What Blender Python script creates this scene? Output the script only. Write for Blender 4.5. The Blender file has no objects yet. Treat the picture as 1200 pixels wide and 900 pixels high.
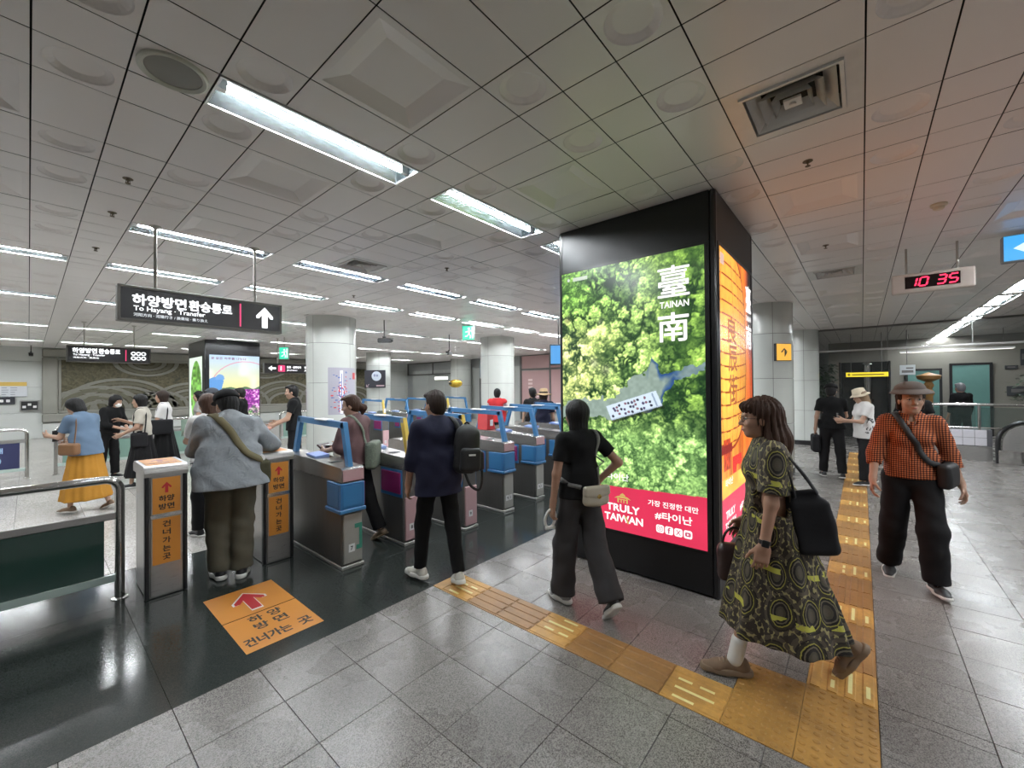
import bpy, math, random
import numpy as np
from mathutils import Matrix, Vector

PI = math.pi
R = math.radians
SC = bpy.context.scene
COL = SC.collection
rnd = random.Random(7)

# ------------------------------------------------------------------ camera, world, exposure
EYE = 1.66
CAM_F, CAM_YAW, CAM_PITCH, CAM_ROLL = 481.96, R(40.393), R(0.4537), R(-0.4733)
_cy, _sy, _cp, _sp = math.cos(CAM_YAW), math.sin(CAM_YAW), math.cos(CAM_PITCH), math.sin(CAM_PITCH)
_fw = Vector((_cy * _cp, _sy * _cp, _sp)); _rt = Vector((_sy, -_cy, 0)); _up = _rt.cross(_fw)
_r2 = _rt * math.cos(CAM_ROLL) + _up * math.sin(CAM_ROLL)
_u2 = -_rt * math.sin(CAM_ROLL) + _up * math.cos(CAM_ROLL)
cam_data = bpy.data.cameras.new('camera')
cam_data.sensor_width = 36.0
cam_data.lens = CAM_F * 36.0 / 1200.0
cam_data.clip_start = 0.05
cam_data.clip_end = 200
cam = bpy.data.objects.new('camera', cam_data)
COL.objects.link(cam)
_m = Matrix((_r2, _u2, -_fw)).transposed().to_4x4()
_m.translation = Vector((0, 0, EYE))
cam.matrix_world = _m
SC.camera = cam

world = bpy.data.worlds.new('world')
SC.world = world
world.use_nodes = True
world.node_tree.nodes['Background'].inputs[0].default_value = (0.75, 0.8, 0.9, 1)
world.node_tree.nodes['Background'].inputs[1].default_value = 0.25
TUBE_POWER = 160.0
SCREEN_POWER = 1.02
SC.view_settings.view_transform = 'Standard'
SC.view_settings.look = 'None'
SC.view_settings.gamma = 1.0
SC.view_settings.use_curve_mapping = False
SC.view_settings.exposure = 0.30
SC.cycles.use_denoising = True
SC.cycles.max_bounces = 8
SC.cycles.diffuse_bounces = 5
SC.cycles.glossy_bounces = 4
SC.cycles.transmission_bounces = 6
SC.cycles.transparent_max_bounces = 8
SC.cycles.sample_clamp_indirect = 6.0
SC.cycles.caustics_reflective = False
SC.cycles.caustics_refractive = False


def in_frame(p, margin=0.0):
    """projected pixel and depth of a world point (1200 x 900 frame)"""
    d = Vector(p) - Vector((0, 0, EYE))
    z = d.dot(_fw)
    if z < 0.05:
        return None
    x = 600 + CAM_F * d.dot(_r2) / z
    y = 450 - CAM_F * d.dot(_u2) / z
    if -margin <= x <= 1200 + margin and -margin <= y <= 900 + margin:
        return x, y, z
    return None


# ------------------------------------------------------------------ materials
def s2l(c):
    return tuple((v / 12.92 if v <= 0.04045 else ((v + 0.055) / 1.055) ** 2.4) for v in c)


def hexc(h):
    h = h.lstrip('#')
    return s2l(tuple(int(h[i:i + 2], 16) / 255 for i in (0, 2, 4)))


class NT:
    def __init__(s, name):
        s.m = bpy.data.materials.new(name)
        s.m.use_nodes = True
        s.t = s.m.node_tree
        s.b = s.t.nodes['Principled BSDF']
        s.out = s.t.nodes['Material Output']

    def n(s, typ, **kw):
        nd = s.t.nodes.new(typ)
        for k, v in kw.items():
            setattr(nd, k, v)
        return nd

    def l(s, a, b):
        s.t.links.new(a, b)

    def pos(s, mode='world', scale=(1, 1, 1)):
        if mode == 'world':
            o = s.n('ShaderNodeNewGeometry').outputs['Position']
        else:
            o = s.n('ShaderNodeTexCoord').outputs['Object']
        if scale != (1, 1, 1):
            v = s.n('ShaderNodeVectorMath', operation='MULTIPLY')
            s.l(o, v.inputs[0]); v.inputs[1].default_value = scale
            o = v.outputs[0]
        return o

    def math(s, op, a, b=None, c=None, clamp=False):
        nd = s.n('ShaderNodeMath', operation=op, use_clamp=clamp)
        for i, v in enumerate((a, b, c)):
            if v is None:
                continue
            if isinstance(v, (int, float)):
                nd.inputs[i].default_value = v
            else:
                s.l(v, nd.inputs[i])
        return nd.outputs[0]

    def noise(s, vec, scale, detail=3, rough=0.5, dist=0.0):
        nd = s.n('ShaderNodeTexNoise')
        s.l(vec, nd.inputs['Vector'])
        nd.inputs['Scale'].default_value = scale
        nd.inputs['Detail'].default_value = detail
        nd.inputs['Roughness'].default_value = rough
        nd.inputs['Distortion'].default_value = dist
        return nd.outputs['Fac']

    def ramp(s, fac, stops, interp='LINEAR'):
        nd = s.n('ShaderNodeValToRGB')
        cr = nd.color_ramp
        cr.interpolation = interp
        while len(cr.elements) > 1:
            cr.elements.remove(cr.elements[-1])
        for i, (p, c) in enumerate(stops):
            e = cr.elements[0] if i == 0 else cr.elements.new(p)
            e.position = p
            e.color = (c[0], c[1], c[2], 1) if not isinstance(c, (int, float)) else (c, c, c, 1)
        s.l(fac, nd.inputs[0])
        return nd.outputs['Color']

    def mix(s, fac, a, b, blend='MIX'):
        nd = s.n('ShaderNodeMix', data_type='RGBA', blend_type=blend)
        for sock, v in ((nd.inputs['Factor'], fac), (nd.inputs['A'], a), (nd.inputs['B'], b)):
            if isinstance(v, (int, float)):
                sock.default_value = v if sock.type == 'VALUE' else (v, v, v, 1)
            elif isinstance(v, tuple):
                sock.default_value = (v[0], v[1], v[2], 1)
            else:
                s.l(v, sock)
        return nd.outputs['Result']

    def bump(s, h, strength=0.2, dist=0.01):
        nd = s.n('ShaderNodeBump')
        nd.inputs['Strength'].default_value = strength
        nd.inputs['Distance'].default_value = dist
        s.l(h, nd.inputs['Height'])
        s.l(nd.outputs[0], s.b.inputs['Normal'])

    def set(s, col=None, rough=None, metal=None, spec=None, coat=None):
        for k, v in (('Base Color', col), ('Roughness', rough), ('Metallic', metal), ('Specular IOR Level', spec), ('Coat Weight', coat)):
            if v is None:
                continue
            if isinstance(v, tuple):
                s.b.inputs[k].default_value = (v[0], v[1], v[2], 1)
            elif isinstance(v, (int, float)):
                s.b.inputs[k].default_value = v
            else:
                s.l(v, s.b.inputs[k])


_mats = {}


def mat(name, col, rough=0.5, metal=0.0, var=0.08, vscale=6.0, bump=0.0, bscale=60.0, spec=0.5, emit=0.0, coat=0.0, space='obj', stretch=(1, 1, 1), alpha=None, trans=0.0):
    """plain surface with a little procedural colour variation and relief"""
    if name in _mats:
        return _mats[name]
    k = NT(name)
    if isinstance(col, str):
        col = hexc(col)
    p = k.pos(space, stretch)
    if var > 0:
        f = k.noise(p, vscale, 4)
        c = k.mix(f, tuple(v * (1 - var) for v in col), tuple(min(1, v * (1 + var)) for v in col))
        k.set(c, rough, metal, spec, coat)
    else:
        c = None
        k.set(col, rough, metal, spec, coat)
    if bump > 0:
        k.bump(k.noise(p, bscale, 3), bump, 0.004)
    if emit > 0:
        k.b.inputs['Emission Color'].default_value = (*col, 1)
        if c is not None:
            k.l(c, k.b.inputs['Emission Color'])
        k.b.inputs['Emission Strength'].default_value = emit
    if trans:
        k.b.inputs['Transmission Weight'].default_value = trans
    if alpha is not None:
        k.b.inputs['Alpha'].default_value = alpha
    _mats[name] = k.m
    return k.m


def emitter(name, col, strength):
    if name in _mats:
        return _mats[name]
    k = NT(name)
    if isinstance(col, str):
        col = hexc(col)
    k.set((0.02, 0.02, 0.02), 0.4)
    k.b.inputs['Emission Color'].default_value = (*col, 1)
    k.b.inputs['Emission Strength'].default_value = strength
    _mats[name] = k.m
    return k.m


# ------------------------------------------------------------------ mesh builder
class MB:
    def __init__(s):
        s.v = []; s.f = []; s.m = []; s.n = 0

    def add(s, vs, fs, mi=0):
        b = s.n
        s.v.extend(tuple(map(float, v)) for v in vs)
        s.f.extend(tuple(b + i for i in f) for f in fs)
        s.m.extend([mi] * len(fs))
        s.n += len(vs)
        return s

    def box(s, x0, x1, y0, y1, z0, z1, mi=0, bev=0.0):
        if bev <= 0:
            vs = [(x, y, z) for z in (z0, z1) for y in (y0, y1) for x in (x0, x1)]
            fs = [(0, 2, 3, 1), (4, 5, 7, 6), (0, 1, 5, 4), (2, 6, 7, 3), (0, 4, 6, 2), (1, 3, 7, 5)]
            return s.add(vs, fs, mi)
        bev = min(bev, (x1 - x0) * .49, (y1 - y0) * .49, (z1 - z0) * .49)
        vs = []
        idx = {}
        X = (x0, x1); Y = (y0, y1); Z = (z0, z1)
        sg = (1, -1)
        for a in (0, 1):
            for b in (0, 1):
                for c in (0, 1):
                    p = [X[a], Y[b], Z[c]]
                    d = [bev * sg[a], bev * sg[b], bev * sg[c]]
                    for ax in range(3):
                        q = [p[i] + (d[i] if i != ax else 0) for i in range(3)]
                        idx[a, b, c, ax] = len(vs); vs.append(q)
        fs = []
        for ax in range(3):
            o = [i for i in range(3) if i != ax]
            for e in (0, 1):
                ring = []
                for (u, w) in ((0, 0), (1, 0), (1, 1), (0, 1)):
                    k = [0, 0, 0]; k[ax] = e; k[o[0]] = u; k[o[1]] = w
                    ring.append(idx[k[0], k[1], k[2], ax])
                fs.append(ring)
        for ax in range(3):
            o = [i for i in range(3) if i != ax]
            for u in (0, 1):
                for w in (0, 1):
                    k0 = [0, 0, 0]; k0[o[0]] = u; k0[o[1]] = w
                    k1 = list(k0); k1[ax] = 1
                    fs.append([idx[(*k0, o[0])], idx[(*k0, o[1])], idx[(*k1, o[1])], idx[(*k1, o[0])]])
        for a in (0, 1):
            for b in (0, 1):
                for c in (0, 1):
                    fs.append([idx[a, b, c, i] for i in range(3)])
        cen = ((x0 + x1) / 2, (y0 + y1) / 2, (z0 + z1) / 2)
        out = []
        for f in fs:
            p = [Vector(vs[i]) for i in f]
            nrm = (p[1] - p[0]).cross(p[2] - p[0])
            mid = sum(p, Vector()) / len(p) - Vector(cen)
            out.append(tuple(f) if nrm.dot(mid) > 0 else tuple(reversed(f)))
        return s.add(vs, out, mi)

    def quad(s, a, b, c, d, mi=0):
        return s.add([a, b, c, d], [(0, 1, 2, 3)], mi)

    def prism(s, pts, d, mi=0):
        """closed polygon pts (3D) swept by vector d"""
        n = len(pts)
        vs = [tuple(p) for p in pts] + [tuple(p[i] + d[i] for i in range(3)) for p in pts]
        fs = [tuple(reversed(range(n))), tuple(range(n, 2 * n))]
        fs += [(i, (i + 1) % n, n + (i + 1) % n, n + i) for i in range(n)]
        return s.add(vs, fs, mi)

    def tube(s, pts, r, seg=10, mi=0, cap=True, closed=False):
        P = [Vector(p) for p in pts]
        n = len(P)
        rr = r if isinstance(r, (list, tuple)) else [r] * n
        vs = []; fs = []
        prev = None
        for i in range(n):
            if closed:
                t = (P[(i + 1) % n] - P[i - 1])
            else:
                t = (P[min(i + 1, n - 1)] - P[max(i - 1, 0)])
            t.normalize()
            if prev is None:
                a = Vector((0, 0, 1)) if abs(t.z) < .9 else Vector((1, 0, 0))
                u = t.cross(a).normalized()
            else:
                u = (prev - t * prev.dot(t)).normalized()
            w = t.cross(u)
            prev = u
            for k in range(seg):
                an = 2 * PI * k / seg
                vs.append(P[i] + (u * math.cos(an) + w * math.sin(an)) * rr[i])
        m = n if closed else n - 1
        for i in range(m):
            j = (i + 1) % n
            for k in range(seg):
                k2 = (k + 1) % seg
                fs.append((i * seg + k, i * seg + k2, j * seg + k2, j * seg + k))
        if cap and not closed:
            fs.append(tuple(reversed(range(seg))))
            fs.append(tuple((n - 1) * seg + k for k in range(seg)))
        return s.add(vs, fs, mi)

    def lathe(s, prof, seg=24, c=(0, 0, 0), mi=0, a0=0.0, a1=2 * PI):
        """profile [(r, z)] turned about the vertical axis through c"""
        full = abs(a1 - a0 - 2 * PI) < 1e-6
        ns = seg if full else seg + 1
        vs = []; fs = []
        for r, z in prof:
            for k in range(ns):
                a = a0 + (a1 - a0) * k / seg
                vs.append((c[0] + r * math.cos(a), c[1] + r * math.sin(a), c[2] + z))
        for i in range(len(prof) - 1):
            for k in range(seg):
                k2 = (k + 1) % ns if full else k + 1
                fs.append((i * ns + k, i * ns + k2, (i + 1) * ns + k2, (i + 1) * ns + k))
        return s.add(vs, fs, mi)

    def sphere(s, c, r, seg=12, rings=8, mi=0, sc=(1, 1, 1)):
        prof = [(max(1e-4, math.sin(PI * i / rings)), -math.cos(PI * i / rings)) for i in range(rings + 1)]
        vs = []; fs = []
        for a, z in prof:
            for k in range(seg):
                an = 2 * PI * k / seg
                vs.append((c[0] + r * sc[0] * a * math.cos(an), c[1] + r * sc[1] * a * math.sin(an), c[2] + r * sc[2] * z))
        for i in range(rings):
            for k in range(seg):
                k2 = (k + 1) % seg
                fs.append((i * seg + k, i * seg + k2, (i + 1) * seg + k2, (i + 1) * seg + k))
        return s.add(vs, fs, mi)

    def mesh(s, name, mats, smooth=False):
        me = bpy.data.meshes.new(name)
        me.from_pydata(s.v, [], s.f)
        for m in (mats if isinstance(mats, (list, tuple)) else [mats]):
            me.materials.append(m)
        if any(s.m):
            me.polygons.foreach_set('material_index', s.m)
        if smooth:
            me.polygons.foreach_set('use_smooth', [True] * len(s.f))
            if smooth == 'auto':
                me.set_sharp_from_angle(angle=R(35))
        me.update()
        return me


def link(name, data, parent=None, loc=None, rotz=0.0):
    o = bpy.data.objects.new(name, data)
    COL.objects.link(o)
    if parent is not None:
        o.parent = parent
    if loc is not None:
        o.location = loc
    if rotz:
        o.rotation_euler = (0, 0, rotz)
    return o


def obj(name, mb, m, parent=None, smooth=False, loc=None, rotz=0.0):
    return link(name, mb.mesh(name, m, smooth), parent, loc, rotz)


def tag(o, label, cat=None, group=None, kind=None):
    if label:
        o['label'] = label
    if cat:
        o['category'] = cat
    if group:
        o['group'] = group
    if kind:
        o['kind'] = kind
    return o


def thing(name, label, cat, loc=(0, 0, 0), rotz=0.0, group=None):
    o = bpy.data.objects.new(name, None)
    o.empty_display_size = 0.1
    COL.objects.link(o)
    o.location = loc
    o.rotation_euler = (0, 0, rotz)
    return tag(o, label, cat, group)


def struct(o, label=None):
    o['kind'] = 'structure'
    if label:
        o['label'] = label
    return o


def dup(root, loc, rotz=0.0, label=None, group=None):
    r = root.copy(); COL.objects.link(r)
    r.location = loc; r.rotation_euler = (0, 0, rotz)
    if label:
        r['label'] = label
    if group:
        r['group'] = group
    for ch in list(root.children):
        c = ch.copy(); COL.objects.link(c); c.parent = r
        for g in list(ch.children):
            d = g.copy(); COL.objects.link(d); d.parent = c
    return r


# ------------------------------------------------------------------ lettering
_txt = {}


def text_mesh(s):
    """triangulated flat glyphs of string s: verts (n,2) normalised to height 1 of the ink box, faces, width/height"""
    if s in _txt:
        return _txt[s]
    c = bpy.data.curves.new('lettering', 'FONT')
    c.body = s
    c.resolution_u = 3
    o = bpy.data.objects.new('lettering', c)
    COL.objects.link(o)
    bpy.context.view_layer.update()
    dg = bpy.context.evaluated_depsgraph_get()
    me = bpy.data.meshes.new_from_object(o.evaluated_get(dg), depsgraph=dg)
    v = np.array([q.co[:2] for q in me.vertices]) if len(me.vertices) else np.zeros((0, 2))
    f = [tuple(p.vertices) for p in me.polygons]
    bpy.data.objects.remove(o)
    bpy.data.meshes.remove(me)
    bpy.data.curves.remove(c)
    if len(v):
        v -= v.min(0)
        h = v[:, 1].max()
        v /= h
    _txt[s] = (v, f)
    return _txt[s]


def put_text(mb, s, org, u, w, width=None, height=None, bold=0.0, mi=0, lift=0.0006):
    """lay string s on a plane: org = lower left corner, u and w = unit vectors right and up"""
    v, f = text_mesh(s)
    if not len(v):
        return mb
    org = np.array(org, float); u = np.array(u, float); w = np.array(w, float)
    nrm = np.cross(u, w)
    aspect = v[:, 0].max()
    if height is None:
        height = width / aspect
    if width is None:
        width = aspect * height
    P = v * np.array([width / aspect, height])
    shifts = [(0, 0)]
    if bold > 0:
        b = bold * height
        shifts += [(b, 0), (-b, 0), (0, b), (0, -b), (b * .7, b * .7), (-b * .7, b * .7), (b * .7, -b * .7), (-b * .7, -b * .7)]
    for i, (dx, dy) in enumerate(shifts):
        Q = org + np.outer(P[:, 0] + dx, u) + np.outer(P[:, 1] + dy, w) + nrm * lift * (1 + i * .06)
        mb.add(Q.tolist(), f, mi)
    return mb


def poly_on(mb, pts, org, u, w, mi=0, lift=0.0006):
    org = np.array(org, float); u = np.array(u, float); w = np.array(w, float)
    nrm = np.cross(u, w)
    Q = [(org + u * a + w * b + nrm * lift).tolist() for a, b in pts]
    mb.add(Q, [tuple(range(len(Q)))], mi)
    return mb


def up_arrow(c, w, h):
    """straight arrow pointing up"""
    x, y = c
    return [(x - .17 * w, y - .5 * h), (x + .17 * w, y - .5 * h), (x + .17 * w, y + .02 * h), (x + .17 * w, y + .12 * h), (x + .34 * w, y - .05 * h), (x + .5 * w, y - .05 * h), (x + .5 * w, y + .07 * h), (x, y + .5 * h),
            (x - .5 * w, y + .07 * h), (x - .5 * w, y - .05 * h), (x - .34 * w, y - .05 * h), (x - .17 * w, y + .12 * h)]


def rounded(cx, cy, w, h, r, n=4):
    p = []
    for sx, sy, a in ((1, 1, 0), (-1, 1, 90), (-1, -1, 180), (1, -1, 270)):
        for k in range(n + 1):
            an = R(a + 90 * k / n)
            p.append((cx + sx * (w / 2 - r) + r * math.cos(an), cy + sy * (h / 2 - r) + r * math.sin(an)))
    return p


def circle(cx, cy, r, n=20, ry=None):
    return [(cx + r * math.cos(2 * PI * k / n), cy + (ry or r) * math.sin(2 * PI * k / n)) for k in range(n)]
# ------------------------------------------------------------------ materials of the setting
def granite(name, lo, hi, rough, scale=270.0, tint=0.10, dark=0.35, obj_rand=True, spec=.45, relief=.05):
    k = NT(name)
    p = k.pos('world')
    v = k.n('ShaderNodeTexVoronoi'); k.l(p, v.inputs['Vector']); v.inputs['Scale'].default_value = scale
    sep = k.n('ShaderNodeSeparateColor'); k.l(v.outputs['Color'], sep.inputs[0])
    n2 = k.noise(p, scale * .55, 2)
    f = k.math('ADD', k.math('MULTIPLY', sep.outputs[0], .6), k.math('MULTIPLY', n2, .5))
    c = k.ramp(f, [(0.12, tuple(x * dark for x in lo)), (0.36, lo), (0.62, hi), (0.9, tuple(min(1, x * 1.25) for x in hi))])
    big = k.noise(p, 1.1, 4)
    c = k.mix(k.math('MULTIPLY', big, tint * 2), c, tuple(x * .55 for x in lo))
    if obj_rand:
        r = k.n('ShaderNodeObjectInfo').outputs['Random']
        c = k.mix(k.math('MULTIPLY', r, tint * 2.2), c, tuple(x * .62 for x in lo))
    k.set(c, rough, 0, spec)
    rr = k.ramp(k.noise(p, 2.3, 4), [(0.3, rough * .88), (0.75, rough * 1.18)])
    k.l(rr, k.b.inputs['Roughness'])
    k.bump(sep.outputs[1], relief, 0.0008)
    return k.m


M_GRAN = granite('light_granite', (0.105, 0.096, 0.088), (0.282, 0.264, 0.246), 0.27)
M_GRAN_FAR = granite('pale_granite', (0.35, 0.335, 0.31), (0.55, 0.53, 0.50), 0.20, 120)
M_DARK = granite('dark_granite', (0.030, 0.037, 0.035), (0.043, 0.049, 0.046), 0.135, 300, 0.06, 0.8, True, .30, .01)
M_JOINT = mat('floor_joint', (0.05, 0.048, 0.045), 0.8)


def tactile_mat(name, col):
    k = NT(name)
    p = k.pos('world')
    f = k.noise(p, 34, 5, 0.65)
    c = k.mix(f, tuple(v * .62 for v in col), tuple(min(1, v * 1.22) for v in col))
    d = k.ramp(k.noise(p, 5.0, 4), [(0.42, 0.0), (0.75, 0.55)])
    sp = k.n('ShaderNodeSeparateColor'); k.l(d, sp.inputs[0])
    c = k.mix(sp.outputs[0], c, (0.16, 0.085, 0.03))
    k.set(c, 0.42, 0, 0.4)
    k.bump(k.noise(p, 300, 2), 0.12, 0.001)
    return k.m


M_TAC_BRIGHT = tactile_mat('amber_tactile', (0.60, 0.33, 0.085))
M_TAC_BROWN = tactile_mat('brown_tactile', (0.36, 0.185, 0.06))
M_TAC_WARN = tactile_mat('ochre_tactile', (0.44, 0.235, 0.06))
M_GLOWSTRIP = mat('pale_yellow_insert', (0.78, 0.72, 0.34), 0.35, var=0.1, vscale=40, space='world')


def ceiling_mat():
    k = NT('ceiling_paint')
    p = k.pos('world')
    f = k.noise(p, 1.4, 4)
    r = k.n('ShaderNodeObjectInfo').outputs['Random']
    c = k.mix(f, (0.84, 0.80, 0.785), (0.90, 0.865, 0.845))
    c = k.mix(k.math('MULTIPLY', r, .12), c, (0.74, 0.70, 0.69))
    k.set(c, 0.30, 0, 0.45)
    k.bump(k.noise(p, 420, 2), 0.04, 0.0006)
    return k.m


M_CEIL = ceiling_mat()
M_BACK_GAPSHADE = mat('ceiling_void_gap_shade', (0.035, 0.035, 0.035), 0.9)
M_WHITEWALL = mat('white_enamel_panel', (0.60, 0.62, 0.60), 0.22, var=0.05, vscale=1.5, space='world')
M_COLTILE = mat('white_column_enamel', (0.56, 0.585, 0.555), 0.12, var=0.04, vscale=2.0, space='world', coat=0.3)
M_BLACK = mat('black_paint', (0.012, 0.012, 0.013), 0.30, var=0.2)
M_GREYWALL = mat('grey_wall_paint', (0.34, 0.35, 0.35), 0.45, var=0.06, vscale=2, space='world')
STEEL_ = NT('brushed_steel')
_p = STEEL_.pos('obj', (1, 1, 60))
_f = STEEL_.noise(_p, 9, 4)
STEEL_.set(STEEL_.mix(_f, (0.36, 0.35, 0.34), (0.50, 0.49, 0.475)), 0.32, 0.85, 0.5)
STEEL_.l(STEEL_.ramp(_f, [(0.3, 0.26), (0.7, 0.42)]), STEEL_.b.inputs['Roughness'])
M_STEEL = STEEL_.m
M_CHROME = mat('polished_steel', (0.62, 0.61, 0.59), 0.16, 1.0, var=0.06, vscale=12)
M_DSTEEL = mat('dark_steel', (0.20, 0.195, 0.19), 0.36, 0.7, var=0.15, vscale=5)

# ------------------------------------------------------------------ ceiling
CZ = 3.20
G = 0.30


def gx(i): return 0.3 * i + 0.005
def gy(j): return 0.3 * j - 0.03


IB = [(i, 'w' if i % 5 == 3 else ('p' if i % 5 == 1 else 'c'), 2 if i % 5 == 3 else 1) for i in range(-27, 78) if i % 5 != 4]
JB = [(j, 'w' if j % 5 == 0 else ('p' if j % 5 == 3 else 'c'), 2 if j % 5 == 0 else 1) for j in range(-31, 75) if j % 5 != 1]
LIGHT_ROWS = {8: range(0, 9), 17: range(0, 9), 23: range(-4, 9), 33: range(-4, 9), 48: range(-4, 9), 63: range(-4, 9), -7: range(1, 14), -17: range(-2, 7)}  # out-of-view fixtures at right and behind are added for the light they give
light_cells = {}
lights = []
for j, ks in LIGHT_ROWS.items():
    for kk in ks:
        i0 = kk * 5 + 2
        lights.append((i0, j))
        for i in range(i0, i0 + 4):
            light_cells[i, j] = 1
VENTS = [(8, 0), (23, 0), (8, 15)]
COLUMNS = [(4.25, 8.75), (9.35, 8.55), (9.75, 16.0), (14.95, 16.4), (4.2, 16.1), (4.1, 1.55), (9.3, 1.45), (14.35, 1.4)]

GAP = 0.0036


def panel_mesh(kind, dx, dy, n=24):
    mb = MB()
    a, b = dx / 2 - GAP, dy / 2 - GAP
    t = 0.012
    corners = [(-a, -b), (a, -b), (a, b), (-a, b)]
    if kind == 'circle':
        vs = [(x, y, 0) for x, y in corners]
        ring = lambda r, z: [(r * math.cos(2 * PI * (k + .5) / n), r * math.sin(2 * PI * (k + .5) / n), z) for k in range(n)]
        vs += ring(.122, 0) + ring(.115, .006) + ring(.088, .020) + ring(.083, .021)
        fs = []
        q4 = n // 4
        own = {2: range(0, q4), 3: range(q4, 2 * q4), 0: range(2 * q4, 3 * q4), 1: range(3 * q4, n)}
        for cn, ks in own.items():
            ks = list(ks)
            for k in ks[:-1]:
                fs.append((cn, 4 + k + 1, 4 + k))
            k, k2, nx = ks[-1], (ks[-1] + 1) % n, {2: 3, 3: 0, 0: 1, 1: 2}[cn]
            fs.append((cn, 4 + k2, 4 + k))
            fs.append((cn, nx, 4 + k2))
        for lv in range(3):
            o = 4 + lv * n
            for k in range(n):
                k2 = (k + 1) % n
                fs.append((o + k2, o + k, o + n + k, o + n + k2))
        fs.append(tuple(4 + 3 * n + k for k in range(n)))
        mb.add(vs, fs)
    elif kind == 'square':
        def rg(q, z): return [(-q, -q, z), (q, -q, z), (q, q, z), (-q, q, z)]
        vs = [(x, y, 0) for x, y in corners] + rg(.262, 0) + rg(.165, .034)
        fs = []
        for o in (0, 4):
            for k in range(4):
                k2 = (k + 1) % 4
                fs.append((o + k, o + k2, o + 4 + k2, o + 4 + k))
        fs.append((8, 9, 10, 11))
        mb.add(vs, fs)
    else:
        mb.add([(x, y, 0) for x, y in corners], [(3, 2, 1, 0)])
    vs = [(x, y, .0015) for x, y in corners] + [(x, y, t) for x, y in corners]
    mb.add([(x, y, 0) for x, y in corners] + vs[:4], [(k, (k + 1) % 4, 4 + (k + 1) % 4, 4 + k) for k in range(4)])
    mb.add(vs, [(k, (k + 1) % 4, 4 + (k + 1) % 4, 4 + k) for k in range(4)], 1)  # panel edges coloured dark to stand in for shade in the gaps
    return mb


ceiling_back = MB().box(gx(-27), gx(78), gy(-31), gy(75), CZ + .14, CZ + .2)
ceiling = struct(obj('ceiling', ceiling_back, M_BACK_GAPSHADE), 'grey panelled metal ceiling with square and round recesses')
_pm = {}
plist = []
for i, ti, wi in IB:
    for j, tj, wj in JB:
        if (i, j) in light_cells or (wi == 2 and (i + 1, j) in light_cells):
            continue
        if (i, j) in VENTS:
            continue
        kind = 'circle' if ti == 'c' and tj == 'c' else ('square' if ti == 'w' and tj == 'w' else 'plain')
        dx, dy = .3 * wi, .3 * wj
        cx, cy = gx(i) + dx / 2, gy(j) + dy / 2
        if gx(i) > 24:
            continue
        q = in_frame((cx, cy, CZ), 60)
        size = dx * dy / (q[2] ** 2 + cx * cx * 0) if q else -1
        if q:
            d2 = cx * cx + cy * cy + (CZ - EYE) ** 2
            size = dx * dy * (CZ - EYE) / d2 ** 1.5
        plist.append((-size, kind, dx, dy, cx, cy))
plist.sort()
for n_, (s_, kind, dx, dy, cx, cy) in enumerate(plist[:300]):
    key = (kind, dx, dy)
    if key not in _pm:
        _pm[key] = panel_mesh(*key).mesh('ceiling_panel', [M_CEIL, M_BACK_GAPSHADE])
    o = link('ceiling_panel', _pm[key], ceiling, (cx, cy, CZ))
    o.rotation_euler = (rnd.gauss(0, .0016), rnd.gauss(0, .0016), 0)
field = MB()
for s_, kind, dx, dy, cx, cy in plist[300:]:
    k2 = kind
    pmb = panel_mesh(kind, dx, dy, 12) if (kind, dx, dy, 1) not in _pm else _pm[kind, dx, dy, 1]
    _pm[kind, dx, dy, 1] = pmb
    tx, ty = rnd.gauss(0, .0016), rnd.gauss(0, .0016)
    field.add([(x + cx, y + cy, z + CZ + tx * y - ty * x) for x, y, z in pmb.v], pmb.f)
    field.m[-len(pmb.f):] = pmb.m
o = obj('ceiling_panel_field', field, [M_CEIL, M_BACK_GAPSHADE], ceiling)
o['kind'] = 'stuff'

# ------------------------------------------------------------------ ceiling lights
M_TROUGH = mat('trough_aluminium', (0.36, 0.42, 0.44), 0.22, 0.95, var=0.05)
M_LFRAME = mat('light_frame_aluminium', (0.80, 0.80, 0.79), 0.3, 0.6, var=0.03)
M_TUBE = emitter('fluorescent_tube_glow', (0.93, 0.97, 1.0), TUBE_POWER)
M_TUBE2 = emitter('dimmed_twin_tube_glow', (0.93, 0.97, 1.0), TUBE_POWER * .62)  # twin tubes set dimmer to hold down the glare at right


def make_light(double=False):
    L, Wd, D = 1.2 - .006, .3 - .006, .075
    root = thing('ceiling_light', 'x', 'ceiling light', (0, 0, CZ))
    f = MB()
    a, b = L / 2, Wd / 2
    t = .012
    f.box(-a, a, -b, -b + t, -.006, .012).box(-a, a, b - t, b, -.006, .012).box(-a, -a + t, -b + t, b - t, -.006, .012).box(a - t, a, -b + t, b - t, -.006, .012)
    obj('light_frame', f, M_LFRAME, root)
    h = MB()
    ai, bi = a - t, b - t
    prof = [(-bi, .0), (-bi * .62, D * .8), (-bi * .3, D), (bi * .3, D), (bi * .62, D * .8), (bi, 0)]
    vs = [(-ai, y, z) for y, z in prof] + [(ai, y, z) for y, z in prof]
    n = len(prof)
    h.add(vs, [(k, k + 1, n + k + 1, n + k) for k in range(n - 1)] + [tuple(range(n)), tuple(reversed(range(n, 2 * n)))])
    obj('trough', h, M_TROUGH, root)
    for y in ((-.06, .06) if double else (0.0,)):
        tb = MB().tube([(-ai + .05, y, .036), (ai - .05, y, .036)], .016, 10)
        obj('fluorescent_tube', tb, M_TUBE2 if double else M_TUBE, root, smooth=True)
        e = MB()
        for sx in (-1, 1):
            e.box(min(sx * ai, sx * (ai - .05)), max(sx * ai, sx * (ai - .05)), y - .016, y + .016, .018, D * .97)
        obj('tube_holder', e, M_LFRAME, root)
    return root


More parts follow.
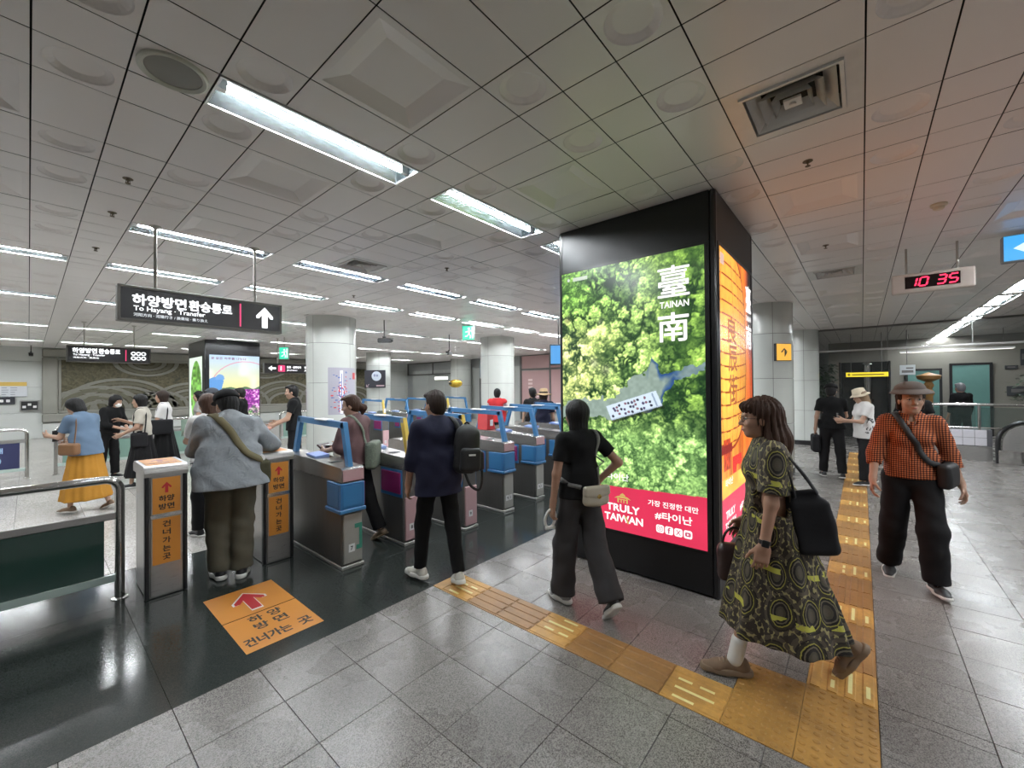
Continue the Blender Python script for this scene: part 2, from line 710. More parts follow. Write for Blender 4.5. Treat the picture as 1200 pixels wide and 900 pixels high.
_sl = make_light(False); _dl = make_light(True)
_used = {False: False, True: False}
NEAR_LIGHT = {(2, 8): 'long fluorescent ceiling light nearest the camera, above the floor sticker',
              (7, 8): 'fluorescent ceiling light second from camera, just left of the black pillar',
              (12, 8): 'fluorescent ceiling light half hidden by the black pillar top',
              (2, 17): 'fluorescent ceiling light just above the hanging transfer sign poles',
              (7, 17): 'fluorescent ceiling light beside the square vent, end tinted pink',
              (12, 17): 'fluorescent ceiling light above the navy shirted man, nearer row',
              (2, 23): 'fluorescent ceiling light behind the hanging sign, second row over it'}
ORD = 'first second third fourth fifth sixth seventh eighth ninth tenth eleventh twelfth thirteenth fourteenth fifteenth'.split()
ROWS = {8: ('lights in the nearest row', 'further ceiling light of the nearest row, hidden beyond the black pillar'),
        17: ('lights in the row over the gates', 'further ceiling light, counted from the left, in the row over the ticket gates'),
        23: ('lights in the row behind the gates', 'ceiling light from the left in the row just behind the gate lights'),
        33: ('lights in the third distant row', 'ceiling light from the left in the third distant row, above the queue'),
        48: ('lights in the fourth distant row', 'thin streak ceiling light from the left in the fourth distant row'),
        63: ('lights in the row by the mural', 'thin streak ceiling light from the left in the last row before the mural'),
        -7: ('twin tube lights along the right', 'nearest twin tube ceiling light in the single row at far right')}
row_count = {}
for i0, j in lights:
    x, y = gx(i0) + .6, gy(j) + .15
    if x > 23.5:
        continue
    dbl = j == -7
    src = _dl if dbl else _sl
    vis = in_frame((x, y, CZ), 40)
    if not vis or j < -8:
        g, lab = 'ceiling lights outside the picture', 'fluorescent ceiling light behind or beside the viewer, not in the picture'
    elif (i0, j) in NEAR_LIGHT:
        g, lab = 'recessed fluorescent lights', NEAR_LIGHT[i0, j]
    else:
        row_count[j] = row_count.get(j, 0) + 1
        g = ROWS[j][0]
        lab = '%s %s' % (ORD[row_count[j] - 1], ROWS[j][1])
    if not _used[dbl]:
        o = src; o.location = (x, y, CZ); _used[dbl] = True
        tag(o, lab, 'ceiling light', g)
    else:
        dup(src, (x, y, CZ), 0, lab, g)

# ------------------------------------------------------------------ vents, speaker, sprinklers, detector
M_VENT = mat('vent_enamel', (0.70, 0.69, 0.67), 0.35, 0.2, var=0.12, vscale=10)
M_VDARK = mat('vent_throat', (0.03, 0.03, 0.03), 0.8)


def make_vent(label):
    root = thing('air_vent', label, 'air vent', (0, 0, CZ))
    f = MB()
    def ring(q0, z0, q1, z1):
        vs = [(sx * q0, sy * q0, z0) for sx, sy in ((-1, -1), (1, -1), (1, 1), (-1, 1))] + [(sx * q1, sy * q1, z1) for sx, sy in ((-1, -1), (1, -1), (1, 1), (-1, 1))]
        f.add(vs, [(k, (k + 1) % 4, 4 + (k + 1) % 4, 4 + k) for k in range(4)])
    ring(.297, .012, .297, 0); ring(.297, 0, .225, 0); ring(.225, 0, .222, -.012); ring(.222, -.012, .205, -.012); ring(.205, -.012, .195, .07)
    obj('vent_frame', f, M_VENT, root)
    for q in (.194, .142, .09):
        f = MB(); ring(q, -.006, q * .72, .045); ring(q * .72, .045, q * .70, .047); ring(q * .7, .047, q - .006, -.004)
        obj('louvre', f, M_VENT, root)
    f = MB(); f.box(-.04, .04, -.04, .04, .0, .012); f.lathe([(.016, 0), (.016, -.012), (.0001, -.014)], 12)
    obj('vent_core', f, M_VENT, root)
    obj('throat', MB().box(-.195, .195, -.195, .195, .072, .08), M_VDARK, root)
    return root


v0 = make_vent('large square ceiling vent at top right above the pillar')
v0.location = (gx(8) + .3, gy(0) + .3, CZ)
dup(v0, (gx(23) + .3, gy(0) + .3, CZ), 0, 'small looking square ceiling vent left of the red clock')
dup(v0, (gx(8) + .3, gy(15) + .3, CZ), 0, 'dark square ceiling vent left of the round white column top')

sp = thing('ceiling_speaker', 'round flush ceiling loudspeaker beside the nearest light', 'speaker', (gx(1) + .15, gy(8) + .15, CZ))
obj('speaker_rim', MB().lathe([(.138, 0), (.138, -.012), (.128, -.016), (.112, -.008), (.112, -.004)], 32), mat('speaker_ivory', (0.62, 0.63, 0.55), .4), sp, smooth='auto')
obj('speaker_grille', MB().lathe([(.112, -.004), (.09, -.009), (.0001, -.011)], 32), mat('speaker_grey', (0.36, 0.36, 0.33), .6, bump=.6, bscale=900), sp, smooth=True)

M_BRASS = mat('dull_brass', (0.16, 0.13, 0.09), .4, .8)
SPR = [(11.57, .99, 'sprinkler head under the ceiling right of the black pillar, nearest'), (19.0, 1.06, 'small ceiling sprinkler between the pillar and the far vent'),
       (1.54, 13.6, 'sprinkler head at upper left, nearest of the left line'), (1.54, 16.5, 'sprinkler head second along the left line'), (1.54, 21.0, 'sprinkler head above the big hanging sign'),
       (11.6, 13.6, 'sprinkler head over the gates, between two light rows'), (11.6, 21.4, 'sprinkler head near the round column top'), (21.5, 14.2, 'sprinkler head high beside the exit sign')]
for a, b, lab in SPR:
    s = thing('sprinkler', lab, 'sprinkler', (gx(0) + a * .3, gy(0) + b * .3, CZ), 0, 'ceiling sprinklers')
    obj('escutcheon', MB().lathe([(.030, 0), (.030, -.003), (.012, -.006), (.010, -.015), (.0001, -.015)], 16), M_BRASS, s, smooth='auto')
    q = MB().lathe([(.004, -.015), (.004, -.032), (.016, -.033), (.016, -.036), (.0001, -.037)], 12)
    q.box(-.012, -.009, -.0025, .0025, -.034, -.012).box(.009, .012, -.0025, .0025, -.034, -.012)
    obj('sprinkler_head', q, M_BRASS, s)
sd = thing('smoke_detector', 'ivory round smoke detector on ceiling right of the vent', 'smoke detector', (gx(0) + 16.84 * .3, gy(0) - 1.63 * .3, CZ))
obj('detector_base', MB().lathe([(.055, 0), (.055, -.014), (.05, -.02), (.038, -.022)], 24), mat('ivory_plastic', (.72, .66, .52), .4), sd, smooth='auto')
obj('detector_dome', MB().lathe([(.038, -.022), (.036, -.04), (.026, -.05), (.0001, -.052)], 24), mat('ivory_plastic', (.72, .66, .52), .4), sd, smooth='auto')

# ------------------------------------------------------------------ floor
X0, X1, Y0, Y1 = -8.0, 24.0, -9.3, 22.2
floor = struct(obj('floor', MB().box(X0, X1, Y0, Y1, -.2, -.012), M_JOINT), 'polished granite station floor, pale grey with a dark band')
TAC = [(2.2, 2.5, .555, 2.757), (2.2, 2.8, -.045, .555), (2.8, 13.0, -.045, .255)]


def subtract(rect, holes):
    out = [rect]
    for hx0, hx1, hy0, hy1 in holes:
        nx = []
        for x0, x1, y0, y1 in out:
            if hx0 >= x1 or hx1 <= x0 or hy0 >= y1 or hy1 <= y0:
                nx.append((x0, x1, y0, y1)); continue
            if hx0 > x0: nx.append((x0, hx0, y0, y1))
            if hx1 < x1: nx.append((hx1, x1, y0, y1))
            a0, a1 = max(x0, hx0), min(x1, hx1)
            if hy0 > y0: nx.append((a0, a1, y0, hy0))
            if hy1 < y1: nx.append((a0, a1, hy1, y1))
        out = nx
    return [r for r in out if r[1] - r[0] > .012 and r[3] - r[2] > .012]


tiles = []
DB0, DB1 = 2.757, 5.2
i = -22
while .485 + .4 * i < X1:
    for j in range(-23, 7):
        r = (.485 + .4 * i, .885 + .4 * i, -.043 + .4 * j, .357 + .4 * j)
        for q in subtract(r, TAC):
            tiles.append((q, 0))
    i += 1
for i in range(-8, 20):
    for j in range(3):
        w = (DB1 - DB0) / 3
        tiles.append(((.485 + 1.2 * i, 1.685 + 1.2 * i, DB0 + w * j, DB0 + w * (j + 1)), 1))
for i in range(-14, 40):
    for j in range(0, 29):
        tiles.append(((.485 + .6 * i, 1.085 + .6 * i, DB1 + .6 * j, DB1 + .6 * (j + 1)), 2))
scored = []
for q, k in tiles:
    c = ((q[0] + q[1]) / 2, (q[2] + q[3]) / 2, 0)
    f_ = in_frame(c, 120)
    d2 = c[0] ** 2 + c[1] ** 2 + EYE ** 2
    scored.append((-(q[1] - q[0]) * (q[3] - q[2]) * EYE / d2 ** 1.5 if f_ else 1.0, q, k))
scored.sort()
FM = [M_GRAN, M_DARK, M_GRAN_FAR]
_tm = {}
rest = MB()
for n_, (s_, q, k) in enumerate(scored):
    dx, dy = q[1] - q[0], q[3] - q[2]
    g = .0016 if k != 1 else .0007
    cx, cy = (q[0] + q[1]) / 2, (q[2] + q[3]) / 2
    dz = rnd.uniform(-.0004, .0004)
    if n_ < 300:
        key = (round(dx, 3), round(dy, 3), k)
        if key not in _tm:
            a, b, c = dx / 2 - g, dy / 2 - g, .0012
            mb = MB()
            vs = [(-a, -b, -.012), (a, -b, -.012), (a, b, -.012), (-a, b, -.012), (-a, -b, -c), (a, -b, -c), (a, b, -c), (-a, b, -c), (-a + c, -b + c, 0), (a - c, -b + c, 0), (a - c, b - c, 0), (-a + c, b - c, 0)]
            mb.add(vs, [(t, (t + 1) % 4, 4 + (t + 1) % 4, 4 + t) for t in range(4)] + [(4 + t, 4 + (t + 1) % 4, 8 + (t + 1) % 4, 8 + t) for t in range(4)] + [(8, 9, 10, 11)])
            _tm[key] = mb.mesh('floor_tile', FM[k])
        link('floor_tile', _tm[key], floor, (cx, cy, dz))
    else:
        a, b = dx / 2 - g, dy / 2 - g
        vs = [(cx + sx * a, cy + sy * b, z) for z in (-.012, dz) for sx, sy in ((-1, -1), (1, -1), (1, 1), (-1, 1))]
        rest.add(vs, [(t, (t + 1) % 4, 4 + (t + 1) % 4, 4 + t) for t in range(4)] + [(4, 5, 6, 7)], k)
o = obj('floor_tile_field', rest, FM, floor)
o['kind'] = 'stuff'

# tactile paving
tac = thing('tactile_paving', 'yellow tactile guide path of ridged tiles with an L shaped corner', 'tactile paving', (0, 0, 0))


def bar_tile(mt, strips):
    """300 mm guide tile, bars along local y"""
    mb = MB()
    a = .1488
    mb.box(-a, a, -a, a, -.012, .0015)
    for k in range(4):
        x = -.1125 + .075 * k
        prof = [(-.0245, .0015), (-.019, .0062), (.019, .0062), (.0245, .0015)]
        vs = [(x + px, -a + .006, pz) for px, pz in prof] + [(x + px, a - .006, pz) for px, pz in prof]
        mb.add(vs, [(0, 1, 5, 4), (1, 2, 6, 5), (2, 3, 7, 6), (3, 2, 1, 0), (4, 5, 6, 7)])
    mats = [mt]
    if strips:
        mats.append(M_GLOWSTRIP)
        for x, y0, y1 in ((-.0375, -.10, .10), (.0375, -.085, -.01), (.0375, .03, .105), (-.1125, -.02, .09)):
            mb.box(x - .009, x + .009, y0, y1, .006, .0069, 1)
    return mb.mesh('tactile_tile', mats)


T_B, T_S = bar_tile(M_TAC_BROWN, False), bar_tile(M_TAC_BRIGHT, True)
for n_ in range(7):
    link('tactile_tile', T_S if n_ % 3 == 0 else T_B, tac, (2.35, .555 + .15 + .3 * n_, 0), PI * (n_ % 2))
mb = MB().box(2.2012, 2.4988, 2.656, 2.756, -.012, .004)
obj('tactile_tile', mb, M_TAC_BRIGHT, tac)
for n_ in range(34):
    link('tactile_tile', T_S if n_ % 3 == 0 else T_B, tac, (2.95 + .3 * n_, .105, 0), PI / 2)
mb = MB()
a = .1488
mb.box(-a, a, -a, a, -.012, .0015)
for u in range(6):
    for w in range(6):
        mb.lathe([(.0165, .0015), (.0135, .0052), (.008, .0064), (.0001, .0066)], 10, (-.125 + .05 * u, -.125 + .05 * w, 0))
T_W = mb.mesh('tactile_tile', M_TAC_WARN, 'auto')
for x in (2.35, 2.65):
    for y in (.105, .405):
        link('tactile_tile', T_W, tac, (x, y, 0))

# ------------------------------------------------------------------ walls
def wall_x(name, x, y0, y1, z0, z1, m, label, th=.2):
    return struct(obj(name, MB().box(min(x, x + th), max(x, x + th), y0, y1, z0, z1), m), label)


def wall_y(name, y, x0, x1, z0, z1, m, label, th=.2):
    return struct(obj(name, MB().box(x0, x1, min(y, y + th), max(y, y + th), z0, z1), m), label)


WY = 22.0
wl = wall_y('wall_left', WY + .03, X0, 16.0, 0, CZ + .2, M_GREYWALL, 'white panelled wall beyond the gates with a long mosaic mural')
_wp = MB().box(-.897, .897, -.03, 0, -.447, .447, bev=.006).mesh('wall_panel', M_WHITEWALL)
_wt = MB().box(-.897, .897, -.03, 0, -.447, .25, bev=.006).mesh('wall_panel', M_WHITEWALL)
for i in range(14):
    for j in range(4):
        link('wall_panel', _wp if j < 3 else _wt, wl, (X0 + .9 + 1.8 * i, WY + .03, .45 + .9 * j))
FX = 15.6
wf = wall_x('wall_far', FX + .03, 1.9, WY, 0, CZ + .2, M_GREYWALL, 'pale panelled wall behind the gates and round columns')
M_PALEPANEL = mat('pale_grey_panel', (0.47, 0.49, 0.47), 0.25, var=0.05, vscale=1.5, space='world')
_wq = MB().box(-.03, 0, -.747, .747, -.447, .447, bev=.006).mesh('wall_panel', M_PALEPANEL)
for i in range(13):
    for j in range(3):
        link('wall_panel', _wq, wf, (FX + .03, 2.7 + 1.5 * i, .45 + .9 * j))
# dark framed upper band on the far wall
tb = obj('trim_1', MB().box(FX - .06, FX - .01, 17.2, 21.9, 2.44, 2.50).box(FX - .06, FX - .01, 17.2, 21.9, 3.13, 3.18).box(FX - .06, FX - .01, 17.2, 17.27, 2.5, 3.13).box(FX - .06, FX - .01, 21.83, 21.9, 2.5, 3.13).box(FX - .06, FX - .01, 19.4, 19.45, 2.5, 3.13), M_DSTEEL)
struct(tb, 'dark framed band high on the far wall')
# far right end beyond the glass, right hand and rear walls
wall_x('wall_right', 23.6, Y0, 1.9, 0, CZ + .2, M_GREYWALL, 'dim end wall beyond the escalator hall')
wall_y('wall_front', Y0, X0, 24, 0, CZ + .2, M_GREYWALL, 'side wall outside the picture to the right', -.2)
wall_x('wall_back', X0, Y0, Y1, 0, CZ + .2, M_GREYWALL, 'wall behind the viewer', -.2)
wall_y('wall_inner', 1.9, FX + .03, 24, 0, CZ + .2, M_WHITEWALL, 'white wall flanking the escalator hall')
# ------------------------------------------------------------------ round white columns
X_, Y_, Z_ = (1, 0, 0), (0, 1, 0), (0, 0, 1)


def column(x, y, r, label, a0=0.0, n=4, zs=(0.12, 0.95, 1.78, 2.61, 3.2)):
    root = thing('column', label, None, (x, y, 0))
    root['kind'] = 'structure'
    obj('column_core', MB().lathe([(r - .012, 0), (r - .012, CZ + .05)], 48), M_DSTEEL, root, smooth=True)
    obj('base_ring', MB().lathe([(r + .004, 0), (r + .004, .11), (r - .012, .115)], 48), M_BLACK, root, smooth='auto')
    for z0, z1 in zip(zs[:-1], zs[1:]):
        me = None
        for k in range(n):
            if me is None:
                da = .008 / r
                mb = MB().lathe([(r - .012, z0 + .004), (r - .003, z0 + .004), (r, z0 + .008), (r, z1 - .008), (r - .003, z1 - .004), (r - .012, z1 - .004)], 16, (0, 0, 0), 0, da / 2, 2 * PI / n - da / 2)
                me = mb.mesh('column_panel', M_COLTILE, 'auto')
            link('column_panel', me, root, (0, 0, 0), a0 + 2 * PI * k / n)
    # ceiling collar
    obj('collar', MB().lathe([(r + .02, CZ), (r + .02, CZ - .012), (r - .01, CZ - .014)], 48), M_CEIL, root, smooth='auto')
    return root


c1 = column(4.27, 8.78, .50, 'round white column left of centre carrying the station map', R(20))
c3 = column(9.42, 8.60, .52, 'round white column right of the green exit sign', R(10))
c2 = column(9.80, 15.9, .50, 'white column behind the map column with a dark notice', R(60))
c4 = column(15.05, 16.4, .55, 'far white column beside the dark metal door', R(30))
r1 = column(9.25, 1.42, .45, 'white tiled column directly right of the black pillar', R(-12), 5)
r2 = column(14.3, 1.30, .40, 'white tiled column further back beside the tall plant', R(-25), 5)

# station map sheet wrapped on the first column
M_MAPGREY = mat('map_grey', (0.36, 0.35, 0.41), .35, var=.03)
mp = thing('station_map', 'grey station plan wrapped around the round white column', 'map', (4.27, 8.78, 0))
A0, A1 = R(236), R(310)
RR = .505


def on_cyl(mb, pts, mi=0, lift=.0):
    """pts (a in 0..1 left to right, z) bent on the column"""
    vs = []
    for a, z in pts:
        an = A0 + (A1 - A0) * a
        vs.append(((RR + lift) * math.cos(an), (RR + lift) * math.sin(an), z))
    return mb.add(vs, [tuple(range(len(vs)))], mi)


mb = MB()
for k in range(16):
    on_cyl(mb, [(k / 16, 1.12), ((k + 1) / 16, 1.12), ((k + 1) / 16, 2.10), (k / 16, 2.10)])
obj('map_sheet', mb, M_MAPGREY, mp, smooth=True)
wm, bm_, rm = MB(), MB(), MB()
def strip(mb, a0, a1, z0, z1, lift=.0012, n=3):
    for k in range(n):
        p, q = a0 + (a1 - a0) * k / n, a0 + (a1 - a0) * (k + 1) / n
        on_cyl(mb, [(p, z0), (q, z0), (q, z1), (p, z1)], 0, lift)
strip(wm, .36, .45, 1.14, 2.04)
for k in range(16):
    a, b = 2 * PI * k / 16, 2 * PI * (k + 1) / 16
    on_cyl(wm, [(.405, 1.58), (.405 + .12 * math.cos(a), 1.58 + .13 * math.sin(a)), (.405 + .12 * math.cos(b), 1.58 + .13 * math.sin(b))], 0, .001)
    on_cyl(rm if k % 3 == 0 else bm_, [(.405 + .07 * math.cos(a), 1.58 + .075 * math.sin(a)), (.405 + .11 * math.cos(a), 1.58 + .115 * math.sin(a)), (.405 + .11 * math.cos(b), 1.58 + .115 * math.sin(b)), (.405 + .07 * math.cos(b), 1.58 + .075 * math.sin(b))][::1 if k % 2 else -1], 0, .0022)
for k in range(60):
    s_ = rnd.choice((-1, 1)); a = .405 + s_ * rnd.uniform(.06, .13 if k % 2 else .36); z = rnd.uniform(1.16, 2.02)
    strip(rnd.choice((bm_, bm_, rm)), a, a + rnd.uniform(.03, .08), z, z + rnd.uniform(.012, .028), .0024, 1)
strip(bm_, .39, .42, 1.2, 1.98, .002)
obj('map_route', wm, mat('print_white', (.82, .82, .84), .4), mp)
obj('map_marks', bm_, mat('print_blue', (.12, .16, .36), .4), mp)['kind'] = 'stuff'
strip(rm, .84, .985, 1.86, 2.0, .0018)
obj('map_red_marks', rm, mat('print_red', (.55, .05, .06), .4), mp)['kind'] = 'stuff'

# dark notice on the second column
pn = thing('column_notice', 'dark notice with white disc on the column behind the map', 'poster', (9.36, 15.45, 0), R(-48))
mb = MB().box(-.43, .43, -.02, 0, 1.68, 2.42)
obj('notice_board', mb, mat('notice_ink', (.025, .025, .035), .4), pn)
mb = MB(); poly_on(mb, circle(.06, 2.17, .2, 24), (0, -.021, 0), X_, Z_)
obj('notice_disc', mb, mat('notice_disc', (.62, .68, .78), .4), pn)
mb = MB(); put_text(mb, '환승', (-.06, -.023, 2.15), X_, Z_, height=.1, bold=.03)
obj('lettering', mb, mat('print_blue', (.12, .16, .36), .4), pn)
mb = MB(); put_text(mb, '↙', (-.36, -.021, 1.72), X_, Z_, height=.12); poly_on(mb, [(.05, 1.74), (.38, 1.74), (.38, 1.80), (.05, 1.80)], (0, -.021, 0), X_, Z_)
obj('lettering', mb, mat('print_pinkgrey', (.6, .45, .48), .4), pn)

# ------------------------------------------------------------------ the big advertising pillar
PX0, PX1, PY0, PY1 = 3.45, 4.84, .85, 2.30
ap = thing('advertising_pillar', 'tall square black pillar with lit green forest and orange lantern screens', 'advertising pillar', (0, 0, 0))
mb = MB().box(PX0 + .03, PX1 - .02, PY0 + .03, PY1 - .02, 0, CZ, bev=.004)
obj('pillar_core', mb, M_BLACK, ap)
M_PANELBLK = mat('black_satin_panel', (0.008, 0.008, 0.009), 0.42, var=0)
for nm, q in (('upper_panel', (2.80, CZ)), ('lower_panel', (.015, .345))):
    obj(nm, MB().box(PX0 + .004, PX0 + .03, PY0 + .05, PY1 - .01, q[0], q[1] - .002, bev=.003), M_PANELBLK, ap)
    obj(nm, MB().box(PX0 + .05, PX1 - .03, PY0 + .004, PY0 + .03, q[0], q[1] - .002, bev=.003), M_PANELBLK, ap)
for (x, y) in ((PX0, PY0), (PX0, PY1 - .045), (PX1 - .05, PY0)):
    obj('corner_post', MB().box(x, x + .05, y, y + .05, 0, CZ - .001, bev=.012), M_BLACK, ap)
# frames round both screens
mb = MB()
for z0, z1 in ((.345, .36), (2.775, 2.80)):
    mb.box(PX0 - .004, PX0 + .03, PY0 + .05, PY1 - .045, z0, z1)
mb.box(PX0 - .004, PX0 + .03, PY0 + .05, .935, .36, 2.775).box(PX0 - .004, PX0 + .03, 2.268, PY1 - .03, .36, 2.775)
obj('screen_bezel', mb, M_BLACK, ap)
mb = MB()
for z0, z1 in ((.345, .36), (2.775, 2.80)):
    mb.box(PX0 + .05, PX1 - .05, PY0 - .004, PY0 + .03, z0, z1)
mb.box(PX0 + .05, 3.535, PY0 - .004, PY0 + .03, .36, 2.775).box(4.76, PX1 - .03, PY0 - .004, PY0 + .03, .36, 2.775)
obj('screen_bezel', mb, M_BLACK, ap)


def vcol_screen(name, img, org, u, w, W, H, parent, power=SCREEN_POWER):
    """flat display: a grid mesh whose colour attribute holds the picture img (rows bottom to top, linear rgb)"""
    ny, nx = img.shape[:2]
    org = np.array(org, float); u = np.array(u, float); w = np.array(w, float)
    a = np.linspace(0, W, nx); b = np.linspace(0, H, ny)
    V = org + a[None, :, None] * u + b[:, None, None] * w
    V = V.reshape(-1, 3)
    id_ = np.arange(nx * ny).reshape(ny, nx)
    F = np.stack([id_[:-1, :-1], id_[:-1, 1:], id_[1:, 1:], id_[1:, :-1]], -1).reshape(-1, 4)
    me = bpy.data.meshes.new(name)
    me.vertices.add(len(V)); me.vertices.foreach_set('co', V.ravel().astype(np.float32))
    me.loops.add(F.size); me.loops.foreach_set('vertex_index', F.ravel().astype(np.int32))
    me.polygons.add(len(F)); me.polygons.foreach_set('loop_start', np.arange(0, F.size, 4, dtype=np.int32))
    me.update(calc_edges=True)
    ca = me.color_attributes.new('picture', 'FLOAT_COLOR', 'POINT')
    rgba = np.ones((nx * ny, 4), np.float32); rgba[:, :3] = img.reshape(-1, 3)
    ca.data.foreach_set('color', rgba.ravel())
    if 'display_%s' % power not in _mats:
        k = NT('lit_display')
        at = k.n('ShaderNodeAttribute'); at.attribute_name = 'picture'
        k.set((0.01, 0.01, 0.01), .25)
        k.l(at.outputs['Color'], k.b.inputs['Emission Color'])
        k.b.inputs['Emission Strength'].default_value = power
        _mats['display_%s' % power] = k.m
    me.materials.append(_mats['display_%s' % power])
    return link(name, me, parent)


def lin(a):
    a = np.clip(a, 0, 1)
    return np.where(a <= .04045, a / 12.92, ((a + .055) / 1.055) ** 2.4)


def vnoise(nx, ny, cell, seed):
    r = np.random.RandomState(seed)
    gx_, gy_ = int(nx / cell) + 3, int(ny / cell) + 3
    g = r.rand(gy_, gx_)
    x = np.arange(nx) / cell; y = np.arange(ny) / cell
    xi = x.astype(int); yi = y.astype(int); fx = x - xi; fy = y - yi
    fx = fx * fx * (3 - 2 * fx); fy = fy * fy * (3 - 2 * fy)
    a = g[yi][:, xi]; b = g[yi][:, xi + 1]; c = g[yi + 1][:, xi]; d = g[yi + 1][:, xi + 1]
    return (a * (1 - fx) + b * fx) * (1 - fy)[:, None] + (c * (1 - fx) + d * fx) * fy[:, None]


# --- aerial forest with river and boat (u: 0 left .. 1.333 right = Y 2.268 -> .935 ; v: 0 bottom .. 2.415 = z .36 -> 2.775)
def forest():
    W, H = 1.333, 2.415
    nx, ny = 260, 470
    u = np.linspace(0, W, nx)[None, :] * np.ones((ny, 1)); v = np.linspace(0, H, ny)[:, None] * np.ones((1, nx))
    z = v + .36; s = 2.268 - u                       # s = world Y
    img = np.zeros((ny, nx, 3))
    # river band
    def ci(y, ys, zs): return np.interp(-y, [-t for t in ys], zs)
    wob = (vnoise(nx, ny, 14, 3) - .5) * .10 + (vnoise(nx, ny, 6, 4) - .5) * .05
    top = ci(s, [2.3, 1.85, 1.7, 1.55, 1.40, 1.37, 1.30, 1.2, 1.1, .93], [1.50, 1.53, 1.57, 1.70, 1.76, 1.93, 1.77, 1.75, 1.80, 1.85]) + wob
    bot = ci(s, [2.3, 1.9, 1.7, 1.5, 1.36, 1.30, 1.25, 1.17, 1.1, .93], [1.38, 1.37, 1.36, 1.42, 1.46, 1.50, 1.62, 1.70, 1.73, 1.79]) + wob * .7
    river = (z < top) & (z > bot)
    deep = np.clip(1 - np.minimum(np.abs(top - z), np.abs(z - bot)) / .07, 0, 1)
    right = np.clip((1.42 - s) / .08, 0, 1) * np.clip((s - 1.08) / .12, .25, 1)
    base = np.array([.55, .62, .58])
    rv = base + (np.array([.09, .24, .50]) - base) * (deep * right)[..., None] + (vnoise(nx, ny, 5, 9)[..., None] - .5) * .08
    # big rounded crowns: nearest and second nearest crown centre
    r = np.random.RandomState(11)
    cen = []
    while len(cen) < 300:
        cu, cv = r.rand() * (W + .2) - .1, r.rand() * (H + .2) - .1
        cen.append((cu, cv, r.uniform(.75, 1.3), r.rand()))
    d1 = np.full((ny, nx), 9.0); d2 = np.full((ny, nx), 9.0); du1 = np.zeros((ny, nx)); dv1 = np.zeros((ny, nx)); tint = np.zeros((ny, nx))
    wu = u + (vnoise(nx, ny, 9, 71) - .5) * .07 + (vnoise(nx, ny, 3.5, 72) - .5) * .04
    wv = v + (vnoise(nx, ny, 9, 73) - .5) * .07 + (vnoise(nx, ny, 3.5, 74) - .5) * .04
    for cu, cv, sc_, tn in cen:
        d = np.hypot(wu - cu, wv - cv) / sc_
        m1 = d < d1
        d2 = np.where(m1, d1, np.minimum(d2, d))
        du1 = np.where(m1, wu - cu, du1); dv1 = np.where(m1, wv - cv, dv1); tint = np.where(m1, tn, tint)
        d1 = np.where(m1, d, d1)
    edge = np.clip((d2 - d1) / .045, 0, 1)
    n2 = vnoise(nx, ny, 11, 22); n3 = vnoise(nx, ny, 2.0, 23); n4 = vnoise(nx, ny, 4.5, 24); n1 = vnoise(nx, ny, 34, 21)
    ball = .5 + (-.5 * du1 + .85 * dv1) * 5.2
    low = np.clip((1.40 - z) / .2, 0, 1)
    dens = np.clip(1.15 - .55 * low - .45 * np.clip((u - .0) / .5, 0, 1) * 0, .4, 1)
    lit = .34 + .62 * ball * dens + .30 * (1 - dens) + (n3 - .5) * .50 + (n4 - .5) * .42 + (n2 - .5) * .22 + .16
    lit = lit * (1 - (1 - edge) * (.85 * dens + .05) * (.35 + 1.1 * n1))
    rt = np.clip((1.42 - s) / .25, 0, 1) * np.clip((z - 1.3) / .2, 0, 1)
    lit = np.clip(lit * (1 - .16 * rt), 0, 1.3)
    g0 = np.array([.62, .74, .40]); g1 = np.array([.80, .82, .50]); g2 = np.array([.62, .78, .46])
    yel = np.clip(1.2 - u / .6, 0, 1) * np.clip((z - 1.3) / .3, 0, 1) * np.clip((2.5 - z) / .4, 0, 1) * .9 + tint * .25
    col = g0 + (g1 - g0) * np.clip(yel, 0, 1)[..., None]
    col = col + (g2 - col) * (low * .8)[..., None]
    col = col + (np.array([.50, .64, .26]) - col) * (rt * .75)[..., None]
    upl = np.clip((z - 2.15) / .3, 0, 1) * np.clip(1.1 - u / .9, 0, 1)
    col = col + (np.array([.50, .72, .30]) - col) * (upl * .7)[..., None]
    sh = np.array([.08, .20, .10])
    img = sh + (col * 1.32 - sh) * np.clip(lit, 0, 1.12)[..., None]
    hi = np.clip(lit - .9, 0, .35)[..., None]
    img = img + hi * np.array([.45, .4, .45])
    img[river] = rv[river]
    # bluish boughs and pale dead crowns
    for cu, cv, rr_, c in ((.35, 1.52, .05, (.60, .63, .50)), (.42, 1.9, .03, (.52, .57, .45)), (.06, 1.95, .04, (.62, .60, .42)), (.47, 1.45, .05, (.58, .62, .48)), (.75, 2.2, .035, (.22, .30, .2)), (1.28, 2.25, .05, (.28, .42, .24))):
        d = np.exp(-(((u - cu) / rr_) ** 2 + ((v - cv) / rr_) ** 2)) * (.6 + .4 * n3)
        img = img + (np.array(c) * (.55 + .6 * lit)[..., None] - img) * np.clip(d, 0, .8)[..., None]
    # boat
    A, B, C_ = np.array([.470, 1.478]), np.array([.935, 1.622]), np.array([.525, 1.35])
    e1, e2 = B - A, C_ - A
    M_ = np.linalg.inv(np.stack([e1, e2], 1))
    P = np.stack([u - A[0], z - A[1]], -1) @ M_.T
    inb = (P[..., 0] > 0) & (P[..., 0] < 1) & (P[..., 1] > 0) & (P[..., 1] < 1)
    img[inb] = np.array([.80, .86, .92]) - .1 * (P[..., 1][inb] > .92)[:, None]
    shadow = (P[..., 0] > 0) & (P[..., 0] < 1.03) & (P[..., 1] > 1) & (P[..., 1] < 1.18)
    img[shadow] *= .55
    r2_ = np.random.RandomState(5)
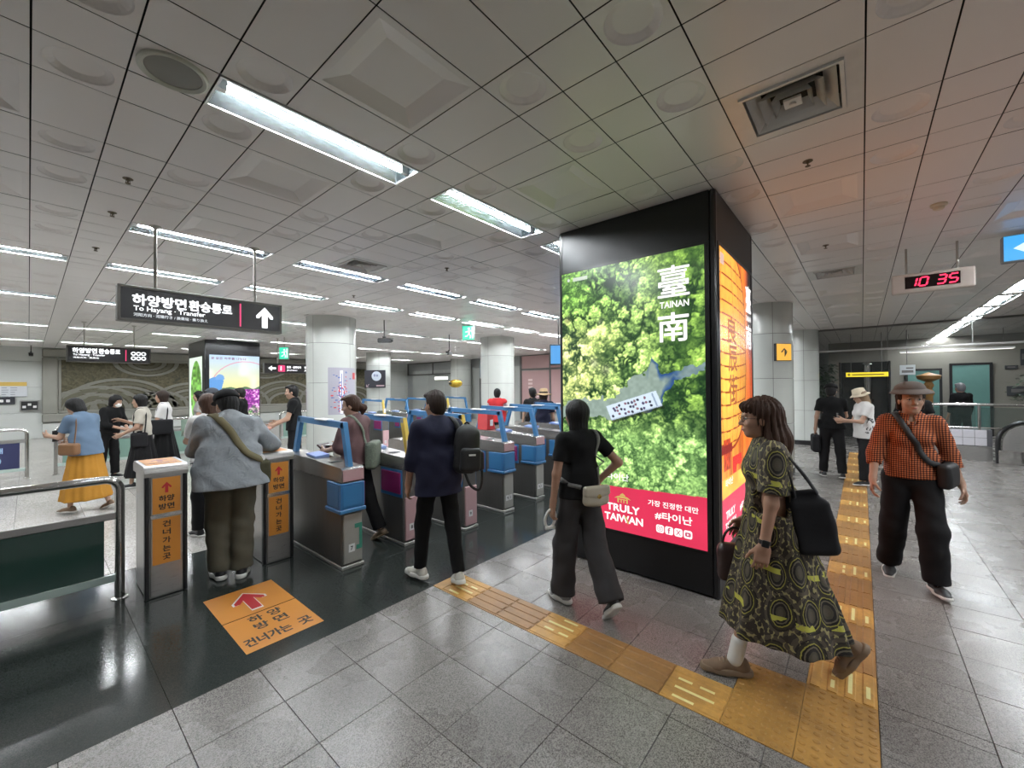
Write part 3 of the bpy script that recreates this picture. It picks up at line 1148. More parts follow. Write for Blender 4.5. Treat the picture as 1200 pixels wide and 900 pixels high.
    for row in (.25, .5, .78):
        for k in range(13):
            if r2_.rand() < .25: continue
            a, b = .06 + .062 * k + r2_.rand() * .02, row + (r2_.rand() - .5) * .12
            d = ((P[..., 0] - a) / .024) ** 2 + ((P[..., 1] - b) / .09) ** 2
            img[inb & (d < 1)] = (np.array([.16, .15, .22]), np.array([.30, .26, .38]), np.array([.5, .35, .4]))[k % 3]
    img = np.where((inb & (P[..., 0] > .9) & (np.abs(P[..., 1] - .5) < .42) & (P[..., 0] < .93))[..., None], np.array([.55, .62, .7]), img)
    # red band
    band = v < (.375 + .045 * u / W)
    pink = np.array([.84, .20, .33]) * (1 + (vnoise(nx, ny, 40, 2) - .5)[..., None] * .10)
    img[band] = pink[band]
    return lin(img)


scr = vcol_screen('forest_screen', forest(), (PX0 - .001, 2.268, .36), (0, -1, 0), Z_, 1.333, 2.415, ap)
scr['label'] = 'lit screen showing a green forest, river and tour boat from above'
M_WPRINT = emitter('white_screen_print', (.94, .93, .90), 1.05)
M_GOLD = emitter('gold_screen_print', (.62, .42, .12), .9)
UU = (0, -1, 0)
sx_ = PX0 - .002


def T1(s, y0, z0, width=None, height=None, bold=0.0, mb=None):
    return put_text(mb or MB(), s, (sx_, y0, z0), UU, Z_, width, height, bold, 0, .0008)


obj('lettering', T1('臺', 1.305, 2.40, .255, .255, .012), M_WPRINT, scr)
obj('lettering', T1('TAINAN', 1.29, 2.31, .235, .052, .03), M_WPRINT, scr)
obj('lettering', T1('南', 1.305, 2.03, .245, .235, .018), M_WPRINT, scr)
obj('lettering', T1('타이난', 1.80, .815, .215, .06, .02), M_WPRINT, scr)
mb = T1('TRULY', 1.80, .535, .31, .062, .05); T1('TAIWAN', 1.82, .445, .36, .062, .05, mb)
obj('lettering', mb, M_WPRINT, scr)
obj('lettering', T1('가장 진정한 대만', 1.41, .640, .41, .048, .02), M_WPRINT, scr)
obj('lettering', T1('#타이난', 1.35, .535, .30, .066, .03), M_WPRINT, scr)
mb = MB()   # temple gate emblem above the wordmark
OO = (sx_, 1.725, .615)
for pts in ([(0, .035), (.03, .055), (.06, .062), (.10, .062), (.13, .055), (.16, .035), (.125, .042), (.035, .042)], [(.05, .064), (.065, .078), (.08, .088), (.095, .078), (.11, .064)], [(.03, 0), (.045, 0), (.045, .04), (.03, .04)], [(.115, 0), (.13, 0), (.13, .04), (.115, .04)],
            [(.062, 0), (.072, 0), (.072, .03), (.062, .03)], [(.088, 0), (.098, 0), (.098, .03), (.088, .03)], [(.045, .026), (.115, .026), (.115, .034), (.045, .034)]):
    poly_on(mb, pts, OO, UU, Z_, 0, .0009)
poly_on(mb, [(.095, -.115), (.115, -.115), (.14, -.17), (.13, -.18)], OO, UU, Z_, 0, .002)
obj('emblem', mb, M_GOLD, scr)
mb, md = MB(), MB()
PKD = emitter('pink_icon_print', (.60, .10, .18), .9)
for k in range(4):
    cx = 1.345 - .036 - k * .0755
    poly_on(mb, rounded(0, 0, .066, .066, .016), (sx_, cx, .458), UU, Z_, 0, .0008)
    o_ = (sx_, cx, .458)
    if k == 0:
        for a, b in zip(rounded(0, 0, .044, .044, .012), rounded(0, 0, .044, .044, .012)[1:] + rounded(0, 0, .044, .044, .012)[:1]):
            poly_on(md, [a, b, (b[0] * .82, b[1] * .82), (a[0] * .82, a[1] * .82)], o_, UU, Z_, 0, .0016)
        cc = circle(0, 0, .012, 12)
        for a, b in zip(cc, cc[1:] + cc[:1]):
            poly_on(md, [a, b, (b[0] * .65, b[1] * .65), (a[0] * .65, a[1] * .65)], o_, UU, Z_, 0, .0016)
        poly_on(md, circle(.014, .014, .003, 8), o_, UU, Z_, 0, .0016)
    elif k == 1:
        put_text(md, 'f', (sx_ - .001, cx + .010, .434), UU, Z_, None, .048, .05)
    elif k == 2:
        put_text(md, 'X', (sx_ - .001, cx + .019, .438), UU, Z_, .038, .040, .02)
    else:
        poly_on(md, rounded(0, 0, .046, .034, .010), o_, UU, Z_, 0, .0016)
        poly_on(mb, [(-.006, -.009), (.010, 0), (-.006, .009)], o_, UU, Z_, 0, .0024)
obj('social_icons', mb, M_WPRINT, scr)
obj('icon_marks', md, PKD, scr)
mb = MB(); poly_on(mb, [(0, 0), (.16, 0), (.16, .035), (0, .035)], (sx_, 2.14, 2.685), UU, Z_, 0, .0008)
poly_on(mb, circle(-.05, .02, .016, 10), (sx_, 2.14, 2.685), UU, Z_, 0, .0008)
obj('corner_logo', mb, emitter('pale_logo_print', (.55, .62, .5), .9), scr)


# --- orange lantern screen on the right face (u: X 3.535 -> 4.76)
def lantern():
    W, H = 1.225, 2.415
    nx, ny = 160, 315
    u = np.linspace(0, W, nx)[None, :] * np.ones((ny, 1)); v = np.linspace(0, H, ny)[:, None] * np.ones((1, nx))
    x = u + 3.535; z = v + .36
    bg = np.array([.95, .55, .20]) + (vnoise(nx, ny, 50, 31) - .5)[..., None] * np.array([.2, .3, .2])
    streak = vnoise(nx, 1, 7, 33)[0][None, :] * np.ones((ny, 1))
    bg = bg * (.75 + .4 * streak)[..., None]
    red = np.clip((x - 4.45) / .25, 0, 1) * np.clip((z - 1.1) / 1.0, 0, 1)
    bg = bg + (np.array([.50, .05, .03]) - bg) * red[..., None]
    dk = np.clip((x - 4.52) / .15, 0, 1) * np.clip((z - 1.9) / .4, 0, 1)
    bg = bg + (np.array([.05, .03, .05]) - bg) * dk[..., None]
    img = bg
    # lantern body
    cx, cz, rx, rz = 3.78, 1.98, .70, .86
    q = (np.abs((x - cx) / rx)) ** 2.6 + (np.abs((z - cz) / rz)) ** 2.6
    body = q < 1
    side = np.clip(np.abs(x - cx) / rx, 0, 1)
    lc = np.array([.99, .66, .24]) * (1 - .30 * side[..., None] ** 2) + np.array([0, .1, .08]) * np.exp(-((x - 3.75) ** 2 + (z - 1.7) ** 2) / .1)[..., None]
    lc = lc * (.93 + .12 * vnoise(nx, ny, 8, 35))[..., None]
    img = np.where(body[..., None], lc, img)
    edge = (q > .95) & (q < 1.03)
    img[edge] = (.55, .16, .05)
    for k in range(16):
        zz = cz - rz + 2 * rz * (k + .5) / 16
        curve = zz - .05 * ((x - cx) / rx) ** 2 * np.sign(zz - cz)
        ln = body & (np.abs(z - curve) < .0065)
        img[ln] = (.55, .20, .05)
    for k in (-.72, -.36, .3, .68):
        ln = body & (np.abs(x - cx - k * rx * np.sqrt(np.clip(1 - ((z - cz) / rz) ** 2 * .8, 0, 1))) < .0045)
        img[ln] = (.70, .30, .08)
    # tassel and shore shapes below
    ts = (np.abs(x - 3.72) < .11) & (z > .96) & (z < 1.22)
    img[ts] = (np.array([.72, .24, .10]) * (.7 + .6 * vnoise(nx, ny, 3, 37))[..., None])[ts]
    cap = (np.abs(x - 3.72) < .17) & (z > 1.10) & (z < 1.17)
    img[cap] = (.50, .06, .04)
    sm = (vnoise(nx, ny, 14, 39) > .62) & (z < 1.05) & (x > 3.9)
    img[sm] = (.80, .12, .10)
    low = z < 0.9
    img[low] = (np.array([.97, .72, .30]) * (.8 + .3 * vnoise(nx, ny, 16, 41))[..., None])[low]
    band = v < .385
    img[band] = (.86, .20, .34)
    return lin(img)


sc2 = vcol_screen('lantern_screen', lantern(), (3.535, PY0 - .001, .36), X_, Z_, 1.225, 2.415, ap, SCREEN_POWER * 1.25)
sc2['label'] = 'lit screen with a large glowing orange paper lantern'
def T2(s, x0, z0, width=None, height=None, bold=0.0, mb=None):
    return put_text(mb or MB(), s, (x0, PY0 - .0015, z0), X_, Z_, width, height, bold, 0, .0008)
obj('lettering', T2('臺', 4.50, 2.38, .23, .25, .03), M_WPRINT, sc2)
obj('lettering', T2('TAINAN', 4.50, 2.29, .23, .05, .03), M_WPRINT, sc2)
obj('lettering', T2('南', 4.50, 2.02, .23, .23, .03), M_WPRINT, sc2)
M_CALLI = emitter('rust_calligraphy', (.50, .13, .03), .8)
obj('lettering', T2('良', 3.78, 2.02, .30, .22, .02), M_CALLI, sc2)
obj('lettering', T2('辰', 3.80, 1.78, .30, .22, .02), M_CALLI, sc2)
obj('lettering', T2('街', 3.80, 1.50, .30, .25, .02), M_CALLI, sc2)
mb = T2('TRULY', 3.66, .57, .3, .06, .05); T2('TAIWAN', 3.64, .48, .35, .06, .05, mb)
obj('lettering', mb, M_WPRINT, sc2)
mb = T2('#타이난', 4.15, .53, .34, .07, .03); T2('타이난', 3.66, .83, .24, .06, .02, mb)
obj('lettering', mb, M_WPRINT, sc2)
mb = MB(); poly_on(mb, [(0, 0), (.12, 0), (.12, .09), (0, .09)], (3.56, PY0 - .0015, 2.64), X_, Z_, 0, .0008)
obj('corner_logo', mb, emitter('pale_logo_print2', (.75, .5, .4), .9), sc2)

# ------------------------------------------------------------------ far advertising pillar on the left
QX0, QX1, QY0, QY1 = 3.47, 4.98, 15.2, 17.2
a2 = thing('advertising_pillar', 'distant black advertising pillar with a purple flower field picture', 'advertising pillar', (0, 0, 0))
obj('pillar_core', MB().box(QX0, QX1, QY0, QY1, 0, CZ, bev=.02), M_BLACK, a2)


def flower():
    nx, ny = 110, 190
    W, H = 1.36, 2.3
    u = np.linspace(0, 1, nx)[None, :] * np.ones((ny, 1)); v = np.linspace(0, 1, ny)[:, None] * np.ones((1, nx))
    t = np.clip((v - .52) / .48, 0, 1)[..., None]
    img = np.array([.97, .93, .62]) * (1 - t) + np.array([.74, .84, .97]) * t
    img = img + (np.array([.97, .97, .99]) - img) * np.clip((vnoise(nx, ny, 24, 51) - .5) * 1.5, 0, .6)[..., None]
    arc = np.abs(np.hypot((u - .72) / .72, (v - .5) / .42) - 1) < .014
    img[arc & (v > .62)] = (.86, .62, .70)
    hill = (v < .555 + .02 * np.sin(u * 20) * u) & (v > .5)
    img[hill] = (.36, .50, .36)
    f = v < .53
    n = vnoise(nx, ny, 2.6, 52) * .6 + vnoise(nx, ny, 6, 53) * .4
    fl = np.where((n > .52)[..., None], np.array([.80, .36, .78]), np.array([.52, .22, .56]))
    fl = np.where((n > .70)[..., None], np.array([.95, .78, .92]), fl)
    gr = np.clip((.30 - v) / .16 + (vnoise(nx, ny, 8, 54) - .5), 0, 1)[..., None]
    fl = fl + (np.where((n > .55)[..., None], np.array([.70, .84, .60]), np.array([.32, .60, .30])) - fl) * gr
    img[f] = fl[f]
    wv = (u < .27 - .12 * np.abs(v - .64) * 3) & (v < .70 - (u - .12) ** 2 * 2) & (v > .33)
    img[wv] = (.40, .62, .86)
    curl = (np.hypot(u - .2, (v - .68) * 1.5) < .085) & (v > .665)
    img[curl] = (.46, .66, .88)
    return lin(img)


def leafart():
    nx, ny = 60, 190
    u = np.linspace(0, 1, nx)[None, :] * np.ones((ny, 1)); v = np.linspace(0, 1, ny)[:, None] * np.ones((1, nx))
    img = np.ones((ny, nx, 3)) * np.array([.86, .93, .86])
    lf = ((u - .55) / .42) ** 2 + ((v - .5) / .45) ** 2 < 1
    n = vnoise(nx, ny, 7, 61)
    img[lf] = (np.array([.45, .68, .30]) * (.6 + .7 * n)[..., None])[lf]
    return lin(img)


s3 = vcol_screen('flower_screen', flower(), (3.58, QY0 - .004, .45), X_, Z_, 1.37, 2.29, a2, 1.0)
mb = put_text(MB(), '꽃 같은 하루를 나누다', (3.62, QY0 - .006, 2.60), X_, Z_, .95, .075, .02)
obj('lettering', mb, emitter('plum_print', (.30, .10, .22), .7), s3)
vcol_screen('leaf_screen', leafart(), (QX0 - .004, 17.05, .45), (0, -1, 0), Z_, 1.55, 2.25, a2, 1.0)

# ------------------------------------------------------------------ ticket gates
M_GBODY = NT('gate_steel')
_p = M_GBODY.pos('obj', (40, 40, 1)); _f = M_GBODY.noise(_p, 3, 4)
M_GBODY.set(M_GBODY.mix(_f, (0.16, 0.155, 0.148), (0.22, 0.214, 0.204)), .30, .55, .5)
M_GBODY = M_GBODY.m
M_GHOOD = mat('gate_hood_steel', (0.40, 0.39, 0.375), 0.27, 0.75, var=.1, vscale=5)
M_GPLINTH = mat('gate_plinth', (0.42, 0.41, 0.39), .4, .5)
M_BLUE = mat('blue_plastic', (0.045, 0.19, 0.42), 0.32, var=.06, coat=.2)
M_BLUEARCH = mat('blue_paint_rail', (0.055, 0.20, 0.42), 0.38, var=.07)
M_MAGENTA = mat('magenta_flap', (0.26, 0.022, 0.13), .4, var=.08)
M_PINKPLATE = mat('pink_end_plate', (0.62, 0.40, 0.42), .35, .2, var=.05)
M_PLATE = mat('grey_end_plate', (0.46, 0.455, 0.42), .38, .5, var=.07)
M_LABEL = mat('white_sticker', (0.80, 0.80, 0.80), .45, var=.03)
M_INK = mat('black_ink', (0.02, 0.02, 0.022), .5, var=0)
M_GREENMARK = mat('green_bracket', (0.05, 0.25, 0.18), .45, var=.06)
M_YELLOW = mat('yellow_paint', (0.72, 0.52, 0.10), .4, var=.06)
M_CARDBLUE = mat('reader_blue', (0.20, 0.30, 0.62), .3, var=.05)


def gate(x, y0, L, style, label, digit='7', arch=True, yellow=False, group=None, w=.21):
    """a slim gate cabinet that runs along +y from its near end at y0"""
    g = thing('ticket_gate', label, 'ticket gate', (x, y0, 0), 0, group)
    h = w / 2
    obj('plinth', MB().box(-h - .006, h + .006, -.006, L + .006, 0, .03, bev=.004), M_GPLINTH, g)
    b = MB()
    b.box(-h, h, .02, L, .03, .80, bev=.008)
    obj('cabinet', b, M_GBODY, g)
    # hood: rises a little towards the near end and overhangs
    prof = [(-.012, .80), (-.012, .915), (.02, .93), (.42, .945), (.55, .955), (L - .1, .965), (L, .94), (L, .80)]
    mb = MB()
    ptsl = [(-h - .004, a, c) for a, c in prof]
    mb.prism(ptsl, (w + .008, 0, 0))
    obj('hood', mb, M_GHOOD, g)
    # near end
    obj('hood_end_plate', MB().box(-h + .002, h - .002, -.018, -.012, .805, .912, bev=.003), M_PINKPLATE, g)
    pl = M_PLATE if style == 'blue' else M_PINKPLATE
    e = obj('end_plate', MB().box(-h + .015, h - .015, -.004, .02, .05, .50, bev=.004), pl, g)
    st = MB()
    n_st = 1 if digit else 2
    for k in range(n_st):
        cx = -.015 if n_st == 1 else -.035 + .07 * k
        st.box(cx - .030, cx + .030, -.006, -.0045, .150, .222)
    obj('sticker', st, M_LABEL, e)
    ink = MB()
    if digit:
        put_text(ink, digit, (-.026, -.0062, .168), X_, Z_, None, .034, .04)
    else:
        put_text(ink, '↑', (-.047, -.0062, .165), X_, Z_, None, .038, .03); put_text(ink, '1', (.026, -.0062, .168), X_, Z_, None, .034, .04)
    obj('lettering', ink, M_INK, e)
    if style == 'blue':
        q = MB()
        q.box(-h - .035, h + .012, -.035, .26, .52, .555, bev=.006)
        q.box(-h - .022, h + .004, -.022, .25, .555, .79, bev=.006)
        fb = obj('front_box', q, M_BLUE, g)
        q = MB().box(-h + .0, h - .03, -.0262, -.0225, .58, .765, bev=.001).box(-h - .0258, -h - .0225, .02, .225, .575, .77, bev=.001)
        obj('box_door', q, mat('blue_plastic_door', (0.05, 0.21, 0.45), .3, var=.05), fb)
        obj('sensor_edge', MB().box(h + .004, h + .008, -.015, .02, .56, .78), M_MAGENTA, fb)
        if digit == '7':
            gm = MB().box(h - .09, h - .016, -.006, -.0045, .36, .40).box(h - .045, h - .016, -.006, -.0045, .20, .36).box(h - .075, h - .016, -.006, -.0045, .16, .20)
            obj('green_bracket_sticker', gm, M_GREENMARK, e)
    # side flaps seen from the aisle
    for sx in (() if digit == '7' else (-1,) if style == 'blue' else (-1, 1)):
        y_ = .34 if style == 'blue' else .05
        yl = .22 if style == 'blue' else .36
        fr = obj('flap_frame', MB().box(min(sx * h, sx * (h + .010)), max(sx * h, sx * (h + .010)), y_ - .02, y_ + yl + .02, .50, .79, bev=.003), M_BLUE, g)
        obj('flap', MB().box(min(sx * h, sx * (h + .02)), max(sx * h, sx * (h + .02)), y_, y_ + yl, .535, .765, bev=.008), M_MAGENTA, g)
    obj('card_reader', MB().prism([(-.07, .60, .956), (.07, .60, .956), (.07, .60, .985), (-.07, .60, .975)], (0, .22, .012)), M_CARDBLUE, g)
    obj('ticket_slot', MB().box(-.06, .06, .30, .36, .935, .948, bev=.003), M_INK, g)
    if arch:
        t = .030
        y1 = L - .25
        P = [(.06, .92), (.16, 1.31), (y1 - .14, 1.33), (y1, .95)]
        def bar(a, c):
            d = Vector((0, c[0] - a[0], c[1] - a[1])).normalized()
            n = Vector((0, -d.z, d.y)) * t
            q = MB()
            pts = [(-t * .75, a[0] + n.y, a[1] + n.z), (t * .75, a[0] + n.y, a[1] + n.z), (t * .75, a[0] - n.y, a[1] - n.z), (-t * .75, a[0] - n.y, a[1] - n.z)]
            q.prism(pts, (0, c[0] - a[0], c[1] - a[1]))
            return q
        obj('arch_leg', bar(P[0], (P[1][0], P[1][1] + .02)), M_YELLOW if yellow else M_BLUEARCH, g)
        obj('arch_leg', bar((P[2][0], P[2][1] + .02), P[3]), M_BLUEARCH, g)
        obj('arch_bar', bar((P[1][0] - .025, P[1][1]), (P[2][0] + .025, P[2][1])), M_BLUEARCH, g)
        obj('arch_plate', MB().box(-.05, .05, P[1][0] + .30, P[1][0] + .52, 1.342, 1.356, bev=.003), M_LABEL, g)
        if yellow:
            q = MB().box(-.028, .028, .045, .06, .97, 1.10)
            obj('leg_label', q, M_LABEL, g)
    return g


GY = 3.62
g7 = gate(1.955, GY, 1.50, 'blue', 'first ticket gate beside the orange labelled posts, green bracket sticker and number seven', '7')
g8 = gate(2.66, GY + .05, 1.55, 'flap', 'second ticket gate with magenta flap and yellow arch leg, beside the navy shirted man', '8', yellow=True)
g9 = gate(3.38, GY - .10, 1.55, 'flap', 'ticket gate hidden behind the navy shirted man, pink end plate showing', '9', yellow=True)
g10 = gate(4.17, GY, 1.55, 'blue', 'blue fronted ticket gate just right of the black backpack', '')
g11 = gate(4.94, GY + .05, 1.55, 'blue', 'blue fronted ticket gate second to the right of the black backpack', '')
g12 = gate(5.70, GY + .08, 1.55, 'blue', 'blue fronted ticket gate half hidden by the woman in black', '')
g13 = gate(6.46, GY + .08, 1.55, 'blue', 'last ticket gate in the row beside the black pillar', '')
lab2 = ['far ticket gate nearest the map column, leftmost of the rear row', 'far ticket gate second from the map column, rear row', 'far ticket gate third from the map column, rear row', 'far ticket gate fourth from the map column, rear row', 'far ticket gate fifth from the map column, rear row', 'far ticket gate sixth in the rear row, beside the far round column']
for k in range(6):
    dup(g8 if k % 3 == 1 else g11, (5.6 + .78 * k, 10.0, 0), 0, lab2[k], 'rear row of ticket gates')
fold = thing('folded_leaflet', 'blue and white leaflet lying on the second gate hood', 'leaflet', (2.66, GY + .85, .9835), R(0))
obj('sheet', MB().box(-.085, .085, -.13, .13, 0.006, .010), mat('leaflet_white', (.7, .74, .8), .5), fold)
obj('printed_panel', MB().box(-.06, .05, -.10, .11, .010, .0112), mat('leaflet_blue', (.2, .32, .6), .5), fold)

# ------------------------------------------------------------------ two posts with orange crossing labels
M_ORANGE = mat('orange_sticker', (0.66, 0.27, 0.045), .45, var=.05)
M_REDINK = mat('red_ink', (0.52, 0.025, 0.035), .45, var=0)
M_REDDULL = mat('faded_red_ink', (0.42, 0.10, 0.04), .45, var=0)
M_POSTSIDE = mat('post_black_trim', (0.03, 0.03, 0.032), .32, .4)


def crossing_post(x, y, label):
    g = thing('crossing_post', label, 'post', (x, y, 0))
    w, d, H = .135, .50, 1.02
    obj('post_body', MB().box(-w + .012, w - .012, .012, d, .0, H - .03, bev=.01), M_STEEL, g)
    for s in (-1, 1):
        obj('side_trim', MB().box(s * w - .028 if s > 0 else -w, w if s > 0 else -w + .028, -.004, .05, 0, H - .02, bev=.008), M_POSTSIDE, g)
    obj('front_plate', MB().box(-.1, .1, 0, .012, .02, H - .03, bev=.003), M_STEEL, g)
    obj('divider', MB().box(-.102, .102, -.003, .002, .635, .665, bev=.002), M_CHROME, g)
    # curved cap
    prof = [(0 + .02 - .03, H - .05)] + [(.05 - .06 * math.cos(a), H - .02 + .055 * math.sin(a)) for a in [R(t) for t in (0, 25, 50, 75, 90)]] + [(d - .04, H + .035), (d + .005, H + .01), (d + .005, H - .05)]
    q = MB().prism([(-w - .004, a, c) for a, c in prof], (2 * w + .008, 0, 0))
    obj('cap', q, M_STEEL, g)
    t = obj('top_sticker', MB().box(-.115, .115, .055, d - .05, H + .0352, H + .0366), M_ORANGE, g)
    q = MB(); poly_on(q, up_arrow((0, .30), .11, .16), (0, 0, H + .0367), X_, Y_); put_text(q, '하양방면', (-.09, .12, H + .0367), X_, Y_, .18, .06, .03)
    obj('lettering', q, M_REDDULL, t)
    up = obj('upper_sticker', MB().box(-.088, .088, -.002, .001, .67, .955), M_ORANGE, g)
    q = MB(); poly_on(q, up_arrow((0, .875), .062, .085), (0, -.0021, 0), X_, Z_)
    obj('arrow', q, M_REDINK, up)
    q = MB(); put_text(q, '하양', (-.048, -.0021, .765), X_, Z_, .096, .046, .035); put_text(q, '방면', (-.048, -.0021, .700), X_, Z_, .096, .046, .035)
    obj('lettering', q, M_INK, up)
    lo = obj('lower_sticker', MB().box(-.088, .088, -.002, .001, .265, .63), M_ORANGE, g)
    q = MB()
    for k, ch in enumerate('건너가는곳'):
        put_text(q, ch, (-.024, -.0021, .560 - .066 * k), X_, Z_, .048, .046, .035)
    obj('lettering', q, M_INK, lo)
    return g


crossing_post(.725, 4.30, 'grey post with orange crossing labels left of the man in the pale shirt')
crossing_post(1.565, 4.30, 'grey post with orange crossing labels right of the man in the pale shirt')
# orange floor sticker
fs = thing('floor_sticker', 'orange floor sticker with red arrow and black Korean writing', 'floor sticker', (1.127, 3.445, 0))
for y0, y1 in ((.006, .495), (-.495, -.006)):
    obj('sticker_sheet', MB().box(-.243, .243, y0, y1, .0006, .0022), M_ORANGE, fs)
q = MB(); poly_on(q, up_arrow((0, .235), .235, .36), (0, 0, .0022), X_, Y_, 0, .0004)
obj('arrow_outline', q, M_LABEL, fs)
q = MB(); poly_on(q, up_arrow((0, .235), .205, .32), (0, 0, .0028), X_, Y_, 0, .0004)
obj('arrow', q, M_REDINK, fs)
q = MB()
for s_, x, y, w_ in (('하', -.105, -.13, .085), ('양', .02, -.13, .085), ('방', -.105, -.255, .085), ('면', .02, -.255, .085)):
    put_text(q, s_, (x, y, .0023), X_, Y_, w_, .095, .03, 0, .0004)
put_text(q, '건너가는', (-.215, -.43, .0023), X_, Y_, .28, .105, .03, 0, .0004); put_text(q, '곳', (.12, -.43, .0023), X_, Y_, .085, .105, .03, 0, .0004)
obj('lettering', q, M_INK, fs)

# ------------------------------------------------------------------ rails
M_GREENGLASS = mat('dark_green_panel', (0.018, 0.055, 0.042), .12, var=.05, coat=.4)
M_PALEGREEN = mat('sea_green_panel', (0.20, 0.32, 0.27), .2, var=.06)
M_EDGEGLASS = mat('pale_glass_edge', (0.42, 0.52, 0.48), .2, var=.04)


def rail(name, label, x0, x1, y, H, panel_mat, r=.028, zp=(.22, .64), ends=(1, 1)):
    g = thing(name, label, 'railing', (0, y, 0))
    pts = []
    c = .09
    if ends[0]:
        pts += [(x0, 0, 0), (x0, 0, H - c)] + [(x0 + c - c * math.cos(a), 0, H - c + c * math.sin(a)) for a in [R(k * 18) for k in range(1, 5)]]
        pts += [(x0 + c, 0, H)]
    else:
        pts += [(x0, 0, H)]
    if ends[1]:
        pts += [(x1 - c, 0, H)] + [(x1 - c + c * math.sin(a), 0, H - c + c * math.cos(a)) for a in [R(k * 18) for k in range(1, 5)]] + [(x1, 0, H - c), (x1, 0, 0)]
    else:
        pts += [(x1, 0, H)]
    obj('handrail', MB().tube(pts, r, 16), M_CHROME, g, smooth='auto')
    for x, e in ((x0, ends[0]), (x1, ends[1])):
        if e:
            obj('base_flange', MB().lathe([(r * 1.7, 0), (r * 1.7, .006), (r * 1.05, .012)], 20, (x, 0, 0)), M_CHROME, g, smooth='auto')
    obj('upper_bar', MB().box(x0 + r * .6, x1 - r * .6, -.014, .014, zp[1], zp[1] + .055, bev=.006), M_STEEL, g)
    obj('lower_bar', MB().box(x0 + r * .6, x1 - r * .6, -.012, .012, zp[0] - .06, zp[0], bev=.004), M_EDGEGLASS, g)
    obj('infill_panel', MB().box(x0 + .09, x1 - .09, -.006, .006, zp[0], zp[1], bev=.002), panel_mat, g)
    return g


rail('railing', 'near stainless handrail with dark green panel at left edge', -1.6, .475, 4.55, .955, M_GREENGLASS, .031, (.20, .635))
rail('railing', 'far steel railing with pale green panel behind the woman in yellow skirt', .35, 1.75, 12.2, .93, M_PALEGREEN, .028, (.22, .62))
r3_ = rail('railing', 'far steel railing with dark blue poster at left edge', -1.9, -.02, 12.2, .93, mat('navy_poster', (.03, .035, .10), .4, var=.1), .028, (.20, .68))
q = MB(); put_text(q, '안내', (-.50, -.008, .5), X_, Z_, None, .1, .03)
obj('lettering', q, mat('print_skyblue', (.35, .5, .75), .4), r3_)
obj('printed_disc', poly_on(MB(), circle(-.42, .36, .09, 16), (0, -.007, 0), X_, Z_), mat('print_skyblue', (.35, .5, .75), .4), r3_)
rail('railing', 'far steel railing with pale green panels behind the queue', 2.1, 4.3, 13.2, .93, M_PALEGREEN, .028, (.10, .62))
rail('railing', 'steel railing left of the map column, beside the black shirted man', 5.0, 6.4, 13.6, .95, M_PALEGREEN, .028, (.2, .62))

# ------------------------------------------------------------------ hanging signs
M_SIGNFACE = mat('sign_charcoal', (0.022, 0.021, 0.024), .35, var=.04)
M_SIGNFRAME = mat('sign_bronze_frame', (0.10, 0.095, 0.085), .35, .7, var=.1)
M_LIT = emitter('lit_sign_white', (0.96, .98, 1.0), 1.5)
M_LITPINK = emitter('lit_sign_pink', (0.72, .04, .16), 1.1)
M_LITMID = emitter('lit_sign_small_print', (0.75, .78, .82), 1.0)
M_POLE = mat('ivory_pole', (0.50, 0.48, 0.44), .4, .2, var=.05)


def hanging_sign(label, x0, x1, y, z0, z1, poles, d=.12):
    g = thing('hanging_sign', label, 'sign', (0, y, 0))
    t = .022
    f = MB().box(x0, x1, -d / 2, d / 2, z1 - t, z1, bev=.003).box(x0, x1, -d / 2, d / 2, z0, z0 + t, bev=.003)
    f.box(x0, x0 + t, -d / 2, d / 2, z0 + t, z1 - t, bev=.003).box(x1 - t, x1, -d / 2, d / 2, z0 + t, z1 - t, bev=.003)
    obj('sign_frame', f, M_SIGNFRAME, g)
    fc = obj('sign_face', MB().box(x0 + t, x1 - t, -d / 2 + .008, d / 2 - .008, z0 + t, z1 - t), M_SIGNFACE, g)
    for x in poles:
        p = obj('pole', MB().tube([(x, 0, z1), (x, 0, CZ)], .014, 12), M_POLE, g, smooth='auto')
        obj('pole_collar', MB().lathe([(.045, CZ), (.045, CZ - .008), (.016, CZ - .03)], 16, (x, 0, 0)), M_POLE, p, smooth='auto')
    return g, fc, -d / 2 + .008


g, fc, yf = hanging_sign('large charcoal hanging sign reading To Hayang Transfer with white arrow', .505, 1.855, 5.04, 2.285, 2.605, (.77, 1.60))
q = MB(); put_text(q, '하양방면', (.605, yf, 2.435), X_, Z_, .385, .098, .035); put_text(q, '환승통로', (1.015, yf, 2.435), X_, Z_, .355, .098, .035)
obj('lettering', q, M_LIT, fc)
q = MB(); put_text(q, 'To Hayang · Transfer', (.612, yf, 2.372), X_, Z_, .53, .055, .016)
obj('lettering', q, M_LIT, fc)
q = MB(); put_text(q, '河阳方向 · 河陽行き / 换乘站 · 乗り換え', (.612, yf, 2.332), X_, Z_, .55, .030, .015)
obj('lettering', q, M_LITMID, fc)
q = MB(); poly_on(q, [(1.441, 2.325), (1.455, 2.325), (1.455, 2.565), (1.441, 2.565)], (0, yf, 0), X_, Z_)
obj('divider_line', q, M_LITPINK, fc)
q = MB(); poly_on(q, up_arrow((1.68, 2.445), .165, .225), (0, yf, 0), X_, Z_)
obj('arrow', q, M_LIT, fc)

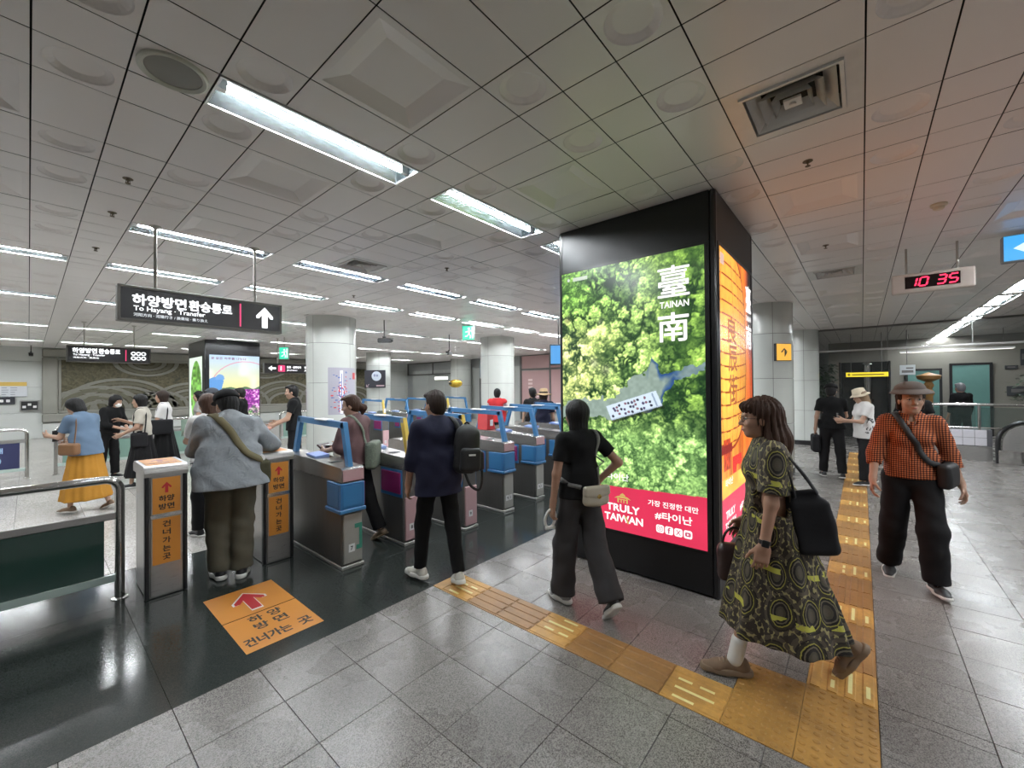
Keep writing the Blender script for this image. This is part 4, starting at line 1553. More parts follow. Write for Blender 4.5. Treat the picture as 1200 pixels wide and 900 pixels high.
g, fc, yf = hanging_sign('smaller distant hanging transfer sign before the mosaic mural', .53, 1.92, 13.2, 2.30, 2.66, (.80, 1.63))
q = MB(); put_text(q, '하양방면', (.62, yf, 2.50), X_, Z_, .38, .11, .035); put_text(q, '환승통로', (1.03, yf, 2.50), X_, Z_, .35, .11, .035)
put_text(q, 'To Hayang · Transfer', (.63, yf, 2.43), X_, Z_, .50, .055, .02)
put_text(q, '河阳方向 · 换乘站', (.63, yf, 2.38), X_, Z_, .40, .035, .02)
obj('lettering', q, M_LIT, fc)
q = MB(); poly_on(q, [(1.47, 2.35), (1.488, 2.35), (1.488, 2.61), (1.47, 2.61)], (0, yf, 0), X_, Z_)
obj('divider_line', q, M_LITPINK, fc)
q = MB()
for cx, cz in ((1.61, 2.53), (1.70, 2.53), (1.79, 2.53), (1.61, 2.42), (1.70, 2.42), (1.79, 2.42)):
    c_ = circle(cx, cz, .046, 14)
    for a, b in zip(c_, c_[1:] + c_[:1]):
        m_ = lambda p: (cx + (p[0] - cx) * .55, cz + (p[1] - cz) * .55)
        poly_on(q, [a, b, m_(b), m_(a)], (0, yf, 0), X_, Z_)
obj('pictogram', q, M_LIT, fc)

g, fc, yf = hanging_sign('distant hanging sign with left arrow and pink number beside the map column', 4.51, 6.1, 13.5, 2.14, 2.44, (4.9, 5.8))
q = MB(); poly_on(q, [(4.62, 2.29), (4.72, 2.37), (4.72, 2.315), (4.83, 2.315), (4.83, 2.265), (4.72, 2.265), (4.72, 2.21)][::-1], (0, yf, 0), X_, Z_)
obj('arrow', q, M_LIT, fc)
q = MB(); put_text(q, '진천 · 설화명곡', (5.14, yf, 2.30), X_, Z_, .42, .07, .04); put_text(q, 'Jincheon', (5.14, yf, 2.21), X_, Z_, .3, .055, .03)
put_text(q, '안심', (5.66, yf, 2.30), X_, Z_, .2, .07, .04); put_text(q, 'Ansim', (5.66, yf, 2.21), X_, Z_, .22, .055, .03)
obj('lettering', q, M_LIT, fc)
q = MB(); poly_on(q, rounded(4.99, 2.29, .2, .2, .03), (0, yf, 0), X_, Z_)
obj('line_badge', q, M_LITPINK, fc)
q = MB(); put_text(q, '1', (4.965, yf - .001, 2.23), X_, Z_, None, .12, .05)
obj('lettering', q, M_LIT, fc)

# red digital clock
ck = thing('digital_clock', 'white hanging clock box with red digits reading 10 35', 'clock', (6.5, -.60, 0))
mb = MB().box(-.05, .05, -.325, .325, 2.69, 2.905, bev=.012)
obj('clock_case', mb, mat('clock_ivory', (.68, .62, .57), .4, var=.04), ck)
fcx = obj('clock_window', MB().box(-.054, -.05, -.215, .215, 2.735, 2.868), mat('clock_glass', (.01, .006, .008), .15, var=0), ck)
q = MB()
SEG = {'a': ((0, 1), (1, 1)), 'b': ((1, .5), (1, 1)), 'c': ((1, 0), (1, .5)), 'd': ((0, 0), (1, 0)), 'e': ((0, 0), (0, .5)), 'f': ((0, .5), (0, 1)), 'g': ((0, .5), (1, .5))}
DIG = {'1': 'bc', '0': 'abcdef', '3': 'abgcd', '5': 'afgcd'}
for ch, off in (('1', .195), ('0', .105), ('3', -.035), ('5', -.125)):
    q = MB()
    for s_ in DIG[ch]:
        (a0, b0), (a1, b1) = SEG[s_]
        wd, ht, th = .062, .092, .0075
        def pt(a, b): return (-(a * wd) + off + -.018 * b, 2.755 + b * ht)
        p, r_ = pt(a0, b0), pt(a1, b1)
        if a0 == a1:
            pts = [(p[0] - th, p[1] + .005), (p[0] + th, p[1] + .005), (r_[0] + th, r_[1] - .005), (r_[0] - th, r_[1] - .005)]
        else:
            pts = [(p[0] - .006, p[1] - th), (r_[0] + .006, p[1] - th), (r_[0] + .006, p[1] + th), (p[0] - .006, p[1] + th)]
        q.add([(-.0545, y, z) for y, z in pts], [(0, 1, 2, 3)])
    obj('digit', q, emitter('red_led', (1.0, .03, .09), 2.2), fcx)
for y in (.20, -.20):
    obj('pole', MB().tube([(0, y, 2.9), (0, y, CZ)], .011, 12), M_POLE, ck, smooth='auto')

# blue sign at the right edge
bs = thing('blue_hanging_sign', 'lit blue hanging sign with arrow cut by the right edge', 'sign', (6.5, -1.38, 0))
obj('sign_case', MB().box(-.05, .05, -.27, .27, 2.89, 3.16, bev=.008), mat('sign_grey_case', (.25, .26, .28), .4), bs)
lf = obj('lit_face', MB().box(-.054, -.05, -.262, .262, 2.90, 3.15), emitter('sign_blue_glow', (.05, .33, .72), 1.15), bs)
q = MB()
q.add([(-.0546, y, z) for y, z in [(.20, 3.02), (.10, 3.085), (.10, 3.04), (.0, 3.04), (.0, 3.0), (.10, 3.0), (.10, 2.955)]], [tuple(range(7))])
obj('arrow', q, emitter('sign_blue_white', (.55, .78, 1.0), 1.2), lf)
obj('pole', MB().tube([(0, 0, 3.15), (0, 0, CZ)], .012, 10), M_POLE, bs)

# green exit signs, cameras, blue screen
M_EXIT = emitter('exit_green', (.03, .62, .36), 1.3)


def exit_sign(x, y, z, w, h, label):
    g = thing('exit_sign', label, 'exit sign', (x, y, z), R(-50))
    obj('sign_case', MB().box(-w / 2, w / 2, -.03, .03, -h / 2, h / 2, bev=.006), mat('exit_case', (.3, .4, .36), .4), g)
    f = obj('lit_face', MB().box(-w / 2 + .012, w / 2 - .012, -.033, -.03, -h / 2 + .012, h / 2 - .012), M_EXIT, g)
    q = MB(); poly_on(q, circle(w * .05, h * .28, h * .08, 12), (0, -.0335, 0), X_, Z_)
    for p in ([(-.02, .15), (.1, .18), (.12, -.05), (.0, -.08)], [(0, -.05), (.1, -.05), (.2, -.22), (.16, -.38), (.08, -.38), (.11, -.22)], [(0, -.05), (.06, -.08), (-.05, -.25), (-.22, -.28), (-.22, -.2), (-.09, -.18)], [(.1, .16), (.24, .05), (.28, .1), (.12, .22)], [(-.01, .15), (-.2, .08), (-.2, .02), (0, .06)]):
        poly_on(q, [(a * w * 1.2, b * h) for a, b in p], (0, -.0335, 0), X_, Z_)
    poly_on(q, [(w * .28, -h * .38), (w * .42, -h * .38), (w * .42, h * .38), (w * .28, h * .38)], (0, -.0335, 0), X_, Z_)
    obj('pictogram', q, emitter('exit_white', (.7, 1, .88), 1.3), f)
    obj('pole', MB().tube([(0, 0, h / 2), (0, 0, CZ - z)], .012, 8), M_POLE, g)
    return g


exit_sign(7.0, 7.35, 3.0, .30, .36, 'green lit exit sign hanging left of the far round column')
exit_sign(4.9, 13.0, 2.72, .28, .36, 'small green exit sign hanging above the distant arrow sign')


def cctv(x, y, z, rz, label):
    g = thing('security_camera', label, 'camera', (x, y, z), rz)
    obj('drop_pole', MB().tube([(0, 0, 0), (0, 0, CZ - z)], .012, 10), M_INK, g, smooth='auto')
    obj('bracket', MB().box(-.03, .03, -.03, .03, -.02, .03, bev=.005), M_INK, g)
    b = MB().box(-.05, .05, -.16, .14, -.11, -.02, bev=.012)
    obj('camera_body', b, M_BLACK, g)
    obj('sun_shield', MB().box(-.06, .06, -.20, .12, -.018, -.01, bev=.002), M_DSTEEL, g)
    obj('lens', MB().tube([(0, -.16, -.065), (0, -.19, -.065)], .034, 14), M_INK, g, smooth='auto')


cctv(5.2, 8.2, 2.80, R(40), 'black security camera hanging right of the map column')
cctv(7.9, 9.1, 2.72, R(-60), 'black security camera hanging left of the exit sign')
cctv(.05, 21.2, 2.95, R(0), 'small security camera high on the far left white wall')
ts = thing('hanging_screen', 'small blue hanging screen at the left edge of the black pillar', 'screen', (7.74, 5.2, 0), R(-50))
obj('screen_case', MB().box(-.2, .2, -.03, .03, 2.15, 2.62, bev=.01), M_INK, ts)
obj('lit_face', MB().box(-.18, .18, -.033, -.03, 2.18, 2.59), emitter('screen_blue', (.06, .28, .62), 1.1), ts)
obj('pole', MB().tube([(0, 0, 2.62), (0, 0, CZ)], .014, 10), M_INK, ts)
# yellow sign on the right column behind the pillar
yb = thing('yellow_wall_sign', 'small yellow sign projecting behind the black pillar edge', 'sign', (8.95, 1.10, 0), R(-40))
obj('sign_case', MB().box(-.16, .16, -.03, .03, 2.10, 2.42, bev=.006), M_INK, yb)
f = obj('lit_face', MB().box(-.15, .15, -.033, -.03, 2.11, 2.41), emitter('amber_sign_glow', (.85, .42, .04), 1.0), yb)
q = MB(); put_text(q, '↑', (-.06, -.0335, 2.18), X_, Z_, None, .15, .03)
obj('arrow', q, M_INK, f)

# ------------------------------------------------------------------ mosaic mural on the left wall
M_MOSAIC = NT('olive_mosaic')
_p = M_MOSAIC.pos('world')
_v = M_MOSAIC.n('ShaderNodeTexVoronoi'); M_MOSAIC.l(_p, _v.inputs['Vector']); _v.inputs['Scale'].default_value = 16
_sp = M_MOSAIC.n('ShaderNodeSeparateColor'); M_MOSAIC.l(_v.outputs['Color'], _sp.inputs[0])
_f = M_MOSAIC.math('ADD', M_MOSAIC.math('MULTIPLY', _sp.outputs[0], .5), M_MOSAIC.math('MULTIPLY', M_MOSAIC.noise(_p, 1.2, 4), .6))
M_MOSAIC.set(M_MOSAIC.ramp(_f, [(.2, (.035, .032, .016)), (.5, (.075, .066, .030)), (.8, (.11, .095, .05))]), .5)
M_MOSAIC = M_MOSAIC.m
M_WAVE = mat('grey_wave_stone', (0.20, 0.195, 0.165), .55, var=.25, vscale=12, space='world')
M_WAVE2 = mat('olive_wave_stone', (0.12, 0.112, 0.075), .55, var=.25, vscale=12, space='world')
M_STONEFRAME = mat('mural_stone_frame', (0.27, 0.265, 0.235), .5, var=.15, vscale=2, space='world')
mu = thing('mosaic_mural', 'long olive mosaic mural of grey waves in a stone frame', 'mural', (0, WY, 0))
MX0, MX1, MZ0, MZ1 = .3, 13.2, .55, 3.16
obj('mosaic_field', MB().box(MX0 + .45, MX1 - .45, -.05, 0, MZ0 + .38, MZ1 - .35), M_MOSAIC, mu)
for x0, x1, z0, z1 in ((MX0, MX1, MZ1 - .3, MZ1), (MX0, MX1, MZ0, MZ0 + .3), (MX0, MX0 + .38, MZ0 + .3, MZ1 - .3), (MX1 - .38, MX1, MZ0 + .3, MZ1 - .3)):
    obj('frame_bar', MB().box(x0, x1, -.16, 0, z0, z1, bev=.03), M_STONEFRAME, mu)
for x0, x1, z0, z1 in ((MX0 + .38, MX1 - .38, MZ1 - .38, MZ1 - .3), (MX0 + .38, MX1 - .38, MZ0 + .3, MZ0 + .4), (MX0 + .38, MX0 + .46, MZ0 + .4, MZ1 - .38), (MX1 - .46, MX1 - .38, MZ0 + .4, MZ1 - .38)):
    obj('frame_moulding', MB().box(x0, x1, -.10, 0, z0, z1, bev=.02), M_STONEFRAME, mu)


def wave(cx, base, r0, flip=1, squash=.8, bands=5, step=.13, y=-.055):
    for b in range(bands):
        ro = r0 - step * b; ri = ro - step * .68
        if ri <= .05: break
        n = 22
        vs, fs = [], []
        pr_ = []
        for k in range(n + 1):
            a = PI * k / n
            for r_ in (ro, ri):
                xx = cx + r_ * math.cos(a) * 1.35; zz = base + flip * r_ * math.sin(a) * squash
                xx = min(max(xx, MX0 + .46), MX1 - .46); zz = min(max(zz, MZ0 + .4), MZ1 - .38)
                vs += [(xx, y, zz), (xx, y - .03, zz)]
        for k in range(n):
            o_ = 4 * k
            fs += [(o_ + 1, o_ + 3, o_ + 7, o_ + 5), (o_, o_ + 4, o_ + 5, o_ + 1)[::-1], (o_ + 2, o_ + 3, o_ + 7, o_ + 6)]
        obj('wave_band', MB().add(vs, fs), M_WAVE if b % 2 == 0 else M_WAVE2, mu)


for i_, (cx, base, r0, fl) in enumerate(((1.1, .95, .75, 1), (2.35, .95, 1.25, 1), (1.7, .95, .95, 1), (4.6, .95, 1.1, 1), (3.5, .95, .72, 1), (6.4, .95, .9, 1), (8.3, .95, 1.2, 1), (10.4, .95, 1.1, 1), (12.0, .95, .9, 1), (3.1, 2.78, .75, -1), (5.2, 2.78, .6, -1), (7.4, 2.78, .8, -1), (10.0, 2.78, .7, -1))):
    wave(cx, base, r0, fl, .95 if fl > 0 else .75, 5, .15, -.05 - .004 * (i_ % 3))
obj('sill_panel', MB().box(MX0, MX1, -.08, 0, .12, .53, bev=.02), M_WHITEWALL, mu)

# things on the wall at far left
def wall_sign(name, label, cat, x0, x1, z0, z1, d=.03):
    g = thing(name, label, cat, (0, WY - .02, 0))
    return g, -d


g, d_ = wall_sign('timetable_board', 'white timetable board with a yellow header on the far left wall', 'notice board', -2.2, 0, 0, 0)
obj('board', MB().box(-2.4, -.03, -.05, 0, 1.48, 2.0, bev=.01), mat('board_white', (.62, .64, .68), .4, var=.06), g)
obj('header', MB().box(-2.39, -.04, -.056, -.05, 1.84, 1.98), mat('board_yellow', (.62, .42, .10), .4), g)
q = MB()
for r_ in range(5):
    for c_ in range(11):
        q.box(-2.3 + .19 * c_, -2.3 + .19 * c_ + rnd.uniform(.08, .15), -.0565, -.05, 1.47 + .075 * r_, 1.49 + .075 * r_)
obj('printed_rows', q, mat('print_grey', (.25, .26, .32), .5), g)
g, _ = wall_sign('dark_notice', 'small dark strip notice under the timetable board', 'sign', 0, 0, 0, 0)
obj('board', MB().box(-1.3, -.30, -.05, 0, 1.22, 1.46, bev=.008), mat('notice_dark', (.03, .03, .04), .4), g)
q = MB()
for k in range(6):
    poly_on(q, rounded(-1.15 + .14 * k, 1.34, .085, .09, .02), (0, -.0505, 0), X_, Z_)
obj('pictogram', q, M_LABEL, g)
g, _ = wall_sign('wall_equipment_box', 'small dark framed equipment box on the far left wall beside the mural', 'equipment box', 0, 0, 0, 0)
obj('box_frame', MB().box(-.20, .24, -.07, 0, .98, 1.34, bev=.01), M_STEEL, g)
obj('box_face', MB().box(-.17, .21, -.076, -.07, 1.01, 1.31), M_INK, g)
for k in range(3):
    obj('dial', MB().box(-.14 + .12 * k, -.06 + .12 * k, -.082, -.076, 1.08 + .08 * (k % 2), 1.16 + .08 * (k % 2)), M_LABEL, g)

# ------------------------------------------------------------------ far wall: pink shop glazing, door, light, ornament
M_PINKGLASS = mat('pink_shop_glass', (0.55, 0.36, 0.36), .14, var=.08, vscale=1.0, space='world', coat=.4)
pg = thing('shop_window', 'pinkish glazed shopfront in dark frames on the far wall', 'shop window', (FX - .02, 0, 0))
for y0, y1, z0, z1 in ((10.95, 12.6, .55, 2.45), (9.2, 10.88, .55, 2.45), (10.95, 12.6, 2.55, 3.15), (9.2, 10.88, 2.55, 3.15), (7.4, 9.1, .55, 2.45), (7.4, 9.1, 2.55, 3.15)):
    obj('pane', MB().box(-.03, -.01, y0, y1, z0, z1), M_PINKGLASS, pg)
for y in (12.62, 10.88, 9.12, 7.33):
    obj('mullion', MB().box(-.07, 0, y, y + .07, .1, 3.19), M_DSTEEL, pg)
for z in (2.46, .46, 3.15):
    obj('transom', MB().box(-.06, 0, 7.4, 12.65, z, z + .09 if z < 3 else 3.19), M_DSTEEL, pg)
q = MB()
for k, z in enumerate((1.95, 1.78, 1.6)):
    q.box(-.036, -.03, 11.95, 12.2, z, z + .1)
q.box(-.036, -.03, 11.2, 11.7, 1.2, 1.26)
obj('window_sticker', q, mat('sticker_palepink', (.78, .62, .62), .4), pg)
dd = thing('metal_door', 'narrow dark metal door beside the far white column', 'door', (FX - .03, 15.05, 0))
obj('door_leaf', MB().box(-.05, 0, -.42, .42, 0, 2.15, bev=.01), mat('door_charcoal', (.06, .062, .066), .4, .3), dd)
obj('door_handle', MB().tube([(-.09, -.3, 1.0), (-.09, -.3, 1.3)], .015, 10), M_CHROME, dd)
obj('door_notice', MB().box(-.056, -.05, -.18, .18, 1.25, 1.45), M_LABEL, dd)
obj('upper_glass', MB().box(-.03, 0, -.42, .42, 2.2, 3.12), mat('transom_glass', (.38, .47, .52), .15, var=.05), dd)
wlamp = thing('wall_light_box', 'short bright white light box on the far wall', 'light', (FX - .03, 18.6, 2.22))
obj('lamp_case', MB().box(-.06, 0, -.60, .60, -.10, .10, bev=.01), M_LFRAME, wlamp)
obj('diffuser', MB().box(-.064, -.06, -.57, .57, -.08, .08), emitter('wall_lamp_white', (1, .98, .9), 2.4), wlamp)
gb = thing('golden_balloon', 'golden yellow rounded balloon hanging above the far gates', 'balloon', (9.3, 10.4, 1.80))
obj('balloon_skin', MB().sphere((0, 0, 0), .20, 20, 12, 0, (1.15, 1.15, .72)), mat('gold_foil', (.62, .40, .05), .25, .6, var=.3, vscale=5), gb, smooth=True)
obj('balloon_mark', MB().box(-.27, -.2, -.04, .03, -.03, .05), M_INK, gb)
obj('string', MB().tube([(0, 0, .14), (0, 0, CZ - 1.80)], .002, 5), M_LABEL, gb)
# ------------------------------------------------------------------ people: bodies and clothes as smooth implicit surfaces
def v3(*a): return np.array(a, float)


def rotm(axis, deg):
    a = R(deg); c, s = math.cos(a), math.sin(a)
    if axis == 'x': return np.array([[1, 0, 0], [0, c, -s], [0, s, c]])
    if axis == 'y': return np.array([[c, 0, s], [0, 1, 0], [-s, 0, c]])
    return np.array([[c, -s, 0], [s, c, 0], [0, 0, 1]])


class Prim:
    """one implicit piece: kind, parameters, blend radius k, op '+' (smooth union) or '-' (smooth cut)"""
    def __init__(s, kind, a, k=.02, op='+'):
        s.kind, s.a, s.k, s.op = kind, a, k, op

    def bbox(s):
        if s.kind == 'cap':
            p, q, r0, r1 = s.a
            r = max(r0, r1)
            return np.minimum(p, q) - r, np.maximum(p, q) + r
        if s.kind == 'ecap':
            p, q, r0, r1, Mx, sc = s.a
            r = max(r0, r1) * max(1, max(sc))
            return np.minimum(p, q) - r, np.maximum(p, q) + r
        if s.kind == 'ell':
            c, r, Mx = s.a
            m = np.sqrt(((Mx * np.array(r)[None, :]) ** 2).sum(1))
            return c - m, c + m
        if s.kind == 'skirt':
            p, q, a0, b0, a1, b1, n, amp, ph = s.a
            m = max(a0, b0, a1, b1) * 1.25 + amp
            lo = np.minimum(p, q) - m; hi = np.maximum(p, q) + m
            lo[2] = min(p[2], q[2]) - .02; hi[2] = max(p[2], q[2]) + .02
            return lo, hi
        if s.kind == 'box':
            c, h, r, Mx = s.a
            m = (np.abs(Mx) * np.array(h)[None, :]).sum(1) + r
            return c - m, c + m

    def d(s, x, y, z):
        if s.kind == 'cap' or s.kind == 'ecap':
            p, q, r0, r1 = s.a[:4]
            X, Y, Z = x - p[0], y - p[1], z - p[2]
            b = q - p
            if s.kind == 'ecap':
                Mx, sc = s.a[4], s.a[5]        # rows of Mx.T = local axes ; squash lateral axes
                U = Mx.T
                lx = (U[0, 0] * X + U[0, 1] * Y + U[0, 2] * Z) / sc[0]
                ly = (U[1, 0] * X + U[1, 1] * Y + U[1, 2] * Z) / sc[1]
                lz = (U[2, 0] * X + U[2, 1] * Y + U[2, 2] * Z)
                X, Y, Z = lx, ly, lz
                b = U @ b
                b = np.array([b[0] / sc[0], b[1] / sc[1], b[2]])
            L = max(1e-9, float(b @ b))
            t = np.clip((X * b[0] + Y * b[1] + Z * b[2]) / L, 0, 1)
            dx, dy, dz = X - t * b[0], Y - t * b[1], Z - t * b[2]
            return np.sqrt(dx * dx + dy * dy + dz * dz) - (r0 + (r1 - r0) * t)
        if s.kind == 'ell':
            c, r, Mx = s.a
            X, Y, Z = x - c[0], y - c[1], z - c[2]
            U = Mx.T
            lx = (U[0, 0] * X + U[0, 1] * Y + U[0, 2] * Z)
            ly = (U[1, 0] * X + U[1, 1] * Y + U[1, 2] * Z)
            lz = (U[2, 0] * X + U[2, 1] * Y + U[2, 2] * Z)
            k0 = np.sqrt((lx / r[0]) ** 2 + (ly / r[1]) ** 2 + (lz / r[2]) ** 2)
            k1 = np.sqrt((lx / r[0] ** 2) ** 2 + (ly / r[1] ** 2) ** 2 + (lz / r[2] ** 2) ** 2) + 1e-6
            return k0 * (k0 - 1) / k1
        if s.kind == 'skirt':
            p, q, a0, b0, a1, b1, n, amp, ph = s.a
            t = np.clip((z - p[2]) / (q[2] - p[2]), 0, 1)
            cx = p[0] + (q[0] - p[0]) * t; cy = p[1] + (q[1] - p[1]) * t
            ax = a0 + (a1 - a0) * t ** 1.1; by = b0 + (b1 - b0) * t ** 1.1
            X, Y = x - cx, y - cy
            th = np.arctan2(Y / by, X / ax)
            rho = np.sqrt((X / ax) ** 2 + (Y / by) ** 2)
            m = np.minimum(ax, by)
            w = amp * t ** .8 * (np.sin(n * th + ph + 1.3 * np.sin(2 * th + ph)) * .6 + .4 * np.sin(1.7 * n * th + 2.1 * ph + t * 2))
            dr = (rho - 1) * m - w
            top = max(p[2], q[2]); bot = min(p[2], q[2])
            dz = np.maximum(z - top, bot - z)
            return np.maximum(dr, dz)
        if s.kind == 'box':
            c, h, r, Mx = s.a
            X, Y, Z = x - c[0], y - c[1], z - c[2]
            U = Mx.T
            q0 = np.abs(U[0, 0] * X + U[0, 1] * Y + U[0, 2] * Z) - (h[0] - r)
            q1 = np.abs(U[1, 0] * X + U[1, 1] * Y + U[1, 2] * Z) - (h[1] - r)
            q2 = np.abs(U[2, 0] * X + U[2, 1] * Y + U[2, 2] * Z) - (h[2] - r)
            o = np.sqrt(np.maximum(q0, 0) ** 2 + np.maximum(q1, 0) ** 2 + np.maximum(q2, 0) ** 2)
            return o + np.minimum(np.maximum(np.maximum(q0, q1), q2), 0) - r


I3 = np.eye(3)


def cap(p, q, r0, r1=None, k=.02): return Prim('cap', (np.array(p, float), np.array(q, float), r0, r0 if r1 is None else r1), k)
def ecap(p, q, r0, r1, M, sc, k=.03): return Prim('ecap', (np.array(p, float), np.array(q, float), r0, r1, M, sc), k)
def ell(c, r, M=I3, k=.02): return Prim('ell', (np.array(c, float), r, M), k)
def boxp(c, h, r, M=I3, k=.008): return Prim('box', (np.array(c, float), h, r, M), k)
def skirt(p, q, a0, b0, a1, b1, n=9, amp=.015, ph=0.0, k=.02): return Prim('skirt', (np.array(p, float), np.array(q, float), a0, b0, a1, b1, n, amp, ph), k)
def cut(pr): pr.op = '-'; return pr


def smin(a, b, k):
    h = np.maximum(k - np.abs(a - b), 0) / k
    return np.minimum(a, b) - h * h * k * .25


def sdf_at(prims, P):
    F = np.full(len(P), 1e3)
    for pr in prims:
        d = pr.d(P[:, 0], P[:, 1], P[:, 2])
        F = smin(F, d, pr.k) if pr.op == '+' else np.maximum(F, -d)
    return F


def wrinkle(x, y, z, amp, seed, f=(26, 26, 14)):
    s = seed * 1.7
    a = np.sin(f[0] * x + 2.1 * np.sin(9 * z + s) + s) * np.sin(f[2] * z + 1.7 * np.sin(11 * y + s * 2) + 2 * s)
    b = np.sin(f[1] * y * 1.3 + 2.4 * np.sin(8 * z + 3 * s) + 3 * s) * np.sin(f[2] * 1.9 * z + 2 * np.sin(8 * x) + s)
    return amp * (a + .7 * b)


def surface(prims, vox, planes=(), wr=None, post=None):
    """mesh of the zero level (surface nets). planes: [(point, normal)] keep the side the normal points away from"""
    lo = np.min([p.bbox()[0] for p in prims if p.op == '+'], 0) - 3 * vox - .01
    hi = np.max([p.bbox()[1] for p in prims if p.op == '+'], 0) + 3 * vox + .01
    n = np.ceil((hi - lo) / vox).astype(int) + 1
    ax = [(lo[i] + vox * np.arange(n[i])).astype(np.float32) for i in range(3)]
    F = np.full(tuple(n), 1.0, np.float32)
    for pr in prims:
        b0, b1 = pr.bbox()
        m = pr.k + 2.5 * vox + (.02 if wr else 0)
        i0 = np.clip(np.floor((b0 - m - lo) / vox).astype(int), 0, n - 1)
        i1 = np.clip(np.ceil((b1 + m - lo) / vox).astype(int) + 1, 1, n)
        if np.any(i1 <= i0):
            continue
        x = ax[0][i0[0]:i1[0]][:, None, None]; y = ax[1][i0[1]:i1[1]][None, :, None]; z = ax[2][i0[2]:i1[2]][None, None, :]
        d = pr.d(x, y, z).astype(np.float32)
        sl = (slice(i0[0], i1[0]), slice(i0[1], i1[1]), slice(i0[2], i1[2]))
        if pr.op == '+':
            F[sl] = smin(F[sl], d, pr.k)
        else:
            F[sl] = np.maximum(F[sl], -d)
    x = ax[0][:, None, None]; y = ax[1][None, :, None]; z = ax[2][None, None, :]
    if wr:
        F += wrinkle(x, y, z, *wr).astype(np.float32)
    if post is not None:
        F = post(F, x, y, z).astype(np.float32)
    for (p, nv) in planes:
        p = np.array(p, float); nv = np.array(nv, float); nv /= np.linalg.norm(nv)
        F = np.maximum(F, ((x - p[0]) * nv[0] + (y - p[1]) * nv[1] + (z - p[2]) * nv[2]).astype(np.float32))
    S = F < 0
    c = S[:-1, :-1, :-1].astype(np.int8)
    tot = np.zeros(c.shape, np.int8)
    for i in (0, 1):
        for j in (0, 1):
            for k in (0, 1):
                tot += S[i:n[0] - 1 + i, j:n[1] - 1 + j, k:n[2] - 1 + k]
    act = np.argwhere((tot > 0) & (tot < 8))
    if not len(act):
        return np.zeros((0, 3)), np.zeros((0, 4), int)
    V = {}
    A = act
    cor = {}
    for i in (0, 1):
        for j in (0, 1):
            for k in (0, 1):
                cor[i, j, k] = F[A[:, 0] + i, A[:, 1] + j, A[:, 2] + k]
    acc = np.zeros((len(A), 3)); cnt = np.zeros(len(A))
    E = []
    for i in (0, 1):
        for j in (0, 1):
            E += [((0, i, j), (1, i, j)), ((i, 0, j), (i, 1, j)), ((i, j, 0), (i, j, 1))]
    for a, b in E:
        fa, fb = cor[a], cor[b]
        m = (fa < 0) != (fb < 0)
        t = np.where(m, fa / np.where(m, fa - fb, 1), 0)
        P = np.array(a)[None] + t[:, None] * (np.array(b) - np.array(a))[None]
        acc += P * m[:, None]; cnt += m
    P = lo + vox * (A + acc / cnt[:, None])
    idx = np.full(c.shape, -1, np.int32)
    idx[A[:, 0], A[:, 1], A[:, 2]] = np.arange(len(A))
    Q = []
    for axn in range(3):
        a, b = (axn + 1) % 3, (axn + 2) % 3
        sl0 = [slice(None)] * 3; sl1 = [slice(None)] * 3
        sl0[axn] = slice(0, n[axn] - 1); sl1[axn] = slice(1, n[axn])
        s0, s1 = S[tuple(sl0)], S[tuple(sl1)]
        ch = np.argwhere(s0 != s1)
        ch = ch[(ch[:, a] > 0) & (ch[:, b] > 0) & (ch[:, a] < n[a] - 1) & (ch[:, b] < n[b] - 1)]
        inside = s0[ch[:, 0], ch[:, 1], ch[:, 2]]
        def I(da, db):
            q = ch.copy(); q[:, a] += da; q[:, b] += db
            return idx[q[:, 0], q[:, 1], q[:, 2]]
        q = np.stack([I(-1, -1), I(0, -1), I(0, 0), I(-1, 0)], 1)
        q[~inside] = q[~inside][:, ::-1]
        Q.append(q)
    Q = np.concatenate(Q)
    Q = Q[(Q >= 0).all(1)]
    return P, Q


def np_mesh(name, V, F, m):
    me = bpy.data.meshes.new(name)
    me.vertices.add(len(V)); me.vertices.foreach_set('co', np.asarray(V, np.float32).ravel())
    me.loops.add(F.size); me.loops.foreach_set('vertex_index', F.ravel().astype(np.int32))
    me.polygons.add(len(F)); me.polygons.foreach_set('loop_start', np.arange(0, F.size, F.shape[1], dtype=np.int32))
    me.update(calc_edges=True)
    me.polygons.foreach_set('use_smooth', np.ones(len(F), bool))
    for k in (m if isinstance(m, (list, tuple)) else [m]):
        me.materials.append(k)
    return me


def sdf_obj(name, prims, vox, m, parent=None, planes=(), wr=None, post=None):
    V, F = surface(prims, vox, planes, wr, post)
    return link(name, np_mesh(name, V, F, m), parent)


def dirv(a, b, side=1):
    """unit vector: a = degrees forward of straight down, b = degrees outward on side (+1 left, -1 right)"""
    a, b = R(a), R(b)
    return v3(math.sin(a) * math.cos(b), side * math.sin(b), -math.cos(a) * math.cos(b))


def nrm(v): return v / (np.linalg.norm(v) + 1e-12)


def frame_from(d, fwd):
    """columns: x = forward part orthogonal to d, y = side, z = d"""
    z = nrm(d); x = nrm(fwd - z * (fwd @ z)); y = np.cross(z, x)
    return np.stack([x, y, z], 1)


SKIN = {}


def skin_mat(name, col):
    if name not in SKIN:
        k = NT('skin_' + name)
        p = k.pos('obj')
        f = k.noise(p, 18, 4)
        k.set(k.mix(f, tuple(v * .88 for v in col), tuple(min(1, v * 1.08) for v in col)), .5, 0, .35)
        k.b.inputs['Subsurface Weight'].default_value = .08
        k.b.inputs['Subsurface Radius'].default_value = (.012, .005, .003)
        k.b.inputs['Subsurface Scale'].default_value = 1.0
        SKIN[name] = k.m
    return SKIN[name]


